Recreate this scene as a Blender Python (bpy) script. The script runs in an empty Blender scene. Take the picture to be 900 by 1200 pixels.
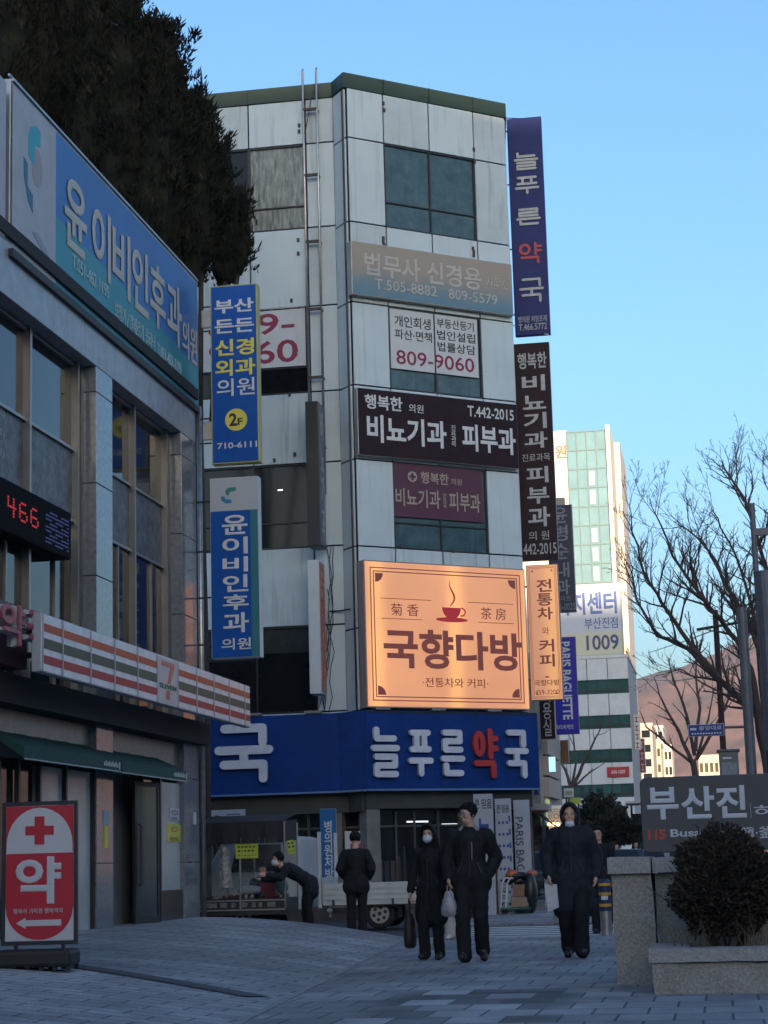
import bpy, bmesh, math, random
from mathutils import Vector, Matrix, noise as mnoise
random.seed(7)
R = math.radians
SC = bpy.context.scene
COL = SC.collection
# ------------------------------------------------------------------ camera, sky, sun, exposure
FPX, CAM_H = 2250.0, 1.15
YAW, PITCH, ROLL = R(9.6), R(10.4), R(-1.6)
fw = Vector((-math.sin(YAW)*math.cos(PITCH), math.cos(YAW)*math.cos(PITCH), math.sin(PITCH)))
rt0 = Vector((math.cos(YAW), math.sin(YAW), 0)); up0 = rt0.cross(fw)
rt = rt0*math.cos(ROLL) + up0*math.sin(ROLL); upv = up0*math.cos(ROLL) - rt0*math.sin(ROLL)
CAM = Vector((0, 0, CAM_H))
cd = bpy.data.cameras.new('camera'); cd.sensor_fit = 'VERTICAL'; cd.sensor_height = 36
cd.lens = FPX/1200*36; cd.clip_end = 6000; cd.clip_start = .1
co = bpy.data.objects.new('camera', cd); COL.objects.link(co)
co.matrix_world = Matrix((( rt.x, upv.x, -fw.x, 0), (rt.y, upv.y, -fw.y, 0), (rt.z, upv.z, -fw.z, CAM_H), (0, 0, 0, 1)))
SC.camera = co
SUN_EL, SUN_AZ = 5.5, 162.0          # azimuth clockwise from +Y (the street): behind the camera, a little right
w = bpy.data.worlds.new('World'); SC.world = w; w.use_nodes = True
nt = w.node_tree; bg = nt.nodes['Background']
sky = nt.nodes.new('ShaderNodeTexSky'); sky.sky_type = 'NISHITA'; sky.sun_disc = False
sky.sun_elevation = R(SUN_EL); sky.sun_rotation = R(SUN_AZ)
sky.air_density = 1.0; sky.dust_density = 2.8; sky.ozone_density = 3.0; sky.altitude = 0
nt.links.new(sky.outputs[0], bg.inputs[0]); bg.inputs[1].default_value = .15
sl = bpy.data.lights.new('sun', 'SUN'); sl.energy = 3.2; sl.angle = R(.5); sl.color = (1, .76, .50)
so = bpy.data.objects.new('sun', sl); COL.objects.link(so)
sd = Vector((math.sin(R(SUN_AZ))*math.cos(R(SUN_EL)), math.cos(R(SUN_AZ))*math.cos(R(SUN_EL)), math.sin(R(SUN_EL))))
so.rotation_euler = sd.to_track_quat('Z', 'Y').to_euler(); so.location = (10, -20, 30)
SC.view_settings.view_transform = 'Standard'; SC.view_settings.look = 'None'
SC.view_settings.exposure = 1.75; SC.view_settings.gamma = 1; SC.view_settings.use_white_balance = True; SC.view_settings.white_balance_temperature = 6050; SC.view_settings.white_balance_tint = 10
# ------------------------------------------------------------------ materials
MATS = {}
def mat(name, col, rough=.6, metal=0, var=.12, scale=2.5, streak=0, bump=0, bscale=30, emit=0, ecol=None, spec=.5, trans=0, alpha=1, col2=None, stretch=(1, 1, 1)):
    if name in MATS: return MATS[name]
    m = bpy.data.materials.new(name); m.use_nodes = True; n = m.node_tree; b = n.nodes['Principled BSDF']
    col = tuple(col)+(1,) if len(col) == 3 else col
    b.inputs['Roughness'].default_value = rough; b.inputs['Metallic'].default_value = metal
    b.inputs['Specular IOR Level'].default_value = spec
    b.inputs['Transmission Weight'].default_value = trans; b.inputs['Alpha'].default_value = alpha
    b.inputs['Base Color'].default_value = col
    if var or streak or bump or col2:
        tc = n.nodes.new('ShaderNodeTexCoord')
    if var or col2:
        mp = n.nodes.new('ShaderNodeMapping'); mp.inputs['Scale'].default_value = stretch
        nz = n.nodes.new('ShaderNodeTexNoise'); nz.inputs['Scale'].default_value = scale; nz.inputs['Detail'].default_value = 6; nz.inputs['Roughness'].default_value = .65
        n.links.new(tc.outputs['Object'], mp.inputs[0]); n.links.new(mp.outputs[0], nz.inputs['Vector'])
        mx = n.nodes.new('ShaderNodeMixRGB'); mr = n.nodes.new('ShaderNodeMapRange')
        mr.inputs[1].default_value = .3; mr.inputs[2].default_value = .7
        n.links.new(nz.outputs['Fac'], mr.inputs[0]); n.links.new(mr.outputs[0], mx.inputs[0])
        c2 = col2 if col2 else tuple(c*(1+var) for c in col[:3]); c1 = col[:3] if col2 else tuple(c*(1-var) for c in col[:3])
        mx.inputs[1].default_value = (*c1, 1); mx.inputs[2].default_value = (*c2, 1)
        out = mx.outputs[0]
        if streak:
            mp2 = n.nodes.new('ShaderNodeMapping'); mp2.inputs['Scale'].default_value = (6, .35, 6) if streak > 0 else (6, 6, .35)
            n2 = n.nodes.new('ShaderNodeTexNoise'); n2.inputs['Scale'].default_value = 1.3; n2.inputs['Detail'].default_value = 5
            n.links.new(tc.outputs['Object'], mp2.inputs[0]); n.links.new(mp2.outputs[0], n2.inputs['Vector'])
            mr2 = n.nodes.new('ShaderNodeMapRange'); mr2.inputs[1].default_value = .56; mr2.inputs[2].default_value = .78; mr2.inputs[4].default_value = abs(streak)
            n.links.new(n2.outputs['Fac'], mr2.inputs[0])
            m2 = n.nodes.new('ShaderNodeMixRGB'); m2.inputs[2].default_value = (col[0]*.45, col[1]*.43, col[2]*.38, 1)
            n.links.new(mr2.outputs[0], m2.inputs[0]); n.links.new(out, m2.inputs[1]); out = m2.outputs[0]
        n.links.new(out, b.inputs['Base Color'])
    if bump:
        nb = n.nodes.new('ShaderNodeTexNoise'); nb.inputs['Scale'].default_value = bscale; nb.inputs['Detail'].default_value = 5
        n.links.new(tc.outputs['Object'], nb.inputs['Vector'])
        bp = n.nodes.new('ShaderNodeBump'); bp.inputs['Strength'].default_value = bump; bp.inputs['Distance'].default_value = .02
        n.links.new(nb.outputs['Fac'], bp.inputs['Height']); n.links.new(bp.outputs[0], b.inputs['Normal'])
    if emit:
        b.inputs['Emission Color'].default_value = (*(ecol or col[:3]), 1); b.inputs['Emission Strength'].default_value = emit
    MATS[name] = m
    return m
# ------------------------------------------------------------------ mesh helpers
class MB:
    def __init__(s): s.v = []; s.f = []; s.m = []
    def add(s, vs, fs, mi=0, M=None):
        o = len(s.v)
        s.v += [tuple(M @ Vector(v)) if M is not None else tuple(v) for v in vs]
        s.f += [tuple(i+o for i in f) for f in fs]; s.m += [mi]*len(fs); return s
    def box(s, x0, x1, y0, y1, z0, z1, mi=0, M=None):
        vs = [(x0,y0,z0),(x1,y0,z0),(x1,y1,z0),(x0,y1,z0),(x0,y0,z1),(x1,y0,z1),(x1,y1,z1),(x0,y1,z1)]
        return s.add(vs, [(3,2,1,0),(4,5,6,7),(0,1,5,4),(1,2,6,5),(2,3,7,6),(3,0,4,7)], mi, M)
    def prism(s, poly, z0, z1, mi=0, M=None):          # poly counter-clockwise in x,y
        n = len(poly); vs = [(p[0],p[1],z0) for p in poly]+[(p[0],p[1],z1) for p in poly]
        fs = [tuple(range(n-1,-1,-1)), tuple(range(n,2*n))]+[(i,(i+1)%n,(i+1)%n+n,i+n) for i in range(n)]
        return s.add(vs, fs, mi, M)
    def quad(s, a, b, c, d, mi=0, M=None): return s.add([a,b,c,d], [(0,1,2,3)], mi, M)
    def tube(s, pts, rad, n=8, mi=0, cap=True, M=None):
        pts = [Vector(p) for p in pts]; rad = rad if isinstance(rad, (list, tuple)) else [rad]*len(pts)
        vs = []; ref = None
        for i, p in enumerate(pts):
            t = (pts[min(i+1,len(pts)-1)]-pts[max(i-1,0)])
            t = t.normalized() if t.length > 1e-9 else Vector((0,0,1))
            if ref is None: ref = Vector((0,0,1)) if abs(t.z) < .9 else Vector((1,0,0))
            a = t.cross(ref); a = a.normalized() if a.length > 1e-6 else t.orthogonal().normalized(); b = t.cross(a); ref = -b if False else ref
            for k in range(n):
                q = 2*math.pi*k/n; vs.append(p+(a*math.cos(q)+b*math.sin(q))*rad[i])
        fs = [(i*n+k, i*n+(k+1)%n, (i+1)*n+(k+1)%n, (i+1)*n+k) for i in range(len(pts)-1) for k in range(n)]
        if cap: fs += [tuple(range(n-1,-1,-1)), tuple(range((len(pts)-1)*n, len(pts)*n))]
        return s.add(vs, fs, mi, M)
    def ball(s, c, r, nu=12, nv=8, mi=0, M=None):
        r = r if isinstance(r, (tuple, list)) else (r, r, r); vs = [(c[0],c[1],c[2]+r[2])]; fs = []
        for j in range(1, nv):
            a = math.pi*j/nv
            for i in range(nu):
                q = 2*math.pi*i/nu; vs.append((c[0]+r[0]*math.sin(a)*math.cos(q), c[1]+r[1]*math.sin(a)*math.sin(q), c[2]+r[2]*math.cos(a)))
        vs.append((c[0],c[1],c[2]-r[2])); L = len(vs)-1
        for i in range(nu):
            fs.append((0, 1+i, 1+(i+1)%nu)); fs.append((L, 1+(nv-2)*nu+(i+1)%nu, 1+(nv-2)*nu+i))
            for j in range(nv-2): fs.append((1+j*nu+i, 1+(j+1)*nu+i, 1+(j+1)*nu+(i+1)%nu, 1+j*nu+(i+1)%nu))
        return s.add(vs, fs, mi, M)
    def build(s, name, mats, parent=None, M=None, smooth=False, bevel=0):
        me = bpy.data.meshes.new(name); me.from_pydata(s.v, [], s.f)
        for m in (mats if isinstance(mats, (list, tuple)) else [mats]): me.materials.append(m)
        if any(s.m): me.polygons.foreach_set('material_index', s.m)
        if smooth: me.polygons.foreach_set('use_smooth', [True]*len(s.f))
        me.update()
        o = bpy.data.objects.new(name, me); COL.objects.link(o)
        if parent: o.parent = parent
        if M is not None: o.matrix_basis = M
        if bevel:
            bv = o.modifiers.new('bevel', 'BEVEL'); bv.width = bevel; bv.segments = 2; bv.limit_method = 'ANGLE'; bv.angle_limit = R(40)
        return o
def tag(o, label=None, cat=None, group=None, kind=None):
    if label: o['label'] = label
    if cat: o['category'] = cat
    if group: o['group'] = group
    if kind: o['kind'] = kind
    return o
def thing(name, label, cat, M=None, group=None, loc=None, rz=0):
    o = bpy.data.objects.new(name, None); COL.objects.link(o); o.empty_display_size = .2
    o.matrix_basis = M if M is not None else Matrix.Translation(Vector(loc or (0,0,0))) @ Matrix.Rotation(rz, 4, 'Z')
    return tag(o, label, cat, group)
def copy_tree(o, parent=None):
    c = o.copy(); COL.objects.link(c)
    if parent: c.parent = parent
    for ch in [k for k in SC.objects if k.parent == o]: copy_tree(ch, c)
    return c
# ------------------------------------------------------------------ lettering (converted in one go at the end)
TEXTQ = []
def letters(parent, name, m, items, z=0):
    """items: (string, x0, y0, x1, y1, bold) fitted to that rectangle in the parent's plane, standing proud of z"""
    me = bpy.data.meshes.new(name); me.materials.append(m)
    o = bpy.data.objects.new(name, me); COL.objects.link(o)
    if parent: o.parent = parent
    TEXTQ.append((o, items, z)); return o
def flush_text():
    tmp = []; cache = {}
    for o, items, z in TEXTQ:
        for it in items:
            key = (it[0], it[5] if len(it) > 5 else 0)
            if key in cache: continue
            cu = bpy.data.curves.new('tmp', 'FONT'); cu.body = key[0]; cu.resolution_u = 3; cu.align_x = 'CENTER'
            cu.space_line = .92; cu.space_character = 1.0
            if key[1]: cu.bevel_depth = key[1]; cu.bevel_resolution = 0
            else: cu.extrude = .004
            ob = bpy.data.objects.new('tmp', cu); COL.objects.link(ob); cache[key] = ob
    dg = bpy.context.evaluated_depsgraph_get(); dg.update()
    geo = {}
    for key, ob in cache.items():
        me = bpy.data.meshes.new_from_object(ob.evaluated_get(dg))
        vs = [v.co.copy() for v in me.vertices]; fs = [tuple(p.vertices) for p in me.polygons]
        bb = [(min(v[i] for v in vs), max(v[i] for v in vs)) for i in range(3)]
        geo[key] = (vs, fs, bb); bpy.data.meshes.remove(me)
    for ob in cache.values():
        cu = ob.data; bpy.data.objects.remove(ob); bpy.data.curves.remove(cu)
    for o, items, z in TEXTQ:
        V = []; Fc = []
        for it in items:
            vs, fs, bb = geo[(it[0], it[5] if len(it) > 5 else 0)]
            x0, y0, x1, y1 = it[1:5]; off = len(V); t = it[6] if len(it) > 6 else .008
            for v in vs:
                V.append((x0+(v.x-bb[0][0])/max(bb[0][1]-bb[0][0],1e-6)*(x1-x0), y0+(v.y-bb[1][0])/max(bb[1][1]-bb[1][0],1e-6)*(y1-y0), z+.001+(v.z-bb[2][0])/max(bb[2][1]-bb[2][0],1e-6)*t))
            Fc += [tuple(i+off for i in f) for f in fs]
        o.data.from_pydata(V, [], Fc); o.data.update()
# rounded channel letters of the pharmacy signs
STROKES = {
 '늘': [[(.12,.98),(.12,.8),(.88,.8)], [(0,.6),(1,.6)], [(.1,.42),(.9,.42),(.9,.24),(.1,.24),(.1,.06),(.92,.06)]],
 '푸': [[(.1,.93),(.9,.93)], [(.3,.93),(.3,.57)], [(.7,.93),(.7,.57)], [(.08,.57),(.92,.57)], [(0,.32),(1,.32)], [(.5,.32),(.5,.04)]],
 '른': [[(.1,.95),(.9,.95),(.9,.76),(.1,.76),(.1,.57),(.92,.57)], [(0,.37),(1,.37)], [(.13,.22),(.13,.05),(.92,.05)]],
 '약': ['O', [(.76,.98),(.76,.42)], [(.76,.82),(1,.82)], [(.76,.6),(1,.6)], [(.12,.27),(.86,.27),(.86,0)]],
 '국': [[(.12,.95),(.88,.95),(.88,.68)], [(0,.54),(1,.54)], [(.5,.54),(.5,.29)], [(.1,.27),(.88,.27),(.88,0)]]}
def stroke_letter(mb, ch, x0, y0, x1, y1, z0, z1, wd, mi=0):
    W, H = x1-x0, y1-y0; k = 0; h = wd/2
    def cap(a, b):
        nonlocal k
        a, b = Vector(a), Vector(b); d = (b-a).normalized(); t = math.atan2(d.y, d.x); poly = []
        for i in range(7): q = t-math.pi/2+math.pi*i/6; poly.append((b.x+h*math.cos(q), b.y+h*math.sin(q)))
        for i in range(7): q = t+math.pi/2+math.pi*i/6; poly.append((a.x+h*math.cos(q), a.y+h*math.sin(q)))
        mb.prism(poly, z0+.0007*k, z1+.0012*k, mi); k += 1
    for st in STROKES[ch]:
        if st == 'O':
            n = 24; vs = []; cx, cy = x0+.27*W, y0+.7*H
            for zz in (z0, z1):
                for rr in (0, 1):
                    rx = .26*W-(wd*.95 if rr else 0); ry = .29*H-(wd if rr else 0)
                    for i in range(n): q = 2*math.pi*i/n; vs.append((cx+rx*math.cos(q), cy+ry*math.sin(q), zz))
            fs = []
            for i in range(n):
                j = (i+1) % n
                fs += [(2*n+i,2*n+j,3*n+j,3*n+i), (i,j,2*n+j,2*n+i), (n+j,n+i,3*n+i,3*n+j), (n+i,n+j,j,i)]
            mb.add(vs, fs, mi); continue
        pts = [Vector((x0+p[0]*W, y0+p[1]*H)) for p in st]
        for a, b in zip(pts, pts[1:]): cap(a, b)
# ------------------------------------------------------------------ facade frames
def ray(px, py): return (fw + rt*((px-450)/FPX) + upv*((600-py)/FPX)).normalized()
class Frame:
    """a vertical plane: local x runs along it, y is up, z stands out of it"""
    def __init__(s, p0, ang):                            # ang: heading of local x, clockwise from +Y
        s.u = Vector((math.sin(R(ang)), math.cos(R(ang)), 0)); s.n = s.u.cross(Vector((0,0,1))); s.p0 = Vector(p0)
    def M(s, u=0, z=0, off=0):
        p = s.p0+s.u*u+Vector((0,0,z))+s.n*off
        return Matrix(((s.u.x,0,s.n.x,p.x),(s.u.y,0,s.n.y,p.y),(s.u.z,1,s.n.z,p.z),(0,0,0,1)))
    def uv(s, px, py, off=0):
        d = ray(px, py); t = ((s.p0+s.n*off-CAM).dot(s.n))/d.dot(s.n); q = CAM+d*t
        return (q-s.p0).dot(s.u), q.z
    def rect(s, tl, tr, br, bl, off=0):
        a, b, c, d = [s.uv(*p, off) for p in (tl, tr, br, bl)]
        return (a[0]+d[0])/2, (b[0]+c[0])/2, (c[1]+d[1])/2, (a[1]+b[1])/2      # u0,u1,z0,z1
def gpt(px, py, z=0):
    d = ray(px, py); return CAM+d*((z-CAM_H)/d.z)
FL = Frame((-8.4, 0, 0), 0)                # left building, facing the street (x = Y)
FM = Frame((-8.04, 42, 0), 90)             # main building, left face (x = X+8.04)
CORN = Vector((-7.646, 41.5, 0))
FR = Frame(CORN, 51)                       # main building, right face
def FY(y, x=0): return Frame((x, y, 0), 90)
# ------------------------------------------------------------------ paving materials
def paving(name, c1, c2, mortar, bw, rh, rough=.75, patch=None, msize=.012, off=.5, rotz=0):
    m = bpy.data.materials.new(name); m.use_nodes = True; n = m.node_tree; b = n.nodes['Principled BSDF']; b.inputs['Roughness'].default_value = rough
    L = n.links.new; N = n.nodes.new
    tc = N('ShaderNodeTexCoord'); mp = N('ShaderNodeMapping'); mp.inputs['Rotation'].default_value = (0, 0, rotz); L(tc.outputs['Object'], mp.inputs[0])
    br = N('ShaderNodeTexBrick'); br.offset = off; br.inputs['Scale'].default_value = 1
    br.inputs['Brick Width'].default_value = bw; br.inputs['Row Height'].default_value = rh; br.inputs['Mortar Size'].default_value = msize; br.inputs['Mortar Smooth'].default_value = .3
    br.inputs['Color1'].default_value = (*c1, 1); br.inputs['Color2'].default_value = (*c2, 1); br.inputs['Mortar'].default_value = (*mortar, 1)
    L(mp.outputs[0], br.inputs['Vector']); out = br.outputs['Color']
    nz = N('ShaderNodeTexNoise'); nz.inputs['Scale'].default_value = .7; nz.inputs['Detail'].default_value = 8; nz.inputs['Roughness'].default_value = .7
    L(tc.outputs['Object'], nz.inputs['Vector'])
    if patch:
        b2 = N('ShaderNodeTexBrick'); b2.offset = off; b2.inputs['Scale'].default_value = 1
        for k in ('Brick Width', 'Row Height', 'Mortar Size', 'Mortar Smooth'): b2.inputs[k].default_value = br.inputs[k].default_value
        b2.inputs['Color1'].default_value = (.025, .03, .04, 1); b2.inputs['Color2'].default_value = (.50, .51, .52, 1); b2.inputs['Mortar'].default_value = (*mortar, 1); b2.inputs['Bias'].default_value = 0
        L(mp.outputs[0], b2.inputs['Vector'])
        sp = N('ShaderNodeSeparateXYZ'); L(tc.outputs['Object'], sp.inputs[0])
        def band(o, a0, a1, soft):
            r1 = N('ShaderNodeMapRange'); r1.inputs[1].default_value = a0; r1.inputs[2].default_value = a0+soft; L(o, r1.inputs[0])
            r2 = N('ShaderNodeMapRange'); r2.inputs[1].default_value = a1; r2.inputs[2].default_value = a1-soft; L(o, r2.inputs[0])
            mm = N('ShaderNodeMath'); mm.operation = 'MULTIPLY'; L(r1.outputs[0], mm.inputs[0]); L(r2.outputs[0], mm.inputs[1]); return mm.outputs[0]
        mm = N('ShaderNodeMath'); mm.operation = 'MULTIPLY'; L(band(sp.outputs[0], *patch[0]), mm.inputs[0]); L(band(sp.outputs[1], *patch[1]), mm.inputs[1])
        mx = N('ShaderNodeMixRGB'); L(mm.outputs[0], mx.inputs[0]); L(out, mx.inputs[1]); L(b2.outputs['Color'], mx.inputs[2]); out = mx.outputs[0]
    mr = N('ShaderNodeMapRange'); mr.inputs[1].default_value = .3; mr.inputs[2].default_value = .72; mr.inputs[3].default_value = .62; mr.inputs[4].default_value = 1.3; L(nz.outputs['Fac'], mr.inputs[0])
    ml = N('ShaderNodeMixRGB'); ml.blend_type = 'MULTIPLY'; ml.inputs[0].default_value = 1; L(out, ml.inputs[1]); L(mr.outputs[0], ml.inputs[2])
    n3 = N('ShaderNodeTexNoise'); n3.inputs['Scale'].default_value = 90; n3.inputs['Detail'].default_value = 3; L(tc.outputs['Object'], n3.inputs['Vector'])
    mr3 = N('ShaderNodeMapRange'); mr3.inputs[1].default_value = .3; mr3.inputs[2].default_value = .7; mr3.inputs[3].default_value = .6; mr3.inputs[4].default_value = 1.4; L(n3.outputs['Fac'], mr3.inputs[0])
    m4 = N('ShaderNodeMixRGB'); m4.blend_type = 'MULTIPLY'; m4.inputs[0].default_value = 1; L(ml.outputs[0], m4.inputs[1]); L(mr3.outputs[0], m4.inputs[2])
    vo = N('ShaderNodeTexVoronoi'); vo.inputs['Scale'].default_value = 1.7; L(tc.outputs['Object'], vo.inputs['Vector'])
    gs = N('ShaderNodeMapRange'); gs.inputs[1].default_value = .03; gs.inputs[2].default_value = .055; gs.inputs[3].default_value = .45; L(vo.outputs['Distance'], gs.inputs[0])
    n5 = N('ShaderNodeTexNoise'); n5.inputs['Scale'].default_value = .22; n5.inputs['Detail'].default_value = 10; n5.inputs['Roughness'].default_value = .75; L(tc.outputs['Object'], n5.inputs['Vector'])
    r5 = N('ShaderNodeMapRange'); r5.inputs[1].default_value = .42; r5.inputs[2].default_value = .60; r5.inputs[3].default_value = .60; L(n5.outputs['Fac'], r5.inputs[0])
    g2 = N('ShaderNodeMath'); g2.operation = 'MULTIPLY'; L(gs.outputs[0], g2.inputs[0]); L(r5.outputs[0], g2.inputs[1])
    m6 = N('ShaderNodeMixRGB'); m6.blend_type = 'MULTIPLY'; m6.inputs[0].default_value = 1; L(m4.outputs[0], m6.inputs[1]); L(g2.outputs[0], m6.inputs[2])
    L(m6.outputs[0], b.inputs['Base Color'])
    bp = N('ShaderNodeBump'); bp.inputs['Strength'].default_value = .5; bp.inputs['Distance'].default_value = .01
    ma = N('ShaderNodeMath'); ma.operation = 'MULTIPLY_ADD'; ma.inputs[1].default_value = .5; L(n3.outputs['Fac'], ma.inputs[0])
    iv = N('ShaderNodeMath'); iv.operation = 'SUBTRACT'; iv.inputs[0].default_value = 1; L(br.outputs['Fac'], iv.inputs[1]); L(iv.outputs[0], ma.inputs[2])
    L(ma.outputs[0], bp.inputs['Height']); L(bp.outputs[0], b.inputs['Normal'])
    return m
M_plaza = paving('plaza_paving', (.32,.33,.35), (.42,.43,.45), (.10,.105,.115), .5, .25)
M_walk = paving('walk_paving', (.26,.265,.28), (.36,.365,.38), (.085,.09,.10), .42, .62, patch=((-3.1,-1.15,.35),(12.0,18.3,.8)))
M_asph = mat('asphalt', (.05,.05,.053), .85, var=.3, scale=3, bump=.4, bscale=120)
M_white_paint = mat('road_paint', (.62,.63,.63), .7, var=.25, scale=6)
M_granite = mat('granite', (.27,.25,.22), .7, var=.38, scale=42, bump=.5, bscale=60)
M_kerb = mat('kerb_stone', (.24,.245,.25), .8, var=.3, scale=9, bump=.3)
M_darktile = mat('dark_tile', (.05,.055,.065), .7, var=.25, scale=20)
# ------------------------------------------------------------------ ground
def kx(y): return -3.6-(y-14)*(1.3/16.3)
def plaza_z(x, y):
    t = min(1, max(0, (kx(y)-x)/(kx(y)+8.4))); return .40*(1-(1-t)**1.6)
tag(MB().quad((-880,-280,-.05),(1080,-280,-.05),(1080,1780,-.05),(-880,1780,-.05)).build('ground', mat('far_ground', (.09,.09,.085), .9, var=.3, scale=.05)), kind='structure')
tag(MB().quad((-40,29,-.03),(20,29,-.03),(20,200,-.03),(-40,200,-.03)).build('alley_road', M_asph), kind='structure')
b = MB(); ny = 80; nx = 60; vs = []; fs = []
for j in range(ny+1):
    y = -2+32.4*j/ny
    for i in range(nx+1):
        x = kx(y)+.0-(kx(y)+9.6)*i/nx if True else 0
        bulge = .0
        vs.append((x, y-(.0 if j < ny else -.35*math.sin(math.pi*i/nx)), plaza_z(x, y)+.004*mnoise.noise(Vector((x*.8,y*.8,0)))))
for j in range(ny):
    for i in range(nx): a = j*(nx+1)+i; fs.append((a+1, a, a+nx+1, a+nx+2))
b.add(vs, fs)
e = [(vs[ny*(nx+1)+i]) for i in range(nx+1)]
for i in range(nx): b.quad(e[i+1], e[i], (e[i][0], e[i][1]+.02, -.06), (e[i+1][0], e[i+1][1]+.02, -.06))
tag(b.build('plaza_pavement', M_plaza, smooth=False), kind='structure')
b = MB(); P = [(kx(-3),-3),(9,-3),(9,30.4),(kx(30.4),30.4)]
b.prism(P, -.06, 0); tag(b.build('pavement', M_walk), kind='structure')
b = MB(); b.prism([(-5.2,36.2),(-2.0,36.2),(-2.0,150),(-5.2,150)], -.06, .0); tag(b.build('street_pavement', M_walk), kind='structure')
b = MB()                                                             # kerb line between ramp and pavement
for k in range(33):
    y0 = -2+k*1.0; y1 = y0+.985
    b.prism([(kx(y0)-.16,y0),(kx(y0)+.0,y0),(kx(y1)+.0,y1),(kx(y1)-.16,y1)], -.05, .008+.003*random.random())
tag(b.build('kerb', M_kerb), kind='structure')
b = MB()                                                             # dark band in the plaza paving
a0 = Vector((-7.3,18.75)); a1 = Vector((-4.1,16.85)); dd = (a1-a0).normalized(); nn = Vector((-dd.y, dd.x))
a0 = a0-dd*1.6
for k in range(24):
    p, q = a0+(a1-a0)*(k/24), a0+(a1-a0)*((k+1)/24)
    c4 = [p-nn*.17, q-nn*.17, q+nn*.17, p+nn*.17]
    b.add([(v.x, v.y, plaza_z(v.x, v.y)+.009) for v in c4], [(0,1,2,3)])
tag(b.build('paving_band', M_darktile), kind='structure')
b = MB()
for k in range(6): b.quad((-4.7,30.75+k*.86,-.024),(-1.35,30.75+k*.86,-.024),(-1.35,31.22+k*.86,-.024),(-4.7,31.22+k*.86,-.024))
tag(b.build('crosswalk_marking', M_white_paint), kind='structure')
tag(MB().quad((-1.9,36,-.026),(20,36,-.026),(20,260,-.026),(-1.9,260,-.026)).build('road', M_asph), kind='structure')
# hill beyond the city, late sun on bare woods
M_hill = mat('hill_woods', (.34,.17,.125), .95, var=.0, col2=(.10,.065,.05), scale=.035, bump=1, bscale=.06)
b = MB(); NX, NY = 90, 26; vs = []; fs = []
def ridge(x): return 128+44*math.exp(-((x-130)/190)**2)+26*math.exp(-((x-420)/160)**2)-45*math.exp(-((x+360)/260)**2)+9*mnoise.noise(Vector((x*.012,0,3)))
for j in range(NY+1):
    for i in range(NX+1):
        x = -620+1400*i/NX; y = 950+700*j/NY; t = j/NY
        h = ridge(x)*(math.sin(min(1, t/.72)*math.pi/2)**1.2)*(1 if t < .72 else 1-(t-.72)*1.6)
        vs.append((x, y, h-4+7*mnoise.noise(Vector((x*.018,y*.018,1)))+3*mnoise.noise(Vector((x*.06,y*.06,5)))))
for j in range(NY):
    for i in range(NX): a = j*(NX+1)+i; fs.append((a, a+1, a+NX+2, a+NX+1))
b.add(vs, fs); tag(b.build('hill', M_hill, smooth=True), kind='structure')
# unseen blocks added behind and opposite the viewer: they shade the corner, cut warm glow
M_block = mat('block_render', (.32,.31,.3), .8, var=.15, streak=-.3)
M_dkglass = mat('dark_glass', (.012,.015,.018), .06, var=0, spec=.6)
for (x0, x1, y0, y1, h, lb) in ((6,112,-122,-100,34,'long grey high block far behind the viewer with rows of dark windows'), (-112,2,-120,-98,26,'long grey block far behind the viewer, lower than the high one beside it'),
                                (24,40,-48,-4,13,'grey office block across the street, nearest the viewer'), (25,41,0,38,15,'grey office block across the street, the tallest of its row'), (26,42,44,60,7,'grey low office block across the street, at the far end of its row')):
    t = thing('office_block', lb, 'building', loc=((x0+x1)/2,(y0+y1)/2,-.05))
    cx, cy = (x0+x1)/2, (y0+y1)/2
    MB().box(x0-cx,x1-cx,y0-cy,y1-cy,0,h).build('wall', M_block, t)
    b = MB()
    for fl in range(int(h/3.6)):
        x = x0+1
        while x < x1-2: b.box(x-cx,x+1.7-cx,y1-cy-.02,y1-cy+.05,fl*3.6+1.2,fl*3.6+2.9); x += 2.4
        y = y0+1
        while y < y1-2: b.box(x0-cx-.05,x0-cx+.02,y-cy,y+1.7-cy,fl*3.6+1.2,fl*3.6+2.9); y += 2.4
    b.build('window_rows', M_dkglass, t)
# ------------------------------------------------------------------ main corner building
M_panelA = mat('clad_panel', (.53,.615,.645), .38, var=.06, scale=.9, streak=-.45)
M_panelB = mat('clad_panel_worn', (.475,.55,.575), .45, var=.09, scale=1.2, streak=-.7)
M_core = mat('dark_core', (.035,.036,.038), .8, var=0)
M_green = mat('green_fascia', (.015,.037,.023), .5, var=.15)
M_frame = mat('black_frame', (.02,.02,.022), .4, var=0)
M_teal = mat('tinted_glass', (.03,.07,.085), .14, var=.5, scale=3, streak=-.5, col2=(.07,.13,.145))
M_smoke = mat('smoke_glass', (.008,.009,.010), .08, var=.2, scale=3, spec=.3)
M_steel = mat('steel_pipe', (.42,.40,.38), .35, metal=.8, var=.2, scale=6)
M_rust = mat('rust_steel', (.06,.05,.045), .7, var=.3, scale=9)
M_curtain = mat('curtain', (.23,.25,.22), .85, var=.2, scale=3)
LR = 4.36
RE = CORN+FR.u*LR
main = thing('corner_building', 'five storey clinic building clad in pale panels with green roof edge, covered in signs', 'building', loc=(-9,46,0))
ML = Matrix.Translation(Vector((9,-46,0)))        # world -> local of the building
def mbuild(b, name, m, parent=None, **k):
    if parent is None: b.v = [tuple(ML @ Vector(v)) for v in b.v]; parent = main
    return b.build(name, m, parent, **k)
ZT = 18.96
foot = [(-16,42),(-8.04,42),(CORN.x,CORN.y),(RE.x,RE.y),(-5.7,56),(-16,56)]
core = [(-16,42.08),(-8.0,42.08),(CORN.x+.01,CORN.y+.1),(RE.x-.08,RE.y+.06),(-5.78,55.9),(-16,55.9)]
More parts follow.
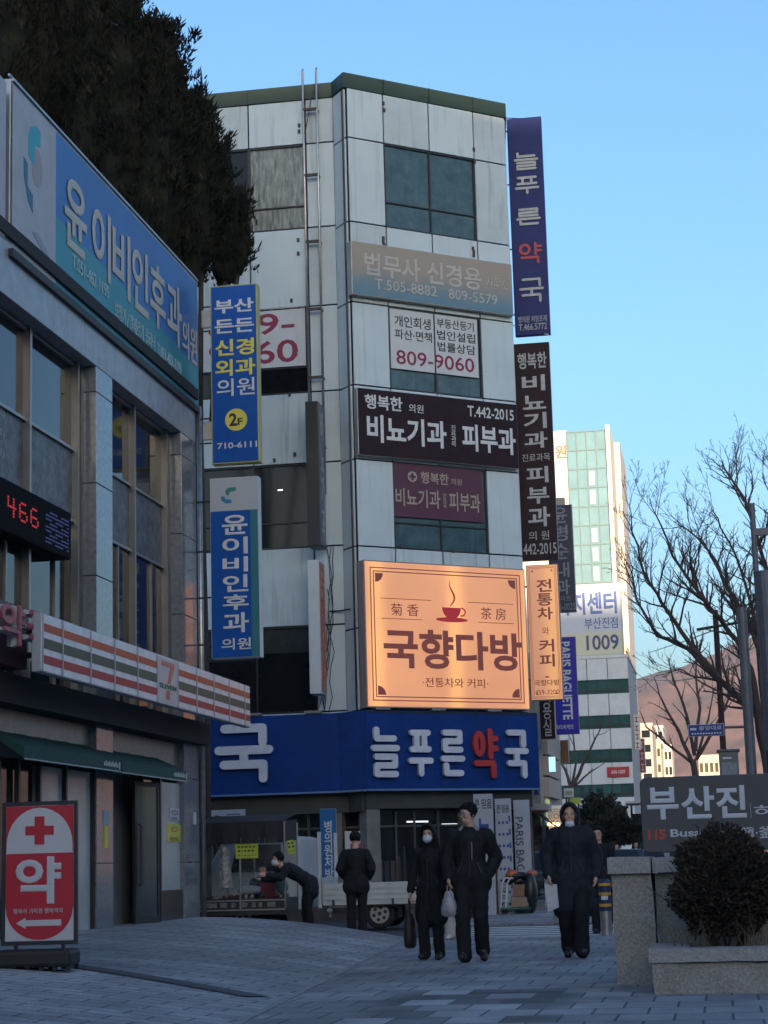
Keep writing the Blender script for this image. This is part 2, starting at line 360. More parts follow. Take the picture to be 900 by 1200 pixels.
mbuild(MB().prism(core, 2.6, ZT+.1), 'wall', M_core)
mbuild(MB().prism(core, -.05, .25), 'plinth', M_rust)
off = .07
gp = [(-16,42-off),(-8.04-.03,42-off),(CORN.x-.04,CORN.y-off-.02),(RE.x+off,RE.y-off+.03),(-5.6,56),(-16,56)]
b = MB(); b.prism(gp, ZT, ZT+.36); mbuild(b, 'parapet', M_green)
b = MB()
for u in (-3.36,-2.06,-.68): b.box(u-.008,u+.008,ZT,ZT+.36,off,off+.012,0,FM.M())
for u in (.98,2.22,3.45): b.box(u-.008,u+.008,ZT,ZT+.36,off+.0,off+.02,0,FR.M())
mbuild(b, 'parapet_joint', M_core)
g = .017
def panels(F, cols, rows, skip, name):
    b = MB()
    for i in range(len(cols)-1):
        for j in range(len(rows)-1):
            if (i, j) in skip: continue
            b.box(cols[i]+g, cols[i+1]-g, rows[j+1]+g, rows[j]-g, -.0, .04+random.uniform(-.003,.003), random.choice((0,0,1)), F.M())
    return mbuild(b, name, [M_panelA, M_panelB], bevel=.006)
def zrow(F, x, ys): return [ZT if y is None else F.uv(x, y)[1] for y in ys]
# left face
rL = zrow(FM, 330, [None,172,270,362,462,545,643,735,836]); rL.append(2.7)
cL = [-7.96,-6.0,-4.66,-3.36,-2.06,-.68,.0]
wl = {(i,j) for i in (2,3,4) for j in (1,3,5,7)}
panels(FM, cL, rL, wl|{(i,j) for i in (0,1) for j in (1,3,5,7)}, 'cladding')
# chamfer strip
FC = Frame((-8.04,42,0), 141.8)
rC = zrow(FR, 407, [None,161,259,353,450,537,639,735,832]); rC.append(2.7)
panels(FC, [.02,.47,.617], rC, set(), 'cladding')
cR = [0]+[FR.uv(x, 140)[0] for x in (448,501,553)]+[LR]
wr = {(i,j) for i in (1,2) for j in (1,3,5)}
panels(FR, cR, rC, wr, 'cladding')
# street side, seen edge-on
FS = Frame((RE.x-.02, RE.y+.03, 0), math.degrees(math.atan2(-5.72-RE.x, 56-RE.y)))
panels(FS, [0,1.3,2.6,3.9,5.2,6.5,7.8,9.1,10.4,11.6], rC, {(i,j) for i in (1,2,4,5,7,8) for j in (1,3,5)}, 'cladding')
def window(F, u0, u1, z0, z1, glass, mull=(), trans=(), name='window', fr=.03, parent=None, lab=None):
    p = mbuild(MB().box(u0+.01, u1-.01, z0+.01, z1-.01, -.06, -.03, 0, F.M()), name, glass)
    if lab: p['label'] = lab
    b = MB()
    for (a, c, d, e) in [(u0,u1,z0,z0+fr),(u0,u1,z1-fr,z1),(u0,u0+fr,z0+fr,z1-fr),(u1-fr,u1,z0+fr,z1-fr)]: b.box(a,c,d,e,-.05,.02,0,F.M())
    for m in mull: b.box(m-fr*.6,m+fr*.6,z0+fr,z1-fr,-.05,.018,0,F.M())
    for t in trans: b.box(u0+fr,u1-fr,t-fr*.5,t+fr*.5,-.05,.015,0,F.M())
    f = b.build('frame', M_frame); f.data.transform(ML); f.parent = p
    return p
tz = lambda j, r, k: r[j+1]+(r[j]-r[j+1])*k
window(FM, cL[2], cL[3], rL[2], rL[1], M_smoke, trans=[tz(1,rL,.27)])
window(FM, cL[3], cL[4], rL[2], rL[1], M_smoke, trans=[tz(1,rL,.27)])
p = window(FM, cL[4], cL[5], rL[2], rL[1], mat('curtain_glass', (.06,.07,.065), .15, var=.35, col2=(.36,.38,.33), scale=2.6, stretch=(5,.12,1)), trans=[tz(1,rL,.27)], lab='top floor window with pale curtains, their fold shadows painted as dark stripes')  # shadows of the curtain folds painted as dark stripes into the glass colour
for j in (3,5,7):
    window(FM, cL[2], cL[5], rL[j+1], rL[j], M_smoke, mull=cL[3:5], trans=[tz(j,rL,.3)] if j < 7 else [])
for j in (1,3,5,7): window(FM, cL[0], cL[2], rL[j+1], rL[j], M_smoke, mull=[cL[1]])
for j in (1,3,5):
    window(FR, cR[1], cR[3], rC[j+1], rC[j], M_teal, mull=[cR[2]], trans=[tz(j,rC,.3)])
    for i in (1,4,7): window(FS, [0,1.3,2.6,3.9,5.2,6.5,7.8,9.1,10.4,11.6][i], [0,1.3,2.6,3.9,5.2,6.5,7.8,9.1,10.4,11.6][i+2], rC[j+1], rC[j], M_smoke)
MB_l = MB(); q = FM.uv(328,574); MB_l.box(q[0]-.06,q[0]+.06,q[1]-.015,q[1]+.015,-.03,-.026,0,FM.M()); mbuild(MB_l, 'ceiling_tube', mat('tube_light', (.8,.8,.75), .5, var=0, emit=.5, ecol=(.9,.95,1)))
M_blind = mat('pane_blind', (.035,.04,.04), .12, var=.3, scale=3, stretch=(1,9,1))
random.seed(12); b = MB()
for j in (3,5,7):
    for i in (2,3,4):
        if random.random() < .6: u0_, u1_ = cL[i]+.06, cL[i+1]-.06; dz_ = (rL[j]-rL[j+1])*random.uniform(.15,.45); b.box(u0_,u1_,rL[j]-dz_-.04,rL[j]-.05,-.029,-.024,0,FM.M())
mbuild(b, 'blind', M_blind)
# ground floor: header, columns, shopfront glass
b = MB(); b.box(-7.9,0.0,2.3,2.74,-.1,.06,0,FM.M()); b.box(-.02,.62,2.3,2.74,-.12,.05,0,FC.M()); b.box(0.03,LR,2.35,2.74,-.12,.05,0,FR.M()); mbuild(b, 'header', mat('header_band', (.045,.05,.045), .6, var=.2))
M_col = mat('grey_column', (.17,.165,.16), .55, var=.25, scale=4, streak=-.4)
def column(F, px0, px1, name='column', m=M_col, top=2.34, offo=.03):
    u0, u1 = F.uv(px0, 1000)[0], F.uv(px1, 1000)[0]
    b = MB(); b.box(u0, u1, .2, top, -.3, offo, 0, F.M()); return mbuild(b, name, m, bevel=.01)
for a in ((237,246),(318,328),(388,402)): column(FM, *a)
column(FR, 430, 446); column(FR, 545, 553)
M_shop = mat('shop_glass', (.014,.016,.017), .05, var=.3, scale=2, spec=.7)
def shop(F, pxs, name='shop_window'):
    us = [F.uv(x, 1000)[0] for x in pxs]
    p = mbuild(MB().box(us[0], us[-1], .25, 2.32, -.28, -.25, 0, F.M()), name, M_shop)
    b = MB()
    for u in us: b.box(u-.025,u+.025,.25,2.3,-.24,-.19,0,F.M())
    b.box(us[0],us[-1],1.95,2.0,-.235,-.2,0,F.M()); b.box(us[0],us[-1],.2,.32,-.235,-.185,0,F.M())
    f = b.build('frame', mat('shop_frame', (.10,.10,.095), .4, metal=.5)); f.data.transform(ML); f.parent = p
    # goods and blinds behind the glass edges
    return p
shop(FM, (246,282,318)); shop(FM, (328,360,388)); shop(FM, (402,420,430)); shop(FR, (446,470,492,520,545)); shop(FR, (553,585,622))
b = MB()                                                     # lit ceiling tubes far inside, seen through the front
for (u0, u1, z) in ((1.2,1.75,2.05),(2.1,2.5,1.98)): b.box(u0,u1,z,z+.03,-.24,-.235,0,FR.M())
mbuild(b, 'ceiling_tube', mat('tube_light', (.8,.8,.75), .5, var=0, emit=.5, ecol=(.9,.95,1)))
b = MB()
for k in range(16):
    u = .45+k*.16; hh = random.uniform(1.2,1.6); b.box(u,u+random.uniform(.05,.13),.4,hh,-.246,-.24,k%3,FR.M())
mbuild(b, 'blind', [mat('blind_a', (.045,.035,.03), .8), mat('blind_b', (.025,.03,.04), .8), mat('blind_c', (.06,.055,.05), .8)])
b = MB(); random.seed(17)
for (F_, pts_) in ((FM, [(351,148),(351,155),(350,282),(350,298),(342,353),(340,463),(346,533),(322,540),(300,462)]), (FR, [(448,280),(448,284),(449,288),(553,292),(554,296),(554,300),(448,122),(449,130),(554,176),(555,190),(470,640),(530,646)])):
    for p_ in pts_:
        q = F_.uv(*p_); b.box(q[0]-.03,q[0]+.03,q[1]-.045,q[1]+.045,.035,.065,0,F_.M())
mbuild(b, 'fixing_plate', M_rust)
b = MB()
for (F_, pts_) in ((FM, [(246,845),(300,843),(370,840)]), (FR, [(440,835),(505,836),(570,838)])):
    for p_ in pts_: q = F_.uv(*p_); b.box(q[0]-.18,q[0]+.18,4.48,4.54,.1,.36,0,F_.M())
mbuild(b, 'fascia_lamp_arm', M_steel)
# roof ladder: two rails with rungs up the left face
lad = thing('roof_ladder', 'tall steel ladder of two thin rails running up past the roof edge of the clinic', 'ladder', FM.M(FM.uv(366,450)[0], 9.2, .0))
u0 = FM.uv(359,200)[0]-FM.uv(366,450)[0]; u1 = FM.uv(375,200)[0]-FM.uv(366,450)[0]
for u in (u0, u1): MB().tube([(u,.2,.22),(u,10.38,.22),(u,10.45,.18)], .028, 8).build('rail', M_steel, lad, smooth=True)
for k in range(6):
    MB().box(u0,u1,1.3+k*1.62,1.36+k*1.62,.19,.25).build('rung', M_rust, lad)
    b = MB(); b.box(u0-.015,u0+.015,1.3+k*1.62,1.34+k*1.62,.03,.2); b.box(u1-.015,u1+.015,1.3+k*1.62,1.34+k*1.62,.03,.2); b.build('bracket', M_rust, lad)
MB().tube([(u0+.05,8.8,.3),(u1-.08,10.1,.12)], .012, 6).build('brace', M_rust, lad)
# drain pipe by the chamfer and stray cables
b = MB(); b.tube([FC.M() @ Vector((.54,z,.06)) for z in (4.5,10,18.9)], .022, 6); pp = b.build('drain_pipe', M_rust, smooth=True)
tag(pp, 'thin dark drain pipe down the narrow corner strip of the clinic building', 'pipe')
b = MB(); random.seed(3)
for (x, y, y2, n) in ((384,640,835,3),(378,690,830,2)):
    for k in range(n):
        pts = []
        for i in range(12):
            t = i/11; q = FM.uv(x+random.uniform(-3,3)+6*math.sin(t*3+k), y+(y2-y)*t, .08); pts.append(FM.M() @ Vector((q[0], q[1], .06+.02*k)))
        b.tube(pts, .009, 5)
q = [FM.uv(*p, .1) for p in ((386,716),(398,716),(424,711))]
b.tube([FM.M() @ Vector((q[0][0], q[0][1], .06)), FM.M() @ Vector((q[1][0], q[1][1], .1)), FR.M() @ Vector((.12, FR.uv(424,711)[1], .1))], .018, 5)
tag(b.build('cable_bundle', M_frame), 'loose black cables hanging down the strip beside the orange cafe sign', 'cables')
# ------------------------------------------------------------------ signs
M_wht = mat('sign_white', (.55,.57,.58), .45, var=.06, streak=.22)
M_ltr_w = mat('letter_white', (.62,.63,.63), .5, var=.08, scale=8)
M_ltr_g = mat('letter_grey', (.40,.40,.40), .5, var=.15, scale=8)
M_alu = mat('aluminium', (.40,.40,.39), .4, metal=.6, var=.15)
M_navy = mat('sign_navy', (.017,.025,.13), .45, spec=.2, var=.18, streak=.35)
M_plum = mat('sign_plum', (.026,.012,.016), .5, spec=.15, var=.3, streak=.3)
M_red = mat('letter_red', (.42,.035,.035), .45, var=.08)
M_ink = mat('print_ink', (.03,.025,.03), .6, var=0)
M_magenta = mat('print_magenta', (.24,.02,.06), .6, var=0)
M_bluesign = mat('sign_blue', (.008,.085,.36), .4, spec=.2, var=.14, streak=.2)
M_yellow = mat('print_yellow', (.72,.62,.08), .5, var=.05)
M_bracket = mat('bracket_steel', (.05,.05,.05), .6, metal=.3, var=.2)
def board(name, label, cat, F, px, off, th, face, case=None, group=None, lip=.02, proud=.0):
    u0, u1, z0, z1 = F.rect(*px, off) if len(px) == 4 and isinstance(px[0], tuple) else px
    t = thing(name, label, cat, F.M((u0+u1)/2, z0, off), group); w, h = u1-u0, z1-z0
    MB().box(-w/2-lip, w/2+lip, -lip, h+lip, -th, -.008+proud).build('casing', case or M_alu, t, bevel=.008)
    MB().box(-w/2, w/2, 0, h, -.03, 0+(.0 if proud <= 0 else 0)).build('face', face, t)
    return t, w, h
def T(w, h, s, x0, y0, x1, y1, bold=0, th=.008):
    """fractions of the board, y measured down from the top"""
    return (s, -w/2+x0*w, h*(1-y1), -w/2+x1*w, h*(1-y0), bold, th)
def V(s): return '\n'.join(s)
# --- big eye-catching clinic sign on the left building (lit from outside, faded)
FLs = FL
M_entw = mat('ent_white', (.42,.41,.42), .5, var=.1)
M_entb = mat('ent_blue', (.022,.14,.40), .45, var=.12, scale=.8)
M_entg = mat('ent_green', (.02,.24,.29), .45, var=.14, scale=.8)
M_cream = mat('letter_cream', (.52,.46,.38), .5, var=.06)
M_faint = mat('letter_faint', (.36,.50,.50), .5, var=.1)
t, w, h = board('clinic_sign', 'wide faded blue and teal clinic sign along the roof edge above the dark shopfront', 'sign', FL, ((14,97),(232,335),(232,477),(14,288)), .0, .42, M_entb, M_alu, lip=.05)
def fx(px, py): return (FL.uv(px, py, 0)[0]-(FL.rect((14,97),(232,335),(232,477),(14,288))[0]))/w
s1 = fx(65, 200)
MB().box(-w/2, -w/2+s1*w, 0, h, -.02, .006).build('white_end', M_entw, t)
b = MB(); x0 = -w/2+s1*w
b.add([(x0,0,.004),(w/2,0,.004),(w/2,h*.30,.004),(x0+.40*(w/2-x0),h*.40,.004),(x0,h*.44,.004)], [(0,1,2,3,4)]); b.build('teal_band', M_entg, t)
b = MB(); cx = -w/2+s1*w*.5
b.prism([(cx-.25,h*.66),(cx-.02,h*.62),(cx-.02,h*.76),(cx+.2,h*.78),(cx+.2,h*.88),(cx+.02,h*.89),(cx-.17,h*.85),(cx-.25,h*.78)], .006, .012, 0)
b.prism([(cx-.42,h*.62),(cx-.28,h*.60),(cx-.28,h*.46),(cx-.08,h*.43),(cx-.08,h*.32),(cx-.25,h*.37),(cx-.4,h*.5)], .006, .012, 1)
b.prism([(cx+.08+.2*math.cos(q), h*.63+.26*math.sin(q)) for q in [k*math.pi/9 for k in range(18)]], .006, .011, 2)
b.prism([(cx-.1,h*.2),(cx+.3,h*.13),(cx+.65,h*.08),(cx+.45,h*.17),(cx+.1,h*.22)], .006, .011, 3)
b.build('clinic_emblem', [mat('emblem_cyan', (.03,.36,.42), .5, var=.05), mat('emblem_teal', (.02,.13,.22), .5, var=.05), mat('emblem_pink', (.36,.30,.28), .5, var=.05), mat('emblem_shade', (.26,.28,.3), .5, var=.05)], t)
def seg(ch, xa, ya, xb, yb, bold=.022):                   # letters by their place along the board
    return (ch, xa, ya, xb, yb, bold, .012)
X = lambda px, py: -w/2+fx(px, py)*w
names = [('윤',(75,200),(101,240)),('이',(107,260),(129,290)),('비',(131,290),(152,310)),('인',(154,310),(173,330)),('후',(175,330),(193,350)),('과',(195,350),(212,370))]
letters(t, 'lettering', M_cream, [seg(c, X(*a), h*.32, X(*b_), h*.80) for c, a, b_ in names]+[seg('의원', X(213,400), h*.30, X(230,420), h*.60, .015)], .006)
letters(t, 'small_lettering', M_faint, [('T.051-462-1199', X(84,320), h*.20, X(127,360), h*.30, .012), ('보청기 / 알레르기 클리닉', X(134,380), h*.12, X(181,420), h*.25, .012), ('T.051-462-1199', X(184,430), h*.12, X(212,440), h*.22, .012)], .006)
MB().box(-w/2-.1, w/2+.1, -.16, -.055, -.42, .06).build('bottom_tray', mat('tray_dark', (.03,.027,.027), .6), t)
b = MB(); b.box(-w/2, w/2, h+.05, h+.08, -.3, .02); b.tube([(-w/2,h+.14,-.05),(w/2,h+.14,-.05)], .018, 6); b.build('top_rail', M_alu, t)
# plain grey sign further left, cut by the picture edge
t, w2, h2 = board('side_sign', 'grey sign box at the far end of the roofline, beside the wide clinic sign', 'sign', FL, (18.6, FL.uv(9,180)[0]-.12, FL.uv(10,287)[1]+.05, FL.uv(14,97)[1]-.1), .02, .4, M_entw, M_alu)
# --- vertical projecting signs at the alley corner
F1 = FY(30.7)
t, w, h = board('vertical_clinic_sign', 'tall blue projecting sign with yellow rim, white and yellow letters and a yellow 2F disc', 'sign', F1, ((248,335),(300,335),(302,541),(249,541)), .0, .22, M_bluesign, mat('sign_yellow_rim', (.45,.42,.12), .5, var=.1), lip=.022)
letters(t, 'white_lettering', M_ltr_w, [T(w,h,'부산',.07,.075,.95,.155,.028), T(w,h,'든든',.07,.19,.95,.27,.028), T(w,h,'의원',.1,.53,.95,.63,.012), T(w,h,'710-6111',.1,.89,.98,.925,.02)])
letters(t, 'yellow_lettering', M_yellow, [T(w,h,'신경',.07,.305,.95,.40,.028), T(w,h,'외과',.07,.42,.97,.515,.028)])
b = MB(); cx, cy, r = 0.02, h*.235, w*.245
b.prism([(cx+r*math.cos(q), cy+r*math.sin(q)) for q in [k*math.pi/16 for k in range(32)]], 0, .008); b.build('floor_disc', M_yellow, t)
letters(t, 'floor_number', M_ink, [('2', cx-r*.62, cy-r*.55, cx+r*.1, cy+r*.6, .03, .01), ('F', cx+r*.14, cy-r*.5, cx+r*.6, cy+r*.12, .03, .01)], .008)
for yy in (.10,.24,.74,.88):
    MB().tube([(-w/2-.02,h*(1-yy),-.1),(-w/2-.24,h*(1-yy),-.1)], .015, 6).build('arm', M_bracket, t)
for yy in (.17,.81): MB().box(-w/2-.2,-w/2-.03,h*(1-yy)-.16,h*(1-yy)+.16,-.14,-.08).build('ballast_box', M_alu, t, bevel=.01)
t, w, h = board('vertical_clinic_sign', 'tall blue projecting sign with white top and green right edge, below the yellow-rimmed one', 'sign', F1, ((246,560),(301,560),(305,770),(249,770)), .0, .22, M_bluesign, M_wht, lip=.012)
MB().box(-w/2, w/2, h*.815, h, -.02, .005).build('white_end', mat('sign_pale', (.44,.46,.48), .5, var=.05), t)
MB().box(w/2-.13, w/2, 0, h*.812, -.02, .004).build('green_edge', mat('sign_green', (.02,.16,.20), .5, var=.05), t)
b = MB(); cx, cy = -.06, h*.9
b.prism([(cx-.08,cy+.02),(cx-.02,cy),(cx-.02,cy+.06),(cx+.1,cy+.08),(cx+.1,cy+.14),(cx-.02,cy+.14),(cx-.08,cy+.1)], .005, .01, 0)
b.prism([(cx-.16,cy),(cx-.1,cy-.01),(cx-.08,cy-.06),(cx+.02,cy-.07),(cx+.02,cy-.13),(cx-.08,cy-.13),(cx-.16,cy-.07)], .005, .01, 1)
b.build('clinic_emblem', [mat('emblem_green', (.03,.2,.17), .5, var=.05), mat('emblem_blue', (.015,.2,.36), .5, var=.05)], t)
letters(t, 'lettering', M_ltr_w, [T(w,h,c,.24,y0,.78,y1,.022) for c,y0,y1 in (('윤',.21,.32),('이',.335,.43),('비',.445,.53),('인',.545,.64),('후',.655,.74),('과',.755,.865))]+[T(w,h,'의원',.2,.895,.82,.96,.018)])
for yy in (.12,.4,.66,.92): MB().tube([(-w/2-.01,h*(1-yy),-.1),(-w/2-.26,h*(1-yy),-.1)], .016, 6).build('arm', M_bracket, t)
# --- faded lawyer sign
def graded(name, stops, rough=.6):                       # printed two-tone design fading across the board's height
    m = bpy.data.materials.new(name); m.use_nodes = True; n = m.node_tree; b_ = n.nodes['Principled BSDF']; b_.inputs['Roughness'].default_value = rough; L = n.links.new
    tc = n.nodes.new('ShaderNodeTexCoord'); sp = n.nodes.new('ShaderNodeSeparateXYZ'); L(tc.outputs['Object'], sp.inputs[0]); nz = n.nodes.new('ShaderNodeTexNoise'); nz.inputs['Scale'].default_value = 1.7; nz.inputs['Detail'].default_value = 6; L(tc.outputs['Object'], nz.inputs['Vector'])
    ad = n.nodes.new('ShaderNodeMath'); ad.operation = 'MULTIPLY_ADD'; ad.inputs[1].default_value = .5; L(nz.outputs['Fac'], ad.inputs[0]); L(sp.outputs[1], ad.inputs[2])
    cr = n.nodes.new('ShaderNodeValToRGB'); el = cr.color_ramp.elements
    while len(el) < len(stops): el.new(.5)
    for e_, (p_, c_) in zip(el, stops): e_.position = p_; e_.color = (*c_, 1)
    L(ad.outputs[0], cr.inputs[0]); L(cr.outputs[0], b_.inputs['Base Color']); return m
M_faded = graded('faded_print', [(.25,(.11,.22,.30)),(.55,(.16,.24,.29)),(.85,(.30,.28,.25)),(1.0,(.33,.29,.24))])
M_fblue = mat('faded_blue', (.10,.20,.30), .6, var=.2, scale=2)
t, w, h = board('law_office_sign', 'rusty faded beige and blue sign box under the top floor windows', 'sign', FR, ((412,282),(599,311),(601,369),(414,343)), .22, .20, M_faded, M_alu)
M_ltr_t = mat('letter_tan', (.44,.42,.39), .6, var=.15)
letters(t, 'lettering', M_ltr_t, [T(w,h,'법무사 신경용',.07,.17,.80,.62,.025), T(w,h,'사무소',.83,.30,.97,.55,0), T(w,h,'T.505-8882   809-5579',.13,.66,.90,.86,.01)], .004)
# --- banners in the windows
t, w, h = board('window_banner', 'white banner with black print and magenta phone number across the right-hand windows', 'banner', FR, ((457,360),(560,376),(560,443),(458,431)), .03, .03, M_wht, M_frame, lip=.008)
MB().box(-.018,.018,0,h,0,.006).build('centre_strip', M_frame, t)
letters(t, 'black_lettering', M_ink, [T(w,h,'개인회생',.05,.10,.46,.29,.012), T(w,h,'파산·면책',.05,.33,.47,.50,.012), T(w,h,'부동산등기',.53,.06,.96,.22,.012), T(w,h,'법인설립',.53,.26,.97,.42,.012), T(w,h,'법률상담',.53,.46,.97,.62,.012)])
letters(t, 'number', M_magenta, [T(w,h,'809-9060',.06,.68,.95,.92,.008)])
t, w, h = board('window_banner', 'white banner with large magenta numbers, partly behind the yellow-rimmed blue sign', 'banner', FM, ((232,364),(358,360),(358,431),(232,434)), .02, .03, M_wht, M_frame, lip=.008)
letters(t, 'number', M_magenta, [T(w,h,'809-',.1,.10,.90,.45,.012), T(w,h,'9060',.1,.55,.93,.93,.012)])
# --- urology sign and its window film
t, w, h = board('dermatology_sign', 'long dark plum sign with big white letters across the second and third floors', 'sign', FR, ((419,455),(606,474),(607,549),(421,532)), .20, .18, M_plum, M_alu, lip=.012)
letters(t, 'lettering', M_ltr_w, [T(w,h,'행복한',.04,.08,.27,.30,.025), T(w,h,'의원',.31,.16,.40,.29,.0), T(w,h,'T.442-2015',.68,.09,.98,.26,.018), T(w,h,'비뇨기과',.05,.38,.54,.80,.028), T(w,h,'피부과',.64,.38,.985,.80,.028), T(w,h,V('진료과목'),.57,.42,.60,.75,0)])
M_maroon = mat('film_maroon', (.085,.018,.04), .4, var=.1)
t, w, h = board('window_banner', 'dull maroon window film with beige letters and a round cross mark', 'banner', FR, ((460,541),(565,553),(566,613),(460,604)), .03, .03, M_maroon, M_frame, lip=.006)
M_beige = mat('letter_beige', (.38,.32,.25), .5, var=.1)
b = MB(); cx, cy, r = -w*.28, h*.77, h*.1
b.prism([(cx+r*math.cos(q), cy+r*math.sin(q)) for q in [k*math.pi/10 for k in range(20)]], 0, .005); b.build('round_mark', M_beige, t)
b = MB(); b.box(cx-r*.25,cx+r*.25,cy-r*.7,cy+r*.7,.005,.009); b.box(cx-r*.7,cx+r*.7,cy-r*.25,cy+r*.25,.005,.0095); b.build('cross', M_maroon, t)
letters(t, 'lettering', M_beige, [T(w,h,'행복한',.31,.12,.62,.34,.02), T(w,h,'의원',.65,.20,.77,.32,0), T(w,h,'비뇨기과',.03,.46,.52,.80,.015), T(w,h,V('진료과목'),.55,.5,.59,.78,0), T(w,h,'피부과',.62,.46,.97,.82,.015)])
# --- glowing cafe sign
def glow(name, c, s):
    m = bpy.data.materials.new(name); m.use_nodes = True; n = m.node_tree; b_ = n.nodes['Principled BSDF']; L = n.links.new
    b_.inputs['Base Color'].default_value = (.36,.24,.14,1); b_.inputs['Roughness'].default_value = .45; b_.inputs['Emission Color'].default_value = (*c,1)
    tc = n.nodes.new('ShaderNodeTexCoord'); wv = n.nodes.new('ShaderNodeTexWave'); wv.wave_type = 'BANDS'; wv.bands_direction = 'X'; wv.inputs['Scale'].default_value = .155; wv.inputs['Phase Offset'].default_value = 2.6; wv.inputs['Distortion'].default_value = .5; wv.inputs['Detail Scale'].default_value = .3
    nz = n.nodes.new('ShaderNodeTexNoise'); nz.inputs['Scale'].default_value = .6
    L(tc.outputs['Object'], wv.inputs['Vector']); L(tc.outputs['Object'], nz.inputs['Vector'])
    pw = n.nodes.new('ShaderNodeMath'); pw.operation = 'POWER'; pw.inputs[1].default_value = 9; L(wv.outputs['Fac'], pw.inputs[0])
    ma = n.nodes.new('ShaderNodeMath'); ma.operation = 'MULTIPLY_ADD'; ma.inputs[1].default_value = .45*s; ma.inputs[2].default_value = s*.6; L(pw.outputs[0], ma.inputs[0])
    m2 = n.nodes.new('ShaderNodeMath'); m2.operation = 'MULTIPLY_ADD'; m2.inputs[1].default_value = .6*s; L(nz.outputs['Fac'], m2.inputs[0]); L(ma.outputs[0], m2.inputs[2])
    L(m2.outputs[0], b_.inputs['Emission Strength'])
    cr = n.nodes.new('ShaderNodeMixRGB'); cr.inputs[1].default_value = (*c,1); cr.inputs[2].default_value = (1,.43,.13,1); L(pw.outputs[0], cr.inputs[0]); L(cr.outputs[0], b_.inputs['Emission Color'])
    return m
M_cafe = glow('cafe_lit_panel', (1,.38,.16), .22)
M_brown = mat('cafe_brown', (.10,.03,.025), .6, var=.05, emit=.035, ecol=(1,.25,.2))
M_cup = mat('cafe_crimson', (.24,.012,.02), .5, var=.05, emit=.07, ecol=(1,.06,.08))
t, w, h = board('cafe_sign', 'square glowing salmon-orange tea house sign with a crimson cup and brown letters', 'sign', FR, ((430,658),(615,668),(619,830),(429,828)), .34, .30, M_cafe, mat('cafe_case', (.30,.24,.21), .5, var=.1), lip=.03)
letters(t, 'lettering', M_brown, [T(w,h,'국향다방',.10,.46,.965,.735,.03), T(w,h,'菊 香',.15,.285,.32,.37,0), T(w,h,'茶 房',.71,.285,.87,.37,0), T(w,h,'·전통차와 커피·',.33,.795,.74,.86,.0)])
def frame_lines(t, w, h, a, bb, thk, m, name='border'):
    b = MB()
    for i, k in enumerate((a, bb)):
        z = .004
        b.box(-w/2+k, w/2-k, k, k+thk, 0, z); b.box(-w/2+k, w/2-k, h-k-thk, h-k, 0, z); b.box(-w/2+k, -w/2+k+thk, k+thk, h-k-thk, 0, z); b.box(w/2-k-thk, w/2-k, k+thk, h-k-thk, 0, z)
    r = .28*min(w,h)*.3
    for sx in (-1, 1):
        for (yy, sy) in ((bb, 1), (h-bb, -1)):
            x = sx*(w/2-bb); pts = [(x-sx*.05, yy+sy*.05)]+[(x-sx*(.05+r*.75*math.cos(q)), yy+sy*(.05+r*.75*math.sin(q))) for q in [k*math.pi/12 for k in range(7)]]
            if sx*sy > 0: pts = pts[::-1]
            b.prism(pts, .001, .0055)
    return b.build(name, m, t)
frame_lines(t, w, h, .12, .20, .022, M_brown)
b = MB()
for (xa, xb, y) in ((.09,.40,.255),(.09,.34,.395),(.63,.92,.255),(.69,.92,.395)): b.box(-w/2+xa*w, -w/2+xb*w, h*(1-y), h*(1-y)+.014, 0, .004)
b.build('rule_lines', M_brown, t)
b = MB(); cx, cy = -w/2+.525*w, h*(1-.335)                     # the cup, saucer and steam
cup = [(cx-.25,cy+.12)]+[(cx-.24*math.cos(q)*(1 if True else 1), cy+.10-.24*math.sin(q)) for q in [k*math.pi/14 for k in range(1,14)]]+[(cx+.25,cy+.12)]
b.prism([(p[0],p[1]) for p in cup], 0, .005)
b.prism([(cx+.42*math.cos(q), cy-.155+.055*math.sin(q)) for q in [k*math.pi/14 for k in range(28)]], .001, .0065)
pts = [(cx+.25+.11*math.cos(q), cy+.03+.09*math.sin(q), .004) for q in [-1.7+k*.35 for k in range(10)]]; b.tube(pts, .018, 5)
st = []
for k in range(13):
    v = k/12; st.append((cx-.03+.10*math.sin(v*5.2)*(1-.3*v)+.08*v, cy+.16+.58*v, .004))
b.tube(st, [.004+.03*math.sin(math.pi*min(1,(k+1)/13))*(1-.5*k/12) for k in range(13)], 5)
b.build('cup_picture', M_cup, t)
b = MB()
for sx in (-1,1): b.box(sx*w*.35-.03, sx*w*.35+.03, .3, .36, -.34, -.29); b.box(sx*w*.35-.03, sx*w*.35+.03, h-.4, h-.34, -.34, -.29)
b.build('bracket', M_bracket, t)
# --- projecting signs on the street side of the clinic building
F2 = FY(44.75)
t, w, h = board('pharmacy_blade_sign', 'tall navy blade sign beside the top floors with rounded white letters and one red letter', 'sign', F2, ((595,139),(635,137),(643,392),(603,392)), .0, .18, M_navy, M_navy, lip=.008)
bw, br_ = MB(), MB()
for ch, y0, y1 in (('늘',.165,.245),('푸',.275,.355),('른',.425,.50),('약',.585,.675),('국',.745,.85)):
    stroke_letter(br_ if ch == '약' else bw, ch, -w*.30, h*(1-y1), w*.34, h*(1-y0), .0, .02, .062)
bw.build('white_lettering', M_ltr_g, t); br_.build('red_letter', M_red, t)
letters(t, 'small_lettering', M_ltr_g, [T(w,h,'병의원 처방조제',.10,.915,.92,.945,.01), T(w,h,'T.466.5772',.10,.95,.92,.98,.01)])
for yy in (.05,.3,.6,.9): MB().tube([(-w/2-.01,h*(1-yy),-.1),(-w/2-.2,h*(1-yy),-.1)], .02, 6).build('arm', M_bracket, t)
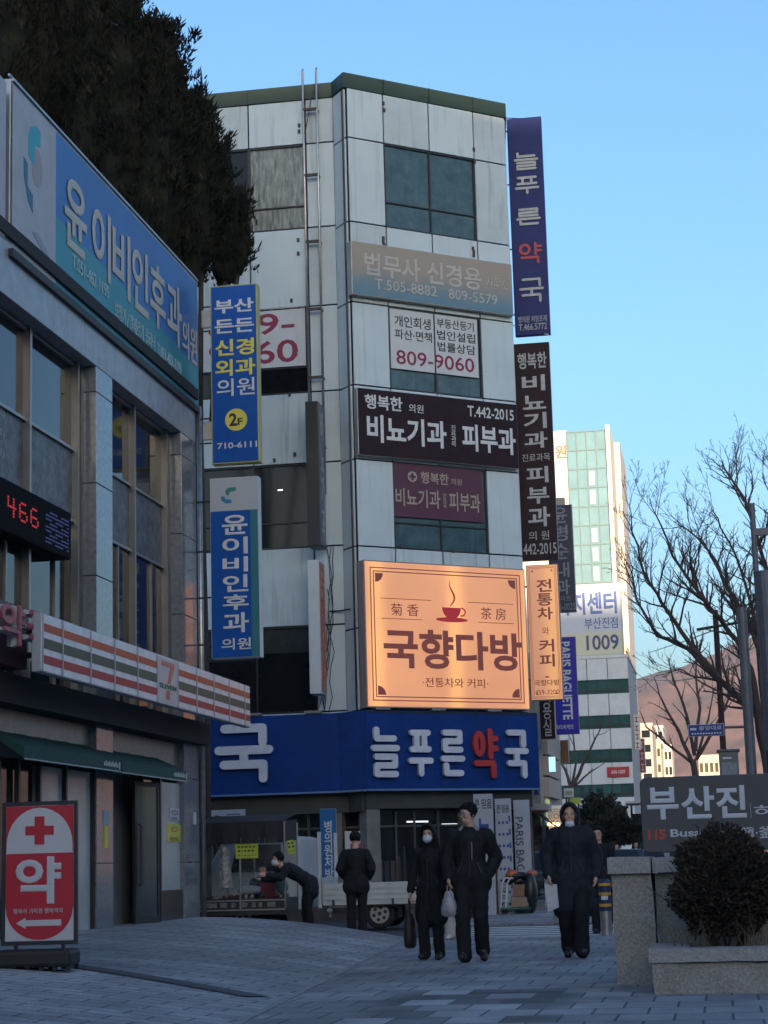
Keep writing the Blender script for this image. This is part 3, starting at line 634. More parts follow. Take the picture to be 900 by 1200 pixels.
MB().tube([(-w/2-.35,h+.12,-.1),(w*.1,h+.01,-.1)], .014, 6).build('stay', M_bracket, t)
MB().tube([(-w/2-.3,.35,-.02),(w*.45,-.03,-.02)], .016, 6).build('stay', M_alu, t)
t, w, h = board('dermatology_blade_sign', 'tall near-black blade sign with grey letters, hanging under the navy blade sign', 'sign', F2, ((603,403),(644,401),(653,655),(610,657)), .0, .18, M_plum, mat('plum_edge', (.09,.05,.055), .4), lip=.006)
letters(t, 'lettering', M_ltr_g, [T(w,h,'행복한',.10,.045,.92,.12,.02)]+[T(w,h,c,.2,a,.85,b_,.025) for c,a,b_ in (('비',.15,.225),('뇨',.245,.31),('기',.325,.40),('과',.415,.49))]+[T(w,h,'진료과목',.12,.515,.90,.55,0)]+[T(w,h,c,.22,a,.83,b_,.025) for c,a,b_ in (('피',.575,.65),('부',.67,.745),('과',.76,.85))]+[T(w,h,'의 원',.22,.87,.78,.91,0), T(w,h,'442-2015',.05,.925,.97,.975,.01)])
for yy in (.1,.5,.9): MB().tube([(-w/2-.01,h*(1-yy),-.1),(-w/2-.2,h*(1-yy),-.1)], .02, 6).build('arm', M_bracket, t)
F3 = FY(44.35)
M_cafe2 = glow('cafe_lit_strip', (1,.39,.19), .16)
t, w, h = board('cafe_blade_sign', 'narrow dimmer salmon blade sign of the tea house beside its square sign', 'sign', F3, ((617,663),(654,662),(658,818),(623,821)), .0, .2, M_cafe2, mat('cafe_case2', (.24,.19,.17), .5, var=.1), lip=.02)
frame_lines(t, w, h, .03, .06, .008, M_brown)
letters(t, 'lettering', M_brown, [T(w,h,c,.3,a,.80,b_,.022) for c,a,b_ in (('전',.105,.20),('통',.21,.305),('차',.315,.41))]+[T(w,h,'와',.42,.465,.66,.52,.0)]+[T(w,h,c,.3,a,.80,b_,.022) for c,a,b_ in (('커',.555,.65),('피',.665,.76))]+[T(w,h,'국향다방',.1,.855,.92,.90,.015), T(w,h,'459-3200',.12,.93,.9,.965,0)])
b = MB(); b.prism([(.02+.05*math.cos(q), h*.165+.02*math.sin(q)) for q in [k*math.pi/8 for k in range(16)]], 0, .004); b.build('cup_picture', M_cup, t)
for yy in (.15,.85): MB().tube([(-w/2-.02,h*(1-yy),-.1),(-w/2-.35,h*(1-yy),-.1)], .02, 6).build('arm', M_bracket, t)
F4 = FY(52)
t, w, h = board('navy_blade_sign', 'navy blade sign of the next building with grey letters, half hidden behind the near-black one', 'sign', F4, ((640,592),(670,592),(675,717),(646,717)), .0, .2, mat('sign_slate', (.025,.032,.075), .4, var=.1), lip=.008)
letters(t, 'lettering', mat('letter_slate', (.22,.24,.27), .5), [T(w,h,c,.22,a,.80,b_,.018) for c,a,b_ in (('윤',.02,.17),('병',.19,.34),('순',.36,.51),('내',.54,.68),('과',.70,.84))]+[T(w,h,'의원',.4,.85,.80,.90,0), T(w,h,'466-0025',.1,.92,.98,.985,.01)])
F5 = FY(50)
t, w, h = board('bakery_blade_sign', 'bright royal blue blade sign with white lettering turned sideways, below the salmon blade sign', 'sign', F5, ((644,747),(675,747),(677,860),(644,860)), .0, .2, mat('sign_royal', (.012,.012,.36), .35, var=.04), mat('royal_edge', (.02,.02,.18), .4), lip=.01)
o = letters(t, 'lettering', M_ltr_w, [('PARIS BAGUETTE', -1.0, -.13, 1.0, .13, .03)]); o.matrix_basis = Matrix.Translation(Vector((.09, h*.55, 0))) @ Matrix.Rotation(-math.pi/2, 4, 'Z') @ Matrix.Scale(h*.81/2, 4, (1,0,0))
letters(t, 'small_lettering', M_ltr_w, [T(w,h,'파리바게뜨',.14,.905,.82,.955,.01)])
F6 = FY(47)
t, w, h = board('black_blade_sign', 'short black blade sign with white letters above the small brown shop', 'sign', F6, ((632,800),(649,800),(650,866),(633,866)), .0, .15, M_plum)
letters(t, 'lettering', M_ltr_g, [T(w,h,V('미용실'),.2,.05,.8,.95,.01)])
# --- dark box sign and white box sign that stand edge-on on the left face
def edge_sign(name, label, F, px, dep, front, side, txt, mtxt):
    u0, u1, z0, z1 = F.rect(*px, .9)
    t = thing(name, label, 'sign', F.M((u0+u1)/2, z0, .9)); w, h = u1-u0, z1-z0
    MB().box(-w/2, w/2, 0, h, -dep, 0).build('casing', front, t, bevel=.012)
    MB().box(w/2, w/2+.012, .05, h-.05, -dep+.05, -.04).build('face', side, t)
    o = letters(t, 'lettering', mtxt, [(V(txt), -dep*.8, h*.05, -dep*.2, h*.95, .02)]); o.matrix_basis = Matrix(((0,0,1,w/2+.012),(0,1,0,0),(-1,0,0,-dep+.0),(0,0,0,1)))
    for yy in (.06,.9): MB().tube([(0,h*yy,-dep+.02),(0,h*yy,-.93)], .02, 6).build('arm', M_bracket, t)
    return t
edge_sign('edge_sign', 'narrow black sign box seen edge-on beside the roof ladder', FM, ((359,470),(374,470),(374,640),(359,640)), .62, M_frame, mat('edge_face', (.12,.15,.2), .5), '비뇨기과', M_ltr_g)
edge_sign('edge_sign', 'narrow white sign box seen edge-on left of the glowing cafe sign', FM, ((361,656),(374,656),(376,813),(362,813)), .62, M_wht, mat('edge_face_pink', (.34,.2,.15), .5), '국향다방', M_brown)
# --- long blue pharmacy fascia that wraps the corner
M_fascia = mat('fascia_blue', (.006,.036,.19), .45, spec=.2, var=.2, scale=1.2, streak=-.5)
M_fascia2 = mat('fascia_lip', (.12,.2,.38), .4, var=.05)
fas = thing('pharmacy_fascia', 'long blue pharmacy fascia with rounded raised letters, one red, wrapping the building corner', 'sign', FR.M(LR/2, 2.76, .3))
IV = (FR.M(LR/2, 2.76, .3)).inverted()
fo = .3
c0 = FM.M() @ Vector((-7.5,0,fo)); c1 = FM.M() @ Vector((-.17,0,fo)); c2 = FR.M() @ Vector((-.05,0,fo)); c3 = FR.M() @ Vector((LR+.05,0,fo))
for k, (p, q) in enumerate(((c0,c1),(c1,c2),(c2,c3))):
    d = (q-p).normalized(); n_ = d.cross(Vector((0,0,1))); pi_ = p-n_*.28; qi = q-n_*.28
    b = MB(); b.prism([(p.x,p.y),(q.x,q.y),(qi.x,qi.y),(pi_.x,pi_.y)], 2.76, 4.47); b.v = [tuple(IV @ Vector(v)) for v in b.v]; b.build('panel', M_fascia, fas)
    b = MB(); pn, qn = p+n_*.02, q+n_*.02; b.prism([(pn.x,pn.y),(qn.x,qn.y),(q.x,q.y),(p.x,p.y)], 2.725, 2.765); b.v = [tuple(IV @ Vector(v)) for v in b.v]; b.build('lip', M_fascia2, fas)
b = MB()
for u in (-LR/2+.9, -LR/2+1.85, -LR/2+2.75, -LR/2+3.6): b.box(u-.006,u+.006,.01,1.70,.0,.004)
b.box(-LR/2,LR/2,1.66,1.70,0,.012); b.build('panel_seam', M_frame, fas)
bw, br_ = MB(), MB()
for ch, x0, y0, x1, y1 in (('늘',432,851,467,914),('푸',475,852,506,912),('른',513,853,543,912),('약',548,853,583,912),('국',588,853,618,912)):
    a = FR.uv(x0, y0, fo); c = FR.uv(x1, y1, fo)
    stroke_letter(br_ if ch == '약' else bw, ch, a[0]-LR/2+.07, c[1]-2.76+.06, c[0]-LR/2-.07, a[1]-2.76-.06, .03, .11, .135)
M_chl = mat('channel_letter', (.58,.60,.67), .4, var=.12, scale=3)
bw.build('white_lettering', M_chl, fas); br_.build('red_letter', M_red, fas)
b = MB(); a = FM.uv(252, 848, fo); c = FM.uv(322, 916, fo)
stroke_letter(b, '국', a[0]+.1, c[1]+.08, c[0]-.1, a[1]-.08, fo+.03, fo+.11, .19); b.v = [tuple(IV @ (FM.M() @ Vector(v))) for v in b.v]; b.build('white_lettering', M_chl, fas)
# ------------------------------------------------------------------ left building (two upper storeys over shops)
M_pgran = mat('polished_granite', (.19,.195,.205), .09, var=.25, scale=14, spec=.6)
M_pgran2 = mat('matt_granite', (.21,.22,.23), .55, var=.2, scale=10, streak=-.35)
M_lint = mat('lintel_stone', (.33,.345,.36), .35, var=.2, scale=4, streak=-.5)
M_brushed = mat('window_mullion', (.27,.26,.25), .35, metal=.6, var=.12)
M_mirror = mat('upper_glass', (.010,.011,.013), .06, var=.2, spec=.4)
M_spand = mat('spandrel_slate', (.09,.095,.10), .45, var=.75, scale=6, bump=.5, bscale=9)
M_soffit = mat('soffit_dark', (.02,.02,.02), .8, var=0)
M_frost = mat('frosted_pane', (.46,.48,.45), .25, var=.14, scale=1.2)
lb = thing('shop_building', 'dark granite two storey shop building with clinic windows above and a convenience store below', 'building', loc=(-8.4,22,.4))
LL = Matrix.Translation(Vector((8.4,-22,-.4)))
def lbuild(b, name, m, parent=None, **k):
    b.v = [tuple(LL @ Vector(v)) for v in b.v]; return b.build(name, m, parent or lb, **k)
G = FL.M()
zl = FL.uv(93,413)[1]; zs1 = FL.uv(83,526,-.25)[1]; zs0 = FL.uv(83,610,-.25)[1]; ztop = 9.0; zg = 3.55
Y0, YE = 11.0, FL.uv(233,900)[0]
b = MB(); b.box(-26,-8.72,Y0,YE-.02,-.1,ztop-.05); lbuild(b, 'wall', mat('side_wall', (.19,.19,.185), .8, var=.15, streak=-.4))
b = MB(); u = Y0
while u < YE-.1:
    b.box(u+.004, min(u+1.15,YE)-.004, zl, ztop, -.30, .0, 0, G); u += 1.15
lbuild(b, 'lintel', M_lint, bevel=.006)
b = MB(); b.box(-27,-8.35,Y0,YE+.03,ztop,ztop+.18); lbuild(b, 'roof', M_soffit)
pil = [(FL.uv(113,600)[0], FL.uv(132,600)[0]), (FL.uv(214,700)[0], YE)]
pil.insert(0, (pil[0][0]-4.62, pil[0][1]-4.62))
for (a, c) in pil:
    b = MB(); z = -.05
    while z < zl-.01:
        z2 = min(z+1.32, zl-.003); b.box(a, c, z+.004, z2-.004, -.34, .0, 0, G); z = z2
    lbuild(b, 'pillar', M_pgran, bevel=.008)
bays = [(pil[0][1], pil[1][0], [FL.uv(x,550,-.25)[0] for x in (29,86)]), (pil[1][1], pil[2][0], [FL.uv(x,600,-.25)[0] for x in (153,191)])]
for a, c, ms in bays:
    us = [a]+ms+[c]
    for k in range(len(us)-1):
        for (z0, z1) in ((zs1, zl-.05), (zg, zs0)):
            m_ = M_mirror if k < len(us)-2 else M_pgran2
            p = lbuild(MB().box(us[k]+.03, us[k+1]-.03, z0+.02, z1-.02, -.30, -.27, 0, G), 'window' if k < len(us)-2 else 'side_panel', m_)
            if k < len(us)-2:
                b = MB(); b.box(us[k], us[k+1], z0-.02, z0+.02, -.29, -.22, 0, G); b.box(us[k], us[k+1], z1-.02, z1+.02, -.29, -.22, 0, G)
                if us[k+1]-us[k] > .9 and z0 < zs0: b.box((us[k]*.4+us[k+1]*.6)-.02, (us[k]*.4+us[k+1]*.6)+.02, z0+.02, z1-.02, -.29, -.23, 0, G)
                f = b.build('frame', M_brushed, None); f.data.transform(LL); f.parent = p
        lbuild(MB().box(us[k]+.03, us[k+1]-.03, zs0, zs1-.02, -.30, -.262, 0, G), 'spandrel', M_spand if k < len(us)-2 else M_pgran2)
    for u in ms: lbuild(MB().box(u-.035, u+.035, zg, zl, -.28, -.17, 0, G), 'mullion', M_brushed)
    lbuild(MB().box(c-.09, c-.005, zg, zl, -.27, -.19, 0, G), 'mullion', M_brushed)
# opening hours printed on the first pane
o = letters(lb, 'window_lettering', M_ltr_g, [('09:00 (오전 진료)', -1.15,.0,.25,.12,0), ('14:00 (오후 진료)', -1.15,-.26,.25,-.14,0), ('13:00 (토요일)', -1.15,-.52,.25,-.40,0)])
q = FL.uv(0,488,-.26); o.matrix_basis = LL @ FL.M(q[0]-.1, q[1], -.265)
# canopy under the storey, back wall of the shops
lbuild(MB().box(Y0, YE+.02, 3.15, 3.5, -.34, .2, 0, G), 'canopy', M_soffit)
lbuild(MB().box(Y0, YE-.02, 2.55, 3.14, -.42, -.1, 0, G), 'shop_header', mat('header_stone', (.17,.165,.16), .35, var=.25, scale=5))
G2 = FL.M(0, 0, .22)
u1 = FL.uv(8,1000,-.2)[0]
pu = [FL.uv(x,1000,-.06)[0] for x in (44,75,108)]
for k in range(2): lbuild(MB().box(pu[k]+.02, pu[k+1]-.02, .35, 2.5, -.36, -.30, 0, G2), 'shop_pane', M_frost)
lbuild(MB().box(pu[0]-1.4, pu[0]-.1, .3, 2.5, -.36, -.32, 0, G2), 'shop_door', M_mirror)
b = MB()
for u in pu+[pu[0]-1.4, pu[0]-.75]: b.box(u-.03,u+.03,.3,2.55,-.30,-.24,0,G2)
b.box(pu[0]-1.4,pu[2],.3,.40,-.30,-.245,0,G2); lbuild(b, 'shop_frame', M_frame)
# right bay: open glass door, fixed panes, frosted pane with dark base
du = [FL.uv(x,1000,-.06)[0] for x in (138,152,165,186,222)]
lbuild(MB().box(du[0], du[2], .35, 2.5, -1.4, -1.36, 0, G2), 'shop_interior', mat('shop_dim', (.03,.032,.03), .8))
lbuild(MB().box(du[2]+.02, du[3]-.02, .40, 2.5, -.34, -.31, 0, G2), 'shop_pane', mat('clear_pane', (.05,.06,.06), .06, var=.2, scale=2, spec=.7))
lbuild(MB().box(du[3]+.02, du[4]-.02, .85, 2.5, -.34, -.30, 0, G2), 'shop_pane', M_frost)
lbuild(MB().box(du[3]+.0, du[4]-.0, .2, .84, -.36, -.26, 0, G2), 'base_panel', mat('base_dark', (.035,.03,.03), .3, var=.3, scale=8))
b = MB()
for u in du[2:]: b.box(u-.03,u+.03,.35,2.55,-.31,-.24,0,G2)
lbuild(b, 'shop_frame', M_frame)
d = thing('glass_door', 'black framed glass shop door with long pull handle standing ajar beside the granite pillar', 'door', FL.M(du[1]+.2, .40, -.06) @ Matrix.Rotation(R(-14), 4, 'Y'))
MB().box(.06,.64,.1,1.98,-.012,.012).build('pane', mat('door_glass', (.07,.08,.08), .06, var=.15, spec=.7), d)
b = MB(); b.box(0,.06,0,2.05,-.025,.025); b.box(.64,.70,0,2.05,-.025,.025); b.box(.06,.64,0,.1,-.025,.025); b.box(.06,.64,1.98,2.05,-.025,.025); b.build('door_frame', M_frame, d)
MB().tube([(.1,.55,.03),(.1,.58,.07),(.1,1.4,.07),(.1,1.43,.03)], .016, 6).build('handle', M_frame, d)
# edge pipe and trims at the alley corner
tag(MB().tube([(-8.36,YE+.09,.3),(-8.36,YE+.09,8.9)], .045, 8).build('rain_pipe', M_steel, smooth=True), 'steel rain pipe down the alley corner of the dark granite building', 'pipe')
# --- LED ticker
t, w, h = board('led_ticker', 'black LED ticker box glowing with red digits under the granite spandrel', 'sign', FL, (19.0, FL.uv(83,600,.02)[0], FL.uv(83,655,.02)[1], FL.uv(83,602,.02)[1]), .02, .28, mat('led_face', (.004,.004,.005), .8, var=0, spec=.1), mat('led_case', (.012,.012,.014), .7, var=0, spec=.15), lip=.015)
M_led = mat('led_red', (.4,.01,.01), .5, var=0, emit=.09, ecol=(1,.03,.03)); M_ledb = mat('led_blue', (.05,.06,.2), .5, var=0, emit=.025, ecol=(.18,.22,.8))
b = MB(); x = FL.uv(83,600,.02)[0]; rx = w/2
pat = {'4':['10010','10010','10010','11111','00010','00010','00010'],'6':['01110','10000','10000','11110','10001','10001','01110']}
for k, ch in enumerate('466'):
    for r_, row in enumerate(pat[ch]):
        for c_, v in enumerate(row):
            if v == '1': xx = rx-2.35+k*.40+c_*.062; zz = h*.70-r_*.036; b.box(xx,xx+.042,zz-.024,zz,0,.006)
b.build('red_digits', M_led, t)
b = MB()
for r_ in range(9):
    for c_ in range(12):
        if (r_*c_+c_//2+r_) % 3: xx = rx-.98+c_*.075; zz = h*.8-r_*.05; b.box(xx,xx+.05,zz-.018,zz,0,.006)
b.build('blue_dots', M_ledb, t)
# --- striped convenience store fascia
t, w, h = board('striped_fascia', 'long white shop fascia with orange, green and red stripes over the canopy', 'sign', FL, ((48,719),(293,805),(293,852),(50,785)), .75, .12, mat('stripe_white', (.62,.62,.64), .3, var=.22, scale=5), mat('fascia_case', (.36,.37,.40), .35, var=.1), lip=.015)
r0 = FL.rect((48,719),(293,805),(293,852),(50,785), .75)
xs = [FL.uv(x, 780, .75)[0]-(r0[0]+r0[1])/2 for x in (73,106,134,161,184,208,230,250,268,286)]
e0 = xs[4]; e1 = xs[5]
for nm, c, a, d_ in (('orange_stripe',(.52,.075,.02),.70,.84),('green_stripe',(.055,.075,.05),.40,.58),('red_stripe',(.40,.022,.03),.13,.28)):
    b = MB(); b.box(-w/2+.06, e0-.02, h*a, h*d_, 0, .005); b.box(e1+.02, w/2-.02, h*a, h*d_, 0, .005); b.build(nm, mat(nm, c, .4, var=.12, scale=4, spec=.12), t)
b = MB()
for x in xs: b.box(x-.014, x+.014, 0, h, 0, .014)
b.box(-w/2,-w/2+.03,0,h,0,.014); b.build('joint_strip', mat('joint_alu', (.33,.34,.36), .4), t)
MB().box(e0+.016, e1-.016, .02, h-.02, 0, .006).build('emblem_panel', mat('emblem_white', (.46,.40,.41), .35), t)
b = MB(); ec = (e0+e1)/2; ew = (e1-e0)
b.prism([(ec-.30*ew,h*.80),(ec+.30*ew,h*.80),(ec+.30*ew,h*.90),(ec-.30*ew,h*.90)], .006, .012, 0)
b.prism([(ec+.12*ew,h*.80),(ec-.02*ew,h*.45),(ec+.10*ew,h*.45),(ec+.30*ew,h*.80)], .006, .012, 0)
b.prism([(ec-.10*ew,h*.10),(ec+.08*ew,h*.10),(ec+.08*ew,h*.30),(ec-.06*ew,h*.30)], .006, .012, 1)
b.build('seven_emblem', [mat('emblem_orange', (.45,.09,.04), .4), mat('emblem_red', (.36,.04,.04), .4)], t)
letters(t, 'emblem_lettering', mat('emblem_green2', (.03,.12,.07), .5), [('ELEVEN', ec-.40*ew, h*.32, ec+.40*ew, h*.42, .015)], .006)
for x in (-w*.4, 0, w*.4): MB().box(x-.04,x+.04,h*.4,h*.5,-.76,-.115).build('bracket', M_bracket, t)
# --- red channel letters at the picture edge
t = thing('pharmacy_letters', 'dusty red raised pharmacy letters with white sides beside the striped fascia', 'sign', FL.M(FL.uv(22,760,.5)[0], FL.uv(22,760,.5)[1], .5))
xa, xb, xc = [FL.uv(x,740,.5)[0]-FL.uv(22,760,.5)[0] for x in (-14,18,44)]
zt = FL.uv(44,722,.5)[1]-FL.uv(22,760,.5)[1]; zb = FL.uv(44,769,.5)[1]-FL.uv(22,760,.5)[1]
letters(t, 'letter_sides', mat('letter_side', (.34,.35,.36), .4), [('약', xa, zb, xb-.06, zt, .03, .12), ('국', xb+.02, zb, xc, zt, .03, .12)], 0)
letters(t, 'letter_fronts', mat('letter_front', (.34,.055,.075), .45, var=.2), [('약', xa, zb, xb-.06, zt, .035, .03), ('국', xb+.02, zb, xc, zt, .035, .03)], .125)
MB().box(xa-1.5, xc+.05, zb-.15, zt+.1, -.55, -.15).build('back_panel', mat('back_wine', (.06,.025,.03), .5, var=.2), t)
# --- green awnings
M_awn = mat('awning_green', (.008,.05,.042), .75, var=.2, scale=6)
M_pale = mat('pale_mark', (.4,.44,.43), .6, var=0)
def awning(px0, px1, py0, py1, lb_):
    a = FL.uv(px0, py0, .38); c = FL.uv(px1, py1, .38); z0 = (a[1]+c[1])/2
    t = thing('awning', lb_, 'awning', FL.M((a[0]+c[0])/2, z0, .38)); w = c[0]-a[0]
    b = MB(); n = 14
    for k in range(n):
        xA, xB = -w/2+w*k/n, -w/2+w*(k+1)/n; s = .012*math.sin(k*2.1)
        b.quad((xA,.16,0),(xB,.16,0),(xB,.44,-.62+s),(xA,.44,-.62+s)); b.quad((xA,.01+s,.012),(xB,.01-s,.012),(xB,.16,0),(xA,.16,0))
        b.quad((xA,.15,0),(xA,.43,-.62),(xB,.43,-.62),(xB,.15,0))
    b.add([(-w/2,.01,.01),(-w/2,.16,0),(-w/2,.44,-.62)], [(0,1,2)]); b.add([(w/2,.01,.01),(w/2,.44,-.62),(w/2,.16,0)], [(0,1,2)])
    b.build('cloth', M_awn, t)
    MB().box(-w/2, w/2, -.002, .012, 0, .018).build('hem', M_pale, t)
    b = MB()
    for k in range(9): xx = w/2-.75+k*.07; b.box(xx, xx+.05, .055, .055+.05+.02*(k%2), .013, .017)
    b.box(w/2-.10,w/2-.05,.03,.13,.013,.017); b.build('printed_mark', M_pale, t)
    b = MB()
    for xx in (-w/2+.05, w/2-.05): b.tube([(xx,.15,0),(xx,.3,-.62)], .014, 5)
    b.build('arm', M_bracket, t)
awning(28, 141, 888, 906, 'dark green shop awning over the left shop window, nearer the red pavement sign')
awning(143, 219, 905, 917, 'dark green shop awning over the open glass door')
# --- stickers
def sticker(name, lb_, F, px, off, face, paint=None):
    t, w, h = board(name, lb_, 'sticker', F, px, off, .012, face, face, lip=.001)
    if paint: paint(t, w, h)
def nosmoke(t, w, h, cy=.62, r=.34, cr=M_red):
    b = MB(); n = 20; R0 = w*r; cyy = h*cy
    vs = [(math.cos(2*math.pi*k/n)*q, cyy+math.sin(2*math.pi*k/n)*q*h/w*.62, .003) for q in (R0, R0*.75) for k in range(n)]
    b.add(vs, [(k,(k+1)%n,n+(k+1)%n,n+k) for k in range(n)]); b.add([(-R0*.62,cyy+R0*.4*h/w,.004),(-R0*.5,cyy+R0*.44*h/w,.004),(R0*.62,cyy-R0*.4*h/w,.004),(R0*.5,cyy-R0*.44*h/w,.004)], [(0,3,2,1)])
    b.build('ring', cr, t)
    b = MB()
    for k in range(3): b.box(-w*.36,w*.36-.04*k,h*(.07+.07*k),h*(.105+.07*k),0,.003)
    b.build('print', M_ink, t)
sticker('warning_sticker', 'white no-smoking sticker on the frosted pane above the yellow one', FL, ((199,946),(210,948),(210,962),(199,961)), -.065, M_wht, nosmoke)
sticker('warning_sticker', 'yellow no-smoking sticker with dark print on the frosted pane', FL, ((197,965),(212,967),(212,987),(197,986)), -.065, M_yellow, lambda t,w,h: nosmoke(t,w,h,.72,.26))
sticker('pillar_sticker', 'narrow yellow sticker on the granite pillar left of the open door', FL, ((123,968),(127,968),(127,994),(123,994)), .012, M_yellow)
sticker('pillar_sticker', 'narrow pale blue sticker on the granite pillar above the yellow one', FL, ((122,949),(128,950),(128,967),(122,966)), .012, mat('pale_blue', (.3,.38,.45), .5))
sticker('pillar_sticker', 'short white sticker on the corner pillar by the alley', FL, ((227,952),(230,952),(230,966),(227,966)), .012, M_wht)
# --- red pavement sign
best = min((abs(FY(y).uv(45,1136)[1]-plaza_z(FY(y).uv(45,1136)[0], y)), y) for y in [15+.05*k for k in range(200)])
F7 = FY(best[1])
u0, u1, z0, z1 = F7.rect((9,944),(87,942),(84,1101),(6,1101)); zb = F7.uv(45,1136)[1]; w, h = u1-u0, z1-z0
t = thing('pavement_sign', 'red and white pharmacy pavement sign with cross, letter and left arrow on a black base', 'sign', F7.M((u0+u1)/2, zb-.01, 0) @ Matrix.Rotation(R(4), 4, 'Y')); dz = z0-zb
MB().box(-w/2, w/2, dz, dz+h, -.02, 0).build('panel', mat('panel_white', (.50,.50,.51), .4, var=.05), t)
M_sred = mat('sign_red', (.42,.012,.03), .4, var=.05)
b = MB(); y = dz+h*.655
b.box(-w/2+.002, w/2-.002, y, dz+h-.002, 0, .004, 0); b.box(-w/2+.002, w/2-.002, dz+w*.46, y-.012, 0, .004, 0)
b.prism([(w*.49*math.cos(q), dz+w*.46+w*.45*math.sin(q)) for q in [math.pi+k*math.pi/16 for k in range(17)]], 0, .004); b.build('red_field', M_sred, t)
b = MB(); b.prism([(-w*.485,y-.012),(w*.485,y-.012)]+[(w*.485*math.cos(q), y+h*.055+h*.275*math.sin(q)) for q in [k*math.pi/16 for k in range(17)]], .004, .007); b.build('white_arch', MATS['panel_white'], t)
b = MB(); cy = dz+h*.815; b.box(-w*.21,w*.21,cy-h*.034,cy+h*.034,.007,.011); b.box(-w*.072,w*.072,cy-h*.105,cy+h*.105,.007,.0115); b.build('cross', M_sred, t)
letters(t, 'lettering', MATS['panel_white'], [('약', -w*.35, dz+h*.27, w*.32, dz+h*.62, .03), ('행복이 가득한 행복약국', -w*.38, dz+h*.20, w*.35, dz+h*.237, .012)], .004)
b = MB(); cy = dz+h*.13; b.prism([(-w*.34,cy),(-w*.2,cy-h*.04),(-w*.2,cy-h*.022),(w*.32,cy-h*.022),(w*.32,cy+h*.022),(-w*.2,cy+h*.022),(-w*.2,cy+h*.04)], .004, .008); b.build('arrow', MATS['panel_white'], t)
b = MB()
for a in ((-w/2-.035,-w/2-.003,dz-.04,dz+h+.04),(w/2+.003,w/2+.035,dz-.04,dz+h+.04)): b.box(a[0],a[1],a[2],a[3],-.035,.012)
b.box(-w/2-.003,w/2+.003,dz+h+.004,dz+h+.04,-.035,.012); b.box(-w/2-.003,w/2+.003,dz-.04,dz-.004,-.035,.012)
b.box(-w*.37,-w*.32,.16,dz-.04,-.03,0); b.box(w*.32,w*.37,.16,dz-.04,-.03,0); b.build('frame', mat('frame_blue_black', (.015,.018,.022), .4), t)
b = MB(); b.box(-w*.62,w*.52,.035,.19,-.22,.2); b.build('base', mat('rubber_black', (.012,.012,.012), .6, var=.2), t, bevel=.035)
b = MB()
for k in range(6):
    x = -w*.5+k*w*.19; b.box(x,x+.035,0,.04,.13,.17); b.box(x,x+.035,0,.04,-.19,-.15)
b.build('foot', MATS['rubber_black'], t)
# ------------------------------------------------------------------ stone wall, planter, station sign
def wob(b, amp, sc):                                       # rough hewn faces
    b.v = [tuple(Vector(v)+Vector([mnoise.noise(Vector(v)*sc+Vector((7*k,0,0)))*amp for k in range(3)])) for v in b.v]
def gridbox(b, x0, x1, y0, y1, z0, z1, n=(6,4,6)):
    def face(o, a, c, na, nc):
        vs = [Vector(o)+Vector(a)*i/na+Vector(c)*j/nc for j in range(nc+1) for i in range(na+1)]
        b.add(vs, [(j*(na+1)+i, j*(na+1)+i+1, (j+1)*(na+1)+i+1, (j+1)*(na+1)+i) for j in range(nc) for i in range(na)])
    X_, Y_, Z_ = x1-x0, y1-y0, z1-z0
    face((x0,y0,z0),(X_,0,0),(0,0,Z_),n[0],n[2]); face((x1,y1,z0),(-X_,0,0),(0,0,Z_),n[0],n[2])
    face((x1,y0,z0),(0,Y_,0),(0,0,Z_),n[1],n[2]); face((x0,y1,z0),(0,-Y_,0),(0,0,Z_),n[1],n[2])
    face((x0,y0,z1),(X_,0,0),(0,Y_,0),n[0],n[1]); face((x0,y1,z0),(X_,0,0),(0,-Y_,0),n[0],n[1])
FW = FY(18.3)
xl, xr = FW.uv(721,1100)[0], FW.uv(765,1100)[0]; zc = FW.uv(760,1023)[1]; zt = FW.uv(760,1004)[1]
wl_ = thing('stone_wall', 'rough granite wall with capped end pillar below the station sign', 'wall', loc=(1.2,18.9,0)); LW = Matrix.Translation(Vector((-1.2,-18.9,0)))
def wbuild(b, name, m): b.v = [tuple(LW @ Vector(v)) for v in b.v]; return b.build(name, m, wl_, bevel=.012)
b = MB(); gridbox(b, xl, xr+.02, 18.3, 19.3, -.02, zc, (6,8,14)); wob(b, .022, 3.5); wbuild(b, 'pillar', M_granite)
b = MB(); gridbox(b, xr+.05, 3.6, 18.42, 19.0, -.02, zc-.01, (30,4,10)); wob(b, .02, 3.5); wbuild(b, 'panel', M_granite)
b = MB(); gridbox(b, xl-.035, xl+.36, 18.24, 19.36, zc, zt, (4,6,2)); gridbox(b, xl+.372, 3.6, 18.33, 19.1, zc, zt-.01, (30,4,2)); wob(b, .008, 4); wbuild(b, 'capping', mat('capping_granite', (.29,.28,.265), .7, var=.3, scale=38, bump=.4, bscale=60))
FP = FY(16.95)
pl = FP.uv(766,1150)[0]; pz0, pz1 = FP.uv(800,1128)[1], FP.uv(800,1112)[1]
pt = thing('planter', 'low rough granite planter in front of the stone wall', 'planter', loc=(1.0,17.6,0)); LP = Matrix.Translation(Vector((-1.0,-17.6,0)))
def pbuild(b, name, m, **k): b.v = [tuple(LP @ Vector(v)) for v in b.v]; return b.build(name, m, pt, **k)
b = MB(); gridbox(b, pl, 3.2, 16.95, 17.25, -.03, pz0, (26,2,8)); gridbox(b, pl, pl+.28, 17.255, 18.27, -.03, pz0, (3,8,6)); wob(b, .035, 4.5); pbuild(b, 'wall', M_granite, bevel=.012)
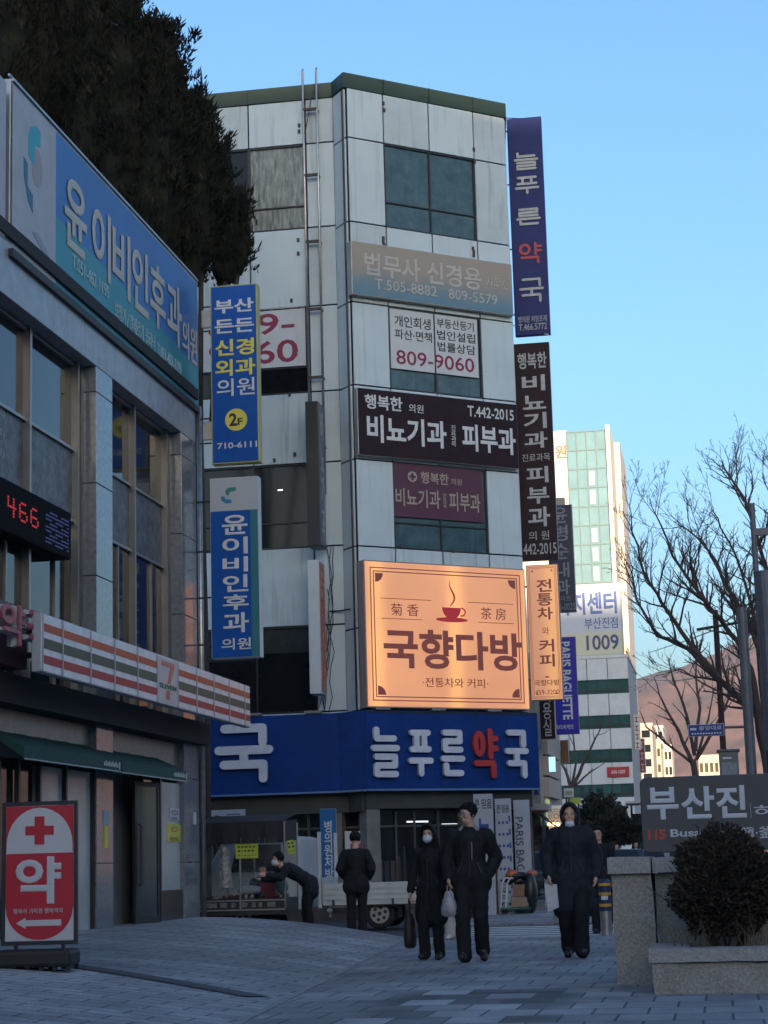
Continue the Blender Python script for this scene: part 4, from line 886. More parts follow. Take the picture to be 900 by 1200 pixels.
b = MB(); gridbox(b, pl-.03, 3.2, 16.91, 17.27, pz0+.004, pz1, (26,2,2)); gridbox(b, pl-.03, pl+.31, 17.275, 18.27, pz0+.004, pz1, (3,6,2)); wob(b, .008, 5); pbuild(b, 'coping', MATS['capping_granite'], bevel=.01)
pbuild(MB().box(pl+.28,3.2,17.27,18.3,0,pz1-.05), 'soil', mat('soil', (.04,.032,.025), .95, var=.4, scale=14, bump=1, bscale=30))
FSN = FY(19.2)
x0, x1 = FSN.uv(751,950)[0], 3.3; z0, z1 = FSN.uv(752,1000)[1]+.0, FSN.uv(760,911)[1]
t = thing('station_sign', 'wide charcoal station sign with white letters and a red number above the stone wall', 'sign', FSN.M((x0+x1)/2, z0)); w, h = x1-x0, z1-z0
M_char = mat('sign_charcoal', (.055,.057,.062), .5, var=.1, scale=2)
b = MB(); r = .07; pts = []
for cx, cy, a in ((w/2-r,r,-90),(w/2-r,h-r,0),(-w/2+r,h-r,90),(-w/2+r,r,180)):
    pts += [(cx+r*math.cos(R(a+k*15)), cy+r*math.sin(R(a+k*15))) for k in range(7)]
b.prism(pts, -.08, 0); b.build('panel', M_char, t, bevel=.01)
def S(px, py): a = FSN.uv(px, py); return a[0]-(x0+x1)/2, a[1]-z0
def SI(s, xa, ya, xb, yb, bold): p, q = S(xa, yb), S(xb, ya); return (s, p[0], p[1], q[0], q[1], bold)
M_stw = mat('station_white', (.50,.52,.56), .5, var=.05)
letters(t, 'lettering', M_stw, [SI('부',759,922,794,961,.03), SI('산',799,921,836,960,.03), SI('진',840,920,873,959,.03), SI('해운대',884,940,985,958,.008), SI('Busanjin',786,970,850,984,.024), SI('釜山鎭·釜',835,968,905,984,.01)])
letters(t, 'number', mat('station_red', (.36,.06,.045), .5), [SI('115',759,972,780,985,.07)])
p, q = S(879,941), S(880,959); MB().box(p[0], q[0]+.004, q[1], p[1], 0, .006).build('divider', M_stw, t)
b = MB()
for xx in (-w*.3, w*.1, w*.4): b.box(xx-.04,xx+.04,-.28,.05,-.09,-.05)
b.build('post', M_bracket, t)
# ------------------------------------------------------------------ bollards
def bollard(loc, lb_, grp):
    t = thing('bollard', lb_, 'bollard', loc=loc, group=grp)
    MB().tube([(0,0,0),(0,0,.36)], .085, 16).build('steel_foot', M_steel, t, smooth=False)
    b = MB(); b.tube([(0,0,.36),(0,0,.80),(0,0,.84)], [.092,.092,.06], 16); b.build('navy_sleeve', mat('bollard_navy', (.012,.022,.09), .4), t)
    for z in (.45,.62,.76): MB().tube([(0,0,z-.022),(0,0,z+.022)], .0945, 16).build('yellow_band', mat('reflective_amber', (.55,.30,.03), .4), t)
    MB().box(-.05,.05,-.098,-.085,.53,.59).build('label_plate', M_wht, t)
p = gpt(711,1096); bollard((p.x,p.y,0), 'navy bollard with amber bands on a steel foot beside the stone wall', None)
p = gpt(654,1080); t = thing('post', 'short dark steel post at the far edge of the crossing, behind the hooded man', 'post', loc=(p.x,p.y,0)); MB().tube([(0,0,0),(0,0,.12)], .09, 12).build('foot', M_steel, t); MB().tube([(0,0,.1),(0,0,.7),(0,0,.73)], [.07,.07,.04], 12).build('shaft', M_frame, t)
# ------------------------------------------------------------------ white truck in the alley
M_tw = mat('truck_white', (.50,.52,.52), .35, var=.12, scale=3, streak=-.25)
M_tyre = mat('tyre', (.012,.012,.012), .8, var=.2)
YT = 35.0; FT = FY(YT)
tx = lambda px: FT.uv(px, 1040)[0]; tz_ = lambda py: FT.uv(430, py)[1]
t = thing('flatbed_truck', 'small white flatbed truck parked across the alley in front of the clinic building', 'truck', loc=(tx(430),YT+.8,-.03)); LT = Matrix.Translation(Vector((-tx(430),-YT-.8,.03)))
def tb(b, name, m, par=None, **k): b.v = [tuple(LT @ Vector(v)) for v in b.v]; o = b.build(name, m, par or t, **k); return o
bx0, bx1 = tx(378), tx(508); zb0, zb1 = tz_(1060), tz_(1035)
b = MB(); b.box(bx0,bx1,YT,YT+.03,zb0,zb1); b.box(bx0,bx1,YT+1.57,YT+1.6,zb0,zb1); b.box(bx1-.03,bx1,YT+.03,YT+1.57,zb0,zb1)
for k in range(3): b.box(bx0+.02,bx1-.02,YT-.012,YT,zb0+.09+k*.1,zb0+.115+k*.1)
tb(b, 'drop_side', M_tw); tb(MB().box(bx0,bx1-.035,YT+.03,YT+1.57,zb0-.02,zb0+.04), 'bed_floor', M_rust)
b = MB(); b.box(bx0-.08,bx0-.02,YT,YT+1.6,zb0,zb1+.12); b.box(bx0-.08,bx0-.02,YT-.01,YT+.05,.40,tz_(973)); b.box(bx0-.08,bx0-.02,YT+1.53,YT+1.59,zb1,tz_(973)); tb(b, 'headboard', M_tw)
cxa, cxb = tx(240), tx(352); cz0, cz1 = .38, tz_(977)
b = MB(); pr = [(cxa+.02,cz0),(cxb,cz0),(cxb,cz1-.03),(cxb-.12,cz1),(cxa+.55,cz1),(cxa+.33,cz1-.10),(cxa+.04,cz0+.75),(cxa,cz0+.62)]
MX = Matrix(((1,0,0,0),(0,0,-1,YT+1.6),(0,1,0,0),(0,0,0,1)))
b.prism(pr, 0, 1.6, 0, MX); cab = tb(b, 'cab', M_tw, bevel=.03)
b = MB(); q = [(cxa+.50,cz0+.70),(cxb-.35,cz0+.70),(cxb-.35,cz1-.14),(cxa+.62,cz1-.14)]; b.prism(q, 1.6, 1.612, 0, MX); tb(b, 'side_window', M_smoke)
b = MB(); b.add([MX @ Vector(v) for v in ((cxa+.0,cz0+.80,.12),(cxa+.0,cz0+.80,1.48),(cxa+.33-.03,cz1-.12,1.42),(cxa+.33-.03,cz1-.12,.18))], [(0,1,2,3)]); tb(b, 'windscreen', M_smoke)
b = MB()
for x in (cxa+.44, cxb-.30): b.box(x-.006,x+.006,YT-.006,YT+.002,cz0+.1,cz1-.1)
b.box(cxa+.44,cxb-.3,YT-.006,YT+.002,cz0+.1,cz0+.112); b.box(cxb-.52,cxb-.38,YT-.015,YT,cz0+.6,cz0+.63); tb(b, 'door_seam', M_frame)
b = MB(); b.box(bx0,bx1-.1,YT+.3,YT+.42,.42,zb0-.02); b.box(bx0,bx1-.1,YT+1.2,YT+1.32,.42,zb0-.02); tb(b, 'chassis', M_frame)
b = MB(); b.box(bx0+.05,bx0+.58,YT+.05,YT+.4,.32,zb0-.06); tb(b, 'tool_box', M_tw, bevel=.04)
b = MB(); b.box(bx0+.17,bx0+.46,YT+.035,YT+.052,.40,zb0-.16); tb(b, 'box_lid', M_frame)
def wheel(x, y, r, sgn=-1):
    b = MB(); b.tube([(x,y,r),(x,y+.17,r)], r, 24); wv = tb(b, 'wheel', M_tyre, bevel=.03)
    b = MB(); b.tube([(x,y-.006,r),(x,y+.02,r)], r*.64, 24); rim = b.build('rim', M_alu, None); rim.data.transform(LT); rim.parent = wv
    b = MB()
    for k in range(6): a = 2*math.pi*k/6+.3; cx_, cz_ = x+math.cos(a)*r*.40, r+math.sin(a)*r*.40; b.tube([(cx_,y-.010,cz_),(cx_,y,cz_)], r*.12, 10)
    b.tube([(x,y-.009,r),(x,y,r)], r*.13, 10); sp = b.build('rim_holes', M_frame, None); sp.data.transform(LT); sp.parent = wv
wx = tx(443)
for yy in (YT+.10, YT+1.33): wheel(wx, yy, .275); wheel(cxa+.75, yy, .30)
b = MB(); b.box(wx-.36,wx-.33,YT+.05,YT+.3,.25,zb0-.03); b.box(wx+.36,wx+.39,YT+.05,YT+.3,.2,zb0-.03); b.box(wx-.36,wx+.39,YT+.05,YT+.3,zb0-.05,zb0-.03); tb(b, 'mudguard', M_tyre)
b = MB()
for k in range(4): x = bx0+.2+k*(bx1-bx0-.4)/3; b.box(x-.02,x+.02,YT-.03,YT-.012,zb0-.02,zb0+.10)
tb(b, 'hook', M_rust)
b = MB()
for k in range(2): x = bx0+.75+k*.9; b.box(x-.05,x+.05,YT-.016,YT-.002,zb0+.02,zb0+.055)
tb(b, 'reflector', mat('reflector_orange', (.5,.15,.02), .4))
# ------------------------------------------------------------------ food cart with dark canopy and clear sheets
YC = 33.2; FCt = FY(YC); ux = lambda px: FCt.uv(px,1020)[0]; uz = lambda py: FCt.uv(290,py)[1]
t = thing('food_cart', 'street food cart with black canopy and clear plastic sheets beside the white truck', 'cart', loc=(ux(285),YC+.5,-.03)); LC = Matrix.Translation(Vector((-ux(285),-YC-.5,.03)))
def cb(b, name, m, **k): b.v = [tuple(LC @ Vector(v)) for v in b.v]; return b.build(name, m, t, **k)
xa, xb = ux(226), ux(337)
M_canv = mat('canopy_cloth', (.018,.018,.022), .8, var=.3, scale=5)
b = MB(); nn_ = 16
for k in range(nn_):
    x, x2 = xa-.08+(xb-xa+.02)*k/nn_, xa-.08+(xb-xa+.02)*(k+1)/nn_; s = .02*math.sin(k*1.7)
    za, zb_ = uz(963), uz(989)
    b.quad((x,YC-.05+s,zb_),(x2,YC-.05-s,zb_+.01),(x2,YC-.02,za),(x,YC-.02,za)); b.quad((x,YC-.02,za),(x2,YC-.02,za),(x2,YC+1.1,za+.14),(x,YC+1.1,za+.14))
b.quad((xb-.06,YC-.05,uz(989)),(xb-.06,YC+1.1,uz(985)),(xb-.06,YC+1.1,uz(960)),(xb-.06,YC-.02,uz(963)))
cb(b, 'canopy', M_canv)
b = MB()
for x in (xa, (xa+xb)/2, xb-.05):
    for y in (YC, YC+1.05): b.tube([(x,y,.45),(x,y,uz(964))], .018, 6)
cb(b, 'pole', M_steel)
b = MB(); b.quad((xa,YC+.02,uz(1048)),(xb-.05,YC+.02,uz(1048)),(xb-.05,YC+.02,uz(985)),(xa,YC+.02,uz(985)))
vin = bpy.data.materials.new('clear_vinyl'); vin.use_nodes = True; n_ = vin.node_tree; pb = n_.nodes['Principled BSDF']; pb.inputs['Roughness'].default_value = .12; pb.inputs['Base Color'].default_value = (.5,.52,.55,1)
nz = n_.nodes.new('ShaderNodeTexNoise'); nz.inputs['Scale'].default_value = 3.5; nz.inputs['Detail'].default_value = 6; mr = n_.nodes.new('ShaderNodeMapRange'); mr.inputs[1].default_value = .35; mr.inputs[2].default_value = .8; mr.inputs[3].default_value = .05; mr.inputs[4].default_value = .26
n_.links.new(nz.outputs['Fac'], mr.inputs[0]); n_.links.new(mr.outputs[0], pb.inputs['Alpha'])
bp = n_.nodes.new('ShaderNodeBump'); bp.inputs['Strength'].default_value = .5; n_.links.new(nz.outputs['Fac'], bp.inputs['Height']); n_.links.new(bp.outputs[0], pb.inputs['Normal'])
cb(b, 'clear_sheet', vin)
b = MB(); b.box(xa,xb-.05,YC,YC+1.05,.35,uz(1053)); cb(b, 'counter', mat('cart_dark', (.03,.03,.032), .5, var=.3, scale=6))
b = MB(); b.box(xa,xb-.05,YC-.02,YC-.004,uz(1056),uz(1054.5)); b.box(xa,xb-.05,YC-.02,YC-.004,uz(1067),uz(1065.5)); cb(b, 'rail', M_alu)
random.seed(11); b = MB(); x = xa+.05
while x < xb-.3:
    ww = random.uniform(.05,.2); b.box(x,x+ww,YC-.015,YC-.004,uz(1064.5)+.02,uz(1057.5)); x += ww+random.uniform(.03,.1)
cb(b, 'worn_print', mat('worn_print', (.2,.2,.21), .6, var=.4, scale=20))
b = MB()
for k in range(46):
    x = random.uniform(xa+.05,xb-.12); y = random.uniform(YC+.05,YC+.5); b.ball((x,y,uz(1053)+.03), (random.uniform(.025,.05),.03,random.uniform(.02,.05)), 7, 5, k%3)
cb(b, 'snacks', [mat('snack_brown', (.11,.06,.035), .7), mat('snack_dark', (.05,.035,.03), .6), mat('snack_wrap', (.3,.3,.32), .25)])
b = MB(); b.box(ux(300),ux(318),YC+.3,YC+.5,uz(1053),uz(1031)); cb(b, 'red_box', mat('box_red', (.2,.012,.02), .5), bevel=.02)
b = MB(); b.ball((ux(325),YC+.35,uz(1040)), (.11,.1,.14), 10, 8); cb(b, 'green_bag', mat('bag_green', (.08,.2,.17), .4), smooth=True)
b = MB(); b.ball((ux(287),YC+.4,uz(1044)), (.25,.15,.09), 10, 8); cb(b, 'white_bag', mat('bag_white', (.3,.31,.33), .4), smooth=True)
b = MB(); b.tube([(ux(262),YC+.06,uz(992)),(ux(263),YC+.06,uz(1040))], [.09,.13], 10); cb(b, 'snack_bag_string', mat('bag_string', (.26,.25,.25), .35, var=.9, scale=22))
b = MB()
for x in (xa+.3, xb-.4):
    b.tube([(x,YC+.2,.2),(x,YC+.28,.2)], .2, 16); b.tube([(x,YC+.8,.2),(x,YC+.88,.2)], .2, 16)
cb(b, 'wheel', M_tyre)
M_note = mat('note_lime', (.42,.52,.06), .6, var=.06)
def note(lb_, px, F, rot=0):
    tt, w, h = board('price_note', lb_, 'note', F, px, -.06, .006, M_note, M_note, lip=.0)
    b = MB(); random.seed(5)
    for r_ in range(3):
        x = -w*.4
        while x < w*.34: l = random.uniform(.02,.05); b.box(x,x+l,h*(.72-.27*r_),h*(.72-.27*r_)+.012+.02*(r_ < 2),0,.003); x += l+.025
    b.build('scribble', M_ink, tt); return tt
note('lime handwritten note hanging under the cart canopy', ((276,989),(302,988),(302,1006),(276,1006)), FY(YC-.1))
tt = note('lime handwritten note tilted at the right end of the cart canopy', ((337,985),(345,984),(347,1000),(339,1001)), FY(YC-.1)); tt.matrix_basis = tt.matrix_basis @ Matrix.Rotation(R(9), 4, 'Z')
# blue banner by the shop entrance
F8 = FY(41.6)
t, w, h = board('prescription_banner', 'upright blue banner with white letters standing at the clinic entrance behind the truck', 'banner', F8, ((374,948),(393,948),(396,1034),(377,1034)), .0, .03, mat('banner_blue', (.012,.12,.32), .5, var=.06), M_wht, lip=.004)
letters(t, 'lettering', M_ltr_w, [T(w,h,V('병의원처방'),.24,.16,.78,.97,.018)])
MB().box(-.02,.02,-z0*0-.75,h,-.06,-.03).build('post', M_steel, t)
t, w, h = board('door_poster', 'white poster with a pink block on the clinic entrance door', 'poster', FY(41.75), ((404,974),(431,974),(432,1010),(405,1010)), .0, .02, M_wht, M_wht, lip=.004)
MB().box(-w*.28,w*.3,h*.02,h*.6,0,.004).build('pink_block', mat('poster_pink', (.45,.05,.14), .5), t)
t, w, h = board('pharmacy_board', 'pale board with a plum cross disc above the food cart canopy', 'sign', FY(41.7), ((242,950),(287,949),(287,970),(242,970)), .0, .05, mat('board_pale', (.35,.37,.42), .5), M_alu, lip=.01)
b = MB(); cx, cy, r = -w*.22, h*.35, h*.38; b.prism([(cx+r*math.cos(q), cy+r*math.sin(q)) for q in [k*math.pi/12 for k in range(24)]], 0, .006); b.build('disc', mat('disc_plum', (.09,.02,.12), .5), t)
b = MB(); b.box(cx-r*.6,cx+r*.6,cy-r*.2,cy+r*.2,.006,.01); b.box(cx-r*.2,cx+r*.2,cy-r*.6,cy+r*.6,.006,.0105); b.build('cross', mat('cross_pink', (.4,.3,.38), .5), t)
b = MB(); b.box(w*.02,w*.36,h*.72,h*.78,0,.005); b.box(w*.36,w*.38,h*.3,h*.76,0,.005); b.build('blue_line', mat('line_blue', (.02,.04,.2), .5), t)
# advert columns at the street corner of the clinic
def adcol(lb_, F, px, face, paint):
    t, w, h = board('advert_column', lb_, 'advert', F, px, .0, .12, face, face, lip=.004); paint(t, w, h); return t
M_pad = mat('advert_pale', (.36,.39,.44), .5, var=.05); M_adb = mat('advert_blue', (.03,.055,.24), .5)
def pa(t, w, h):
    letters(t, 'lettering', M_adb, [T(w,h,'늘',.18,.20,.85,.42,.03)]); letters(t, 'dark_lettering', M_ink, [T(w,h,'큰 믿음',-.0+.05,.04,.97,.12,.01)])
def pb_(t, w, h):
    letters(t, 'lettering', M_ink, [T(w,h,'큰 믿음',.12,.05,.9,.12,.01)]); b = MB()
    for i in range(3):
        for j in range(8): x = -w*.33+i*w*.25; y = h*(.78-.1*j); b.box(x,x+.05,y,y+.06,0,.004)
    for j in range(7): y = h*(.80-.115*j); b.box(w*.34,w*.45,y,y+.13,0,.004)
    b.build('print_pattern', M_adb, t)
def pc(t, w, h):
    o = letters(t, 'lettering', mat('advert_slate', (.05,.065,.10), .5), [('PARIS BAGUETTE', -1, -.1, 1, .1, .012)]); o.matrix_basis = Matrix.Translation(Vector((-w*.18, h*.45, 0))) @ Matrix.Rotation(-math.pi/2, 4, 'Z') @ Matrix.Scale(h*.4, 4, (1,0,0)) @ Matrix.Scale(.9, 4, (0,1,0))
for lb_, yy, px, fn in (('pale advert column with one large blue letter, behind the tall man', 42.75, ((556,931),(578,930),(580,1074),(558,1074)), pa),
                        ('pale advert column with rows of small blue print between two plainer ones', 43.15, ((581,936),(599,936),(602,1072),(583,1072)), pb_),
                        ('pale advert column with dark lettering turned sideways, nearest the street', 43.6, ((603,938),(621,937),(623,1070),(605,1070)), pc)):
    adcol(lb_, FY(yy), px, M_pad, fn)
# ------------------------------------------------------------------ hand trolley with boxes
p = gpt(606,1071); t = thing('hand_trolley', 'white framed hand trolley standing on the pavement beyond the crossing', 'trolley', loc=(p.x,p.y,0)); s = p.y/F_ if False else p.y/FPX
L_ = lambda px: (px-606)*s; Hh = lambda py: (1071-py)*s
b = MB()
for dx in (-17,-11): b.tube([(L_(606+dx-2),.0,.1),(L_(606+dx+1),-.02,Hh(1036)),(L_(606+dx+5),-.02,Hh(1030)),(L_(606+dx+9),-.02,Hh(1030))], .022, 6)
for z in (1040,1048,1056): b.tube([(L_(588),0,Hh(z)),(L_(596),0,Hh(z))], .015, 5)
b.build('frame', M_ltr_w, t); b = MB(); b.box(L_(588),L_(622),-.1,.5,.1,.14); b.build('platform', mat('trolley_green', (.02,.12,.09), .5), t)
b = MB()
for x in (592,618): b.tube([(L_(x),-.05,.07),(L_(x),.0,.07)], .07, 12)
b.build('wheel', M_tyre, t)
M_cb = mat('cardboard', (.22,.13,.075), .8, var=.12, scale=6); M_cb2 = mat('cardboard_pale', (.30,.21,.14), .8, var=.12)
tp = MB(); tp.box(L_(600),L_(620),-.06,.4,.15,Hh(1052)); o = tp.build('cardboard_box', M_cb2, None, Matrix.Translation(p), bevel=.008); tag(o, 'open-printed pale cardboard box at the bottom of the trolley', 'box')
o = MB().box(L_(603),L_(619),-.02,.4,Hh(1051.5),Hh(1038)).build('cardboard_box', M_cb, None, Matrix.Translation(p), bevel=.008); tag(o, 'brown cardboard box stacked on the pale box of the trolley', 'box')
b = MB(); random.seed(9)
for k in range(9): b.ball((L_(random.uniform(597,626)), random.uniform(0,.4), Hh(random.uniform(1026,1034))), (random.uniform(.1,.2),.14,random.uniform(.07,.13)), 8, 6, k%4)
tag(b.build('rubbish_bags', [M_canv, mat('bag_pale', (.35,.36,.4), .4), mat('bag_black', (.012,.012,.014), .35), mat('bag_orange', (.45,.12,.04), .5)], None, Matrix.Translation(p), smooth=True), 'heap of black, white and orange bags on top of the trolley boxes', 'bags')
o = MB().ball((L_(622),.1,Hh(1048)), (.16,.2,.45), 10, 8).build('black_bag', mat('bag_black', (.012,.012,.014), .35), None, Matrix.Translation(p), smooth=True); tag(o, 'tall black sack leaning against the trolley boxes', 'bag')
for k in range(4): o = MB().box(L_(577),L_(589),.2,.6,.02+.22*k,.02+.22*k+.2).build('crate', M_cb, None, Matrix.Translation(p), bevel=.008); tag(o, 'flattened brown box in the stack left of the trolley, '+('lowest','second from the ground','third from the ground','topmost')[k]+' one', 'box', 'boxes stacked left of the trolley')
# ------------------------------------------------------------------ people
M_skin = mat('skin', (.56,.34,.25), .55, var=.08, scale=20)
M_coat = mat('black_coat', (.010,.010,.012), .75, var=.35, scale=9, spec=.25)
M_coat2 = mat('dark_coat', (.016,.018,.026), .8, var=.35, scale=7, spec=.25)
M_trous = mat('black_trousers', (.014,.014,.016), .85, var=.3, scale=8, spec=.2)
M_hair = mat('black_hair', (.007,.006,.006), .7, var=.3, scale=40, spec=.15)
M_mask = mat('face_mask', (.62,.65,.68), .7, var=.05)
M_shoe = mat('dark_shoe', (.015,.015,.016), .5, var=.2)
M_hood = mat('grey_hood', (.20,.20,.21), .85, var=.15, scale=20)
M_pale_cl = mat('pale_cloth', (.42,.40,.37), .85, var=.1, scale=8)
M_eye = mat('eye_dark', (.012,.010,.010), .3, var=0)
def capsule(b, p, q, r0, r1, n=12, flat=1.0):
    p, q = Vector(p), Vector(q); d = q-p; L = d.length
    if L < 1e-5: b.ball(p, r0, n, 8); return
    z = d/L; x = z.orthogonal().normalized() if abs(z.x) > .8 else z.cross(Vector((0,1,0))).cross(z)
    x = Vector((1,0,0))-z*z.x; x = x.normalized() if x.length > .2 else z.orthogonal().normalized(); y = z.cross(x); vs = []; rings = []
    m = 5
    for k in range(m+1): a = -math.pi/2+math.pi/2*k/m; rings.append((r0*math.sin(a), r0*math.cos(a)))
    for k in range(m+1): a = math.pi/2*k/m; rings.append((L+r1*math.sin(a), r1*math.cos(a)))
    for (h, r) in rings:
        r = max(r, 1e-4)
        for i in range(n): a = 2*math.pi*i/n; vs.append(p+z*h+x*(r*math.cos(a))+y*(r*flat*math.sin(a)))
    fs = [(i*n+k, i*n+(k+1)%n, (i+1)*n+(k+1)%n, (i+1)*n+k) for i in range(len(rings)-1) for k in range(n)]
    fs += [tuple(range(n-1,-1,-1)), tuple(range((len(rings)-1)*n, len(rings)*n))]
    b.add(vs, fs)
REMESH = []
def fused(b, name, m, parent, vox=.012, sm=4, wrinkle=0):
    o = b.build(name, m, parent); r = o.modifiers.new('fuse', 'REMESH'); r.mode = 'VOXEL'; r.voxel_size = vox; r.use_smooth_shade = True
    s = o.modifiers.new('smooth', 'SMOOTH'); s.iterations = sm; s.factor = .5
    if wrinkle:
        tx_ = bpy.data.textures.get('cloth_folds') or bpy.data.textures.new('cloth_folds', 'CLOUDS'); tx_.noise_scale = .13; tx_.noise_depth = 3
        dsp = o.modifiers.new('folds', 'DISPLACE'); dsp.texture = tx_; dsp.strength = wrinkle; dsp.mid_level = .5; dsp.texture_coords = 'LOCAL'
    REMESH.append(o); return o
def bake_fused():
    dg = bpy.context.evaluated_depsgraph_get(); dg.update(); out = []
    for o in REMESH: out.append((o, bpy.data.meshes.new_from_object(o.evaluated_get(dg))))
    for o, me in out:
        old = o.data; o.modifiers.clear(); o.data = me
        if old.users == 0: bpy.data.meshes.remove(old)
J0 = dict(pelvis=(0,0,.96), waist=(0,0,1.10), chest=(0,.0,1.31), neck=(0,.01,1.47), head=(0,-.015,1.635),
          shL=(-.180,0,1.395), shR=(.180,0,1.395), elL=(-.235,.03,1.15), elR=(.235,.03,1.15), wrL=(-.235,-.04,.90), wrR=(.235,-.04,.90),
          hipL=(-.09,0,.94), hipR=(.09,0,.94), knL=(-.095,-.02,.51), knR=(.095,-.02,.51), anL=(-.095,.03,.09), anR=(.095,.03,.09), toL=(-.10,-.13,.035), toR=(.10,-.13,.035))
def person(label, loc, height, rz=0, J=None, female=False, coat=None, coat_len=.80, trousers=None, shoes=None, hood=False, hair='short', mask=None, turn=0, nod=0, hood_mat=None, collar=None, bulk=1.0, cap=False, glasses=False, vox=.011, fit=1.0):
    """faces -Y; L is the viewer's left when seen from the front"""
    j = {k: Vector(v) for k, v in J0.items()}
    if J: j.update({k: Vector(v) for k, v in J.items()})
    coat = coat or M_coat; trousers = trousers or M_trous; shoes = shoes or M_shoe
    s = height/1.755
    t = thing('person', label, 'person', Matrix.Translation(Vector(loc)) @ Matrix.Rotation(rz, 4, 'Z') @ Matrix.Scale(s, 4)); nar = .9 if female else 1
    HM = Matrix.Translation(j['head']) @ Matrix.Rotation(turn, 4, 'Z') @ Matrix.Rotation(nod, 4, 'X')
    h = lambda x, y, z: HM @ Vector((x, y, z))
    # the body: one continuous skin surface
    b = MB()
    b.ball((0,0,.02), (.074,.092,.105), 16, 12, M=HM); b.ball((0,-.022,-.055), (.056,.066,.062), 14, 10, M=HM)
    capsule(b, h(0,-.088,.015), h(0,-.106,-.018), .009, .014); b.ball((0,-.076,.030), (.052,.018,.012), 10, 6, M=HM); b.ball((0,-.084,-.052), (.026,.013,.011), 10, 6, M=HM)
    for sx in (-1,1): b.ball((sx*.076,.008,.0), (.012,.020,.032), 8, 6, M=HM); b.ball((sx*.038,-.070,-.015), (.022,.018,.02), 8, 6, M=HM)
    capsule(b, j['neck']-Vector((0,0,.05)), h(0,.012,-.06), .058*nar, .052*nar)
    capsule(b, j['waist'], j['chest'], .10, .12, flat=.75); capsule(b, j['pelvis'], j['waist'], .11, .10, flat=.8)
    for S_ in 'LR':
        sx = -1 if S_ == 'L' else 1
        capsule(b, j['chest'], j['sh'+S_], .09, .055); capsule(b, j['sh'+S_], j['el'+S_], .050*nar, .040*nar); capsule(b, j['el'+S_], j['wr'+S_], .040*nar, .026*nar)
        capsule(b, j['hip'+S_], j['kn'+S_], .085*nar, .056*nar); capsule(b, j['kn'+S_], j['an'+S_], .054*nar, .036*nar); capsule(b, j['an'+S_], j['to'+S_], .036, .03); capsule(b, j['pelvis'], j['hip'+S_], .1, .08)
        d = (j['wr'+S_]-j['el'+S_]).normalized(); fwd = Vector((0,-1,0)); fwd = (fwd-d*fwd.dot(d)).normalized(); side = d.cross(fwd)
        W0 = j['wr'+S_]; palm = W0+d*.075
        capsule(b, W0, W0+d*.03, .026, .030); capsule(b, W0+d*.025+fwd*.016, palm+fwd*.026, .021, .018); capsule(b, W0+d*.025-fwd*.012, palm-fwd*.022, .021, .017)
        inn = side*(1 if (side.x*-sx) > 0 else -1)
        for k, (o_, l1) in enumerate(((.030,.070),(.010,.080),(-.010,.074),(-.028,.058))):
            a0 = palm+fwd*o_; a1 = a0+d*l1*.5+inn*.008; a2 = a1+d*l1*.32+inn*.026; capsule(b, a0-d*.01, a1, .0095, .009, 8); capsule(b, a1, a2, .009, .0075, 8)
        th0 = W0+d*.03+fwd*.026; th1 = th0+d*.030+fwd*.022+inn*.010; capsule(b, th0, th1, .012, .010, 8); capsule(b, th1, th1+d*.032+inn*.012, .010, .008, 8)
    fused(b, 'body', M_skin, t, .0075, 3)
    b = MB()
    for sx in (-1,1): b.ball((sx*.031,-.086,.012), (.014,.008,.006), 8, 6, M=HM); b.box(sx*.031-.018,sx*.031+.018,-.096,-.088,.030,.036,0,HM)
    b.build('eyes', M_eye, t)
    # hair
    b = MB()
    b.ball((0,.018,.045), (.086,.098,.095), 14, 10, M=HM); b.ball((0,-.045,.092), (.066,.046,.036), 12, 8, M=HM)
    for sx in (-1,1): b.ball((sx*.068,.015,.02), (.022,.05,.06), 8, 8, M=HM)
    hr = random.Random(int(abs(loc[0])*1000))
    for k in range(24): e_ = hr.uniform(-.1,1.1); a_ = math.pi+hr.uniform(-1.75,1.75) if e_ < .78 else hr.uniform(-3.1,3.1); c0_h = Vector((.080*math.sin(a_)*math.cos(e_), .015-.088*math.cos(a_)*math.cos(e_), .05+.088*math.sin(e_))); capsule(b, h(*c0_h), h(c0_h.x*1.12, c0_h.y*1.10, c0_h.z-.030), .022, .010, 8)
    if hair == 'long':
        for sx in (-1,1):
            for k in range(4): capsule(b, h(sx*.075,.0+.02*k,.04), h(sx*(.088+.012*k),-.015+.02*k,-.22), .030, .026)
        capsule(b, h(0,.06,.0), h(0,.07,-.22), .075, .06)
    if not hood or hair == 'long': fused(b, 'hair', M_hair, t, .012, 2)
    if cap:
        b = MB(); b.ball((0,.01,.068), (.096,.108,.072), 14, 10, M=HM); b.ball((0,-.11,.065), (.07,.06,.012), 12, 6, M=HM); b.ball((0,.01,.13), (.05,.05,.03), 10, 6, M=HM); fused(b, 'cap', M_coat2, t, .012, 2)
    if glasses:
        b = MB()
        for sx in (-1,1): b.tube([(sx*.034+.024*math.cos(a), -.104, .010+.018*math.sin(a)) for a in [k*math.pi/6 for k in range(13)]], .003, 5, M=HM); b.tube([(sx*.058,-.104,.014),(sx*.08,.0,.014)], .003, 5, M=HM)
        b.tube([(-.01,-.105,.014),(.01,-.105,.014)], .003, 5, M=HM); b.build('glasses', M_alu, t)
    if mask == 'on':
        b = MB(); b.ball((0,-.048,-.045), (.068,.078,.066), 16, 12, M=HM); o = fused(b, 'face_mask', M_mask, t, .010, 2)
    elif mask == 'chin':
        b = MB(); b.ball((0,-.03,-.095), (.066,.078,.045), 16, 12, M=HM); fused(b, 'face_mask', M_mask, t, .010, 2)
    # clothes: one mesh for the coat, trousers, each shoe
    b = MB(); f = bulk; z0 = j['pelvis'].z-(j['pelvis'].z-.0)*0
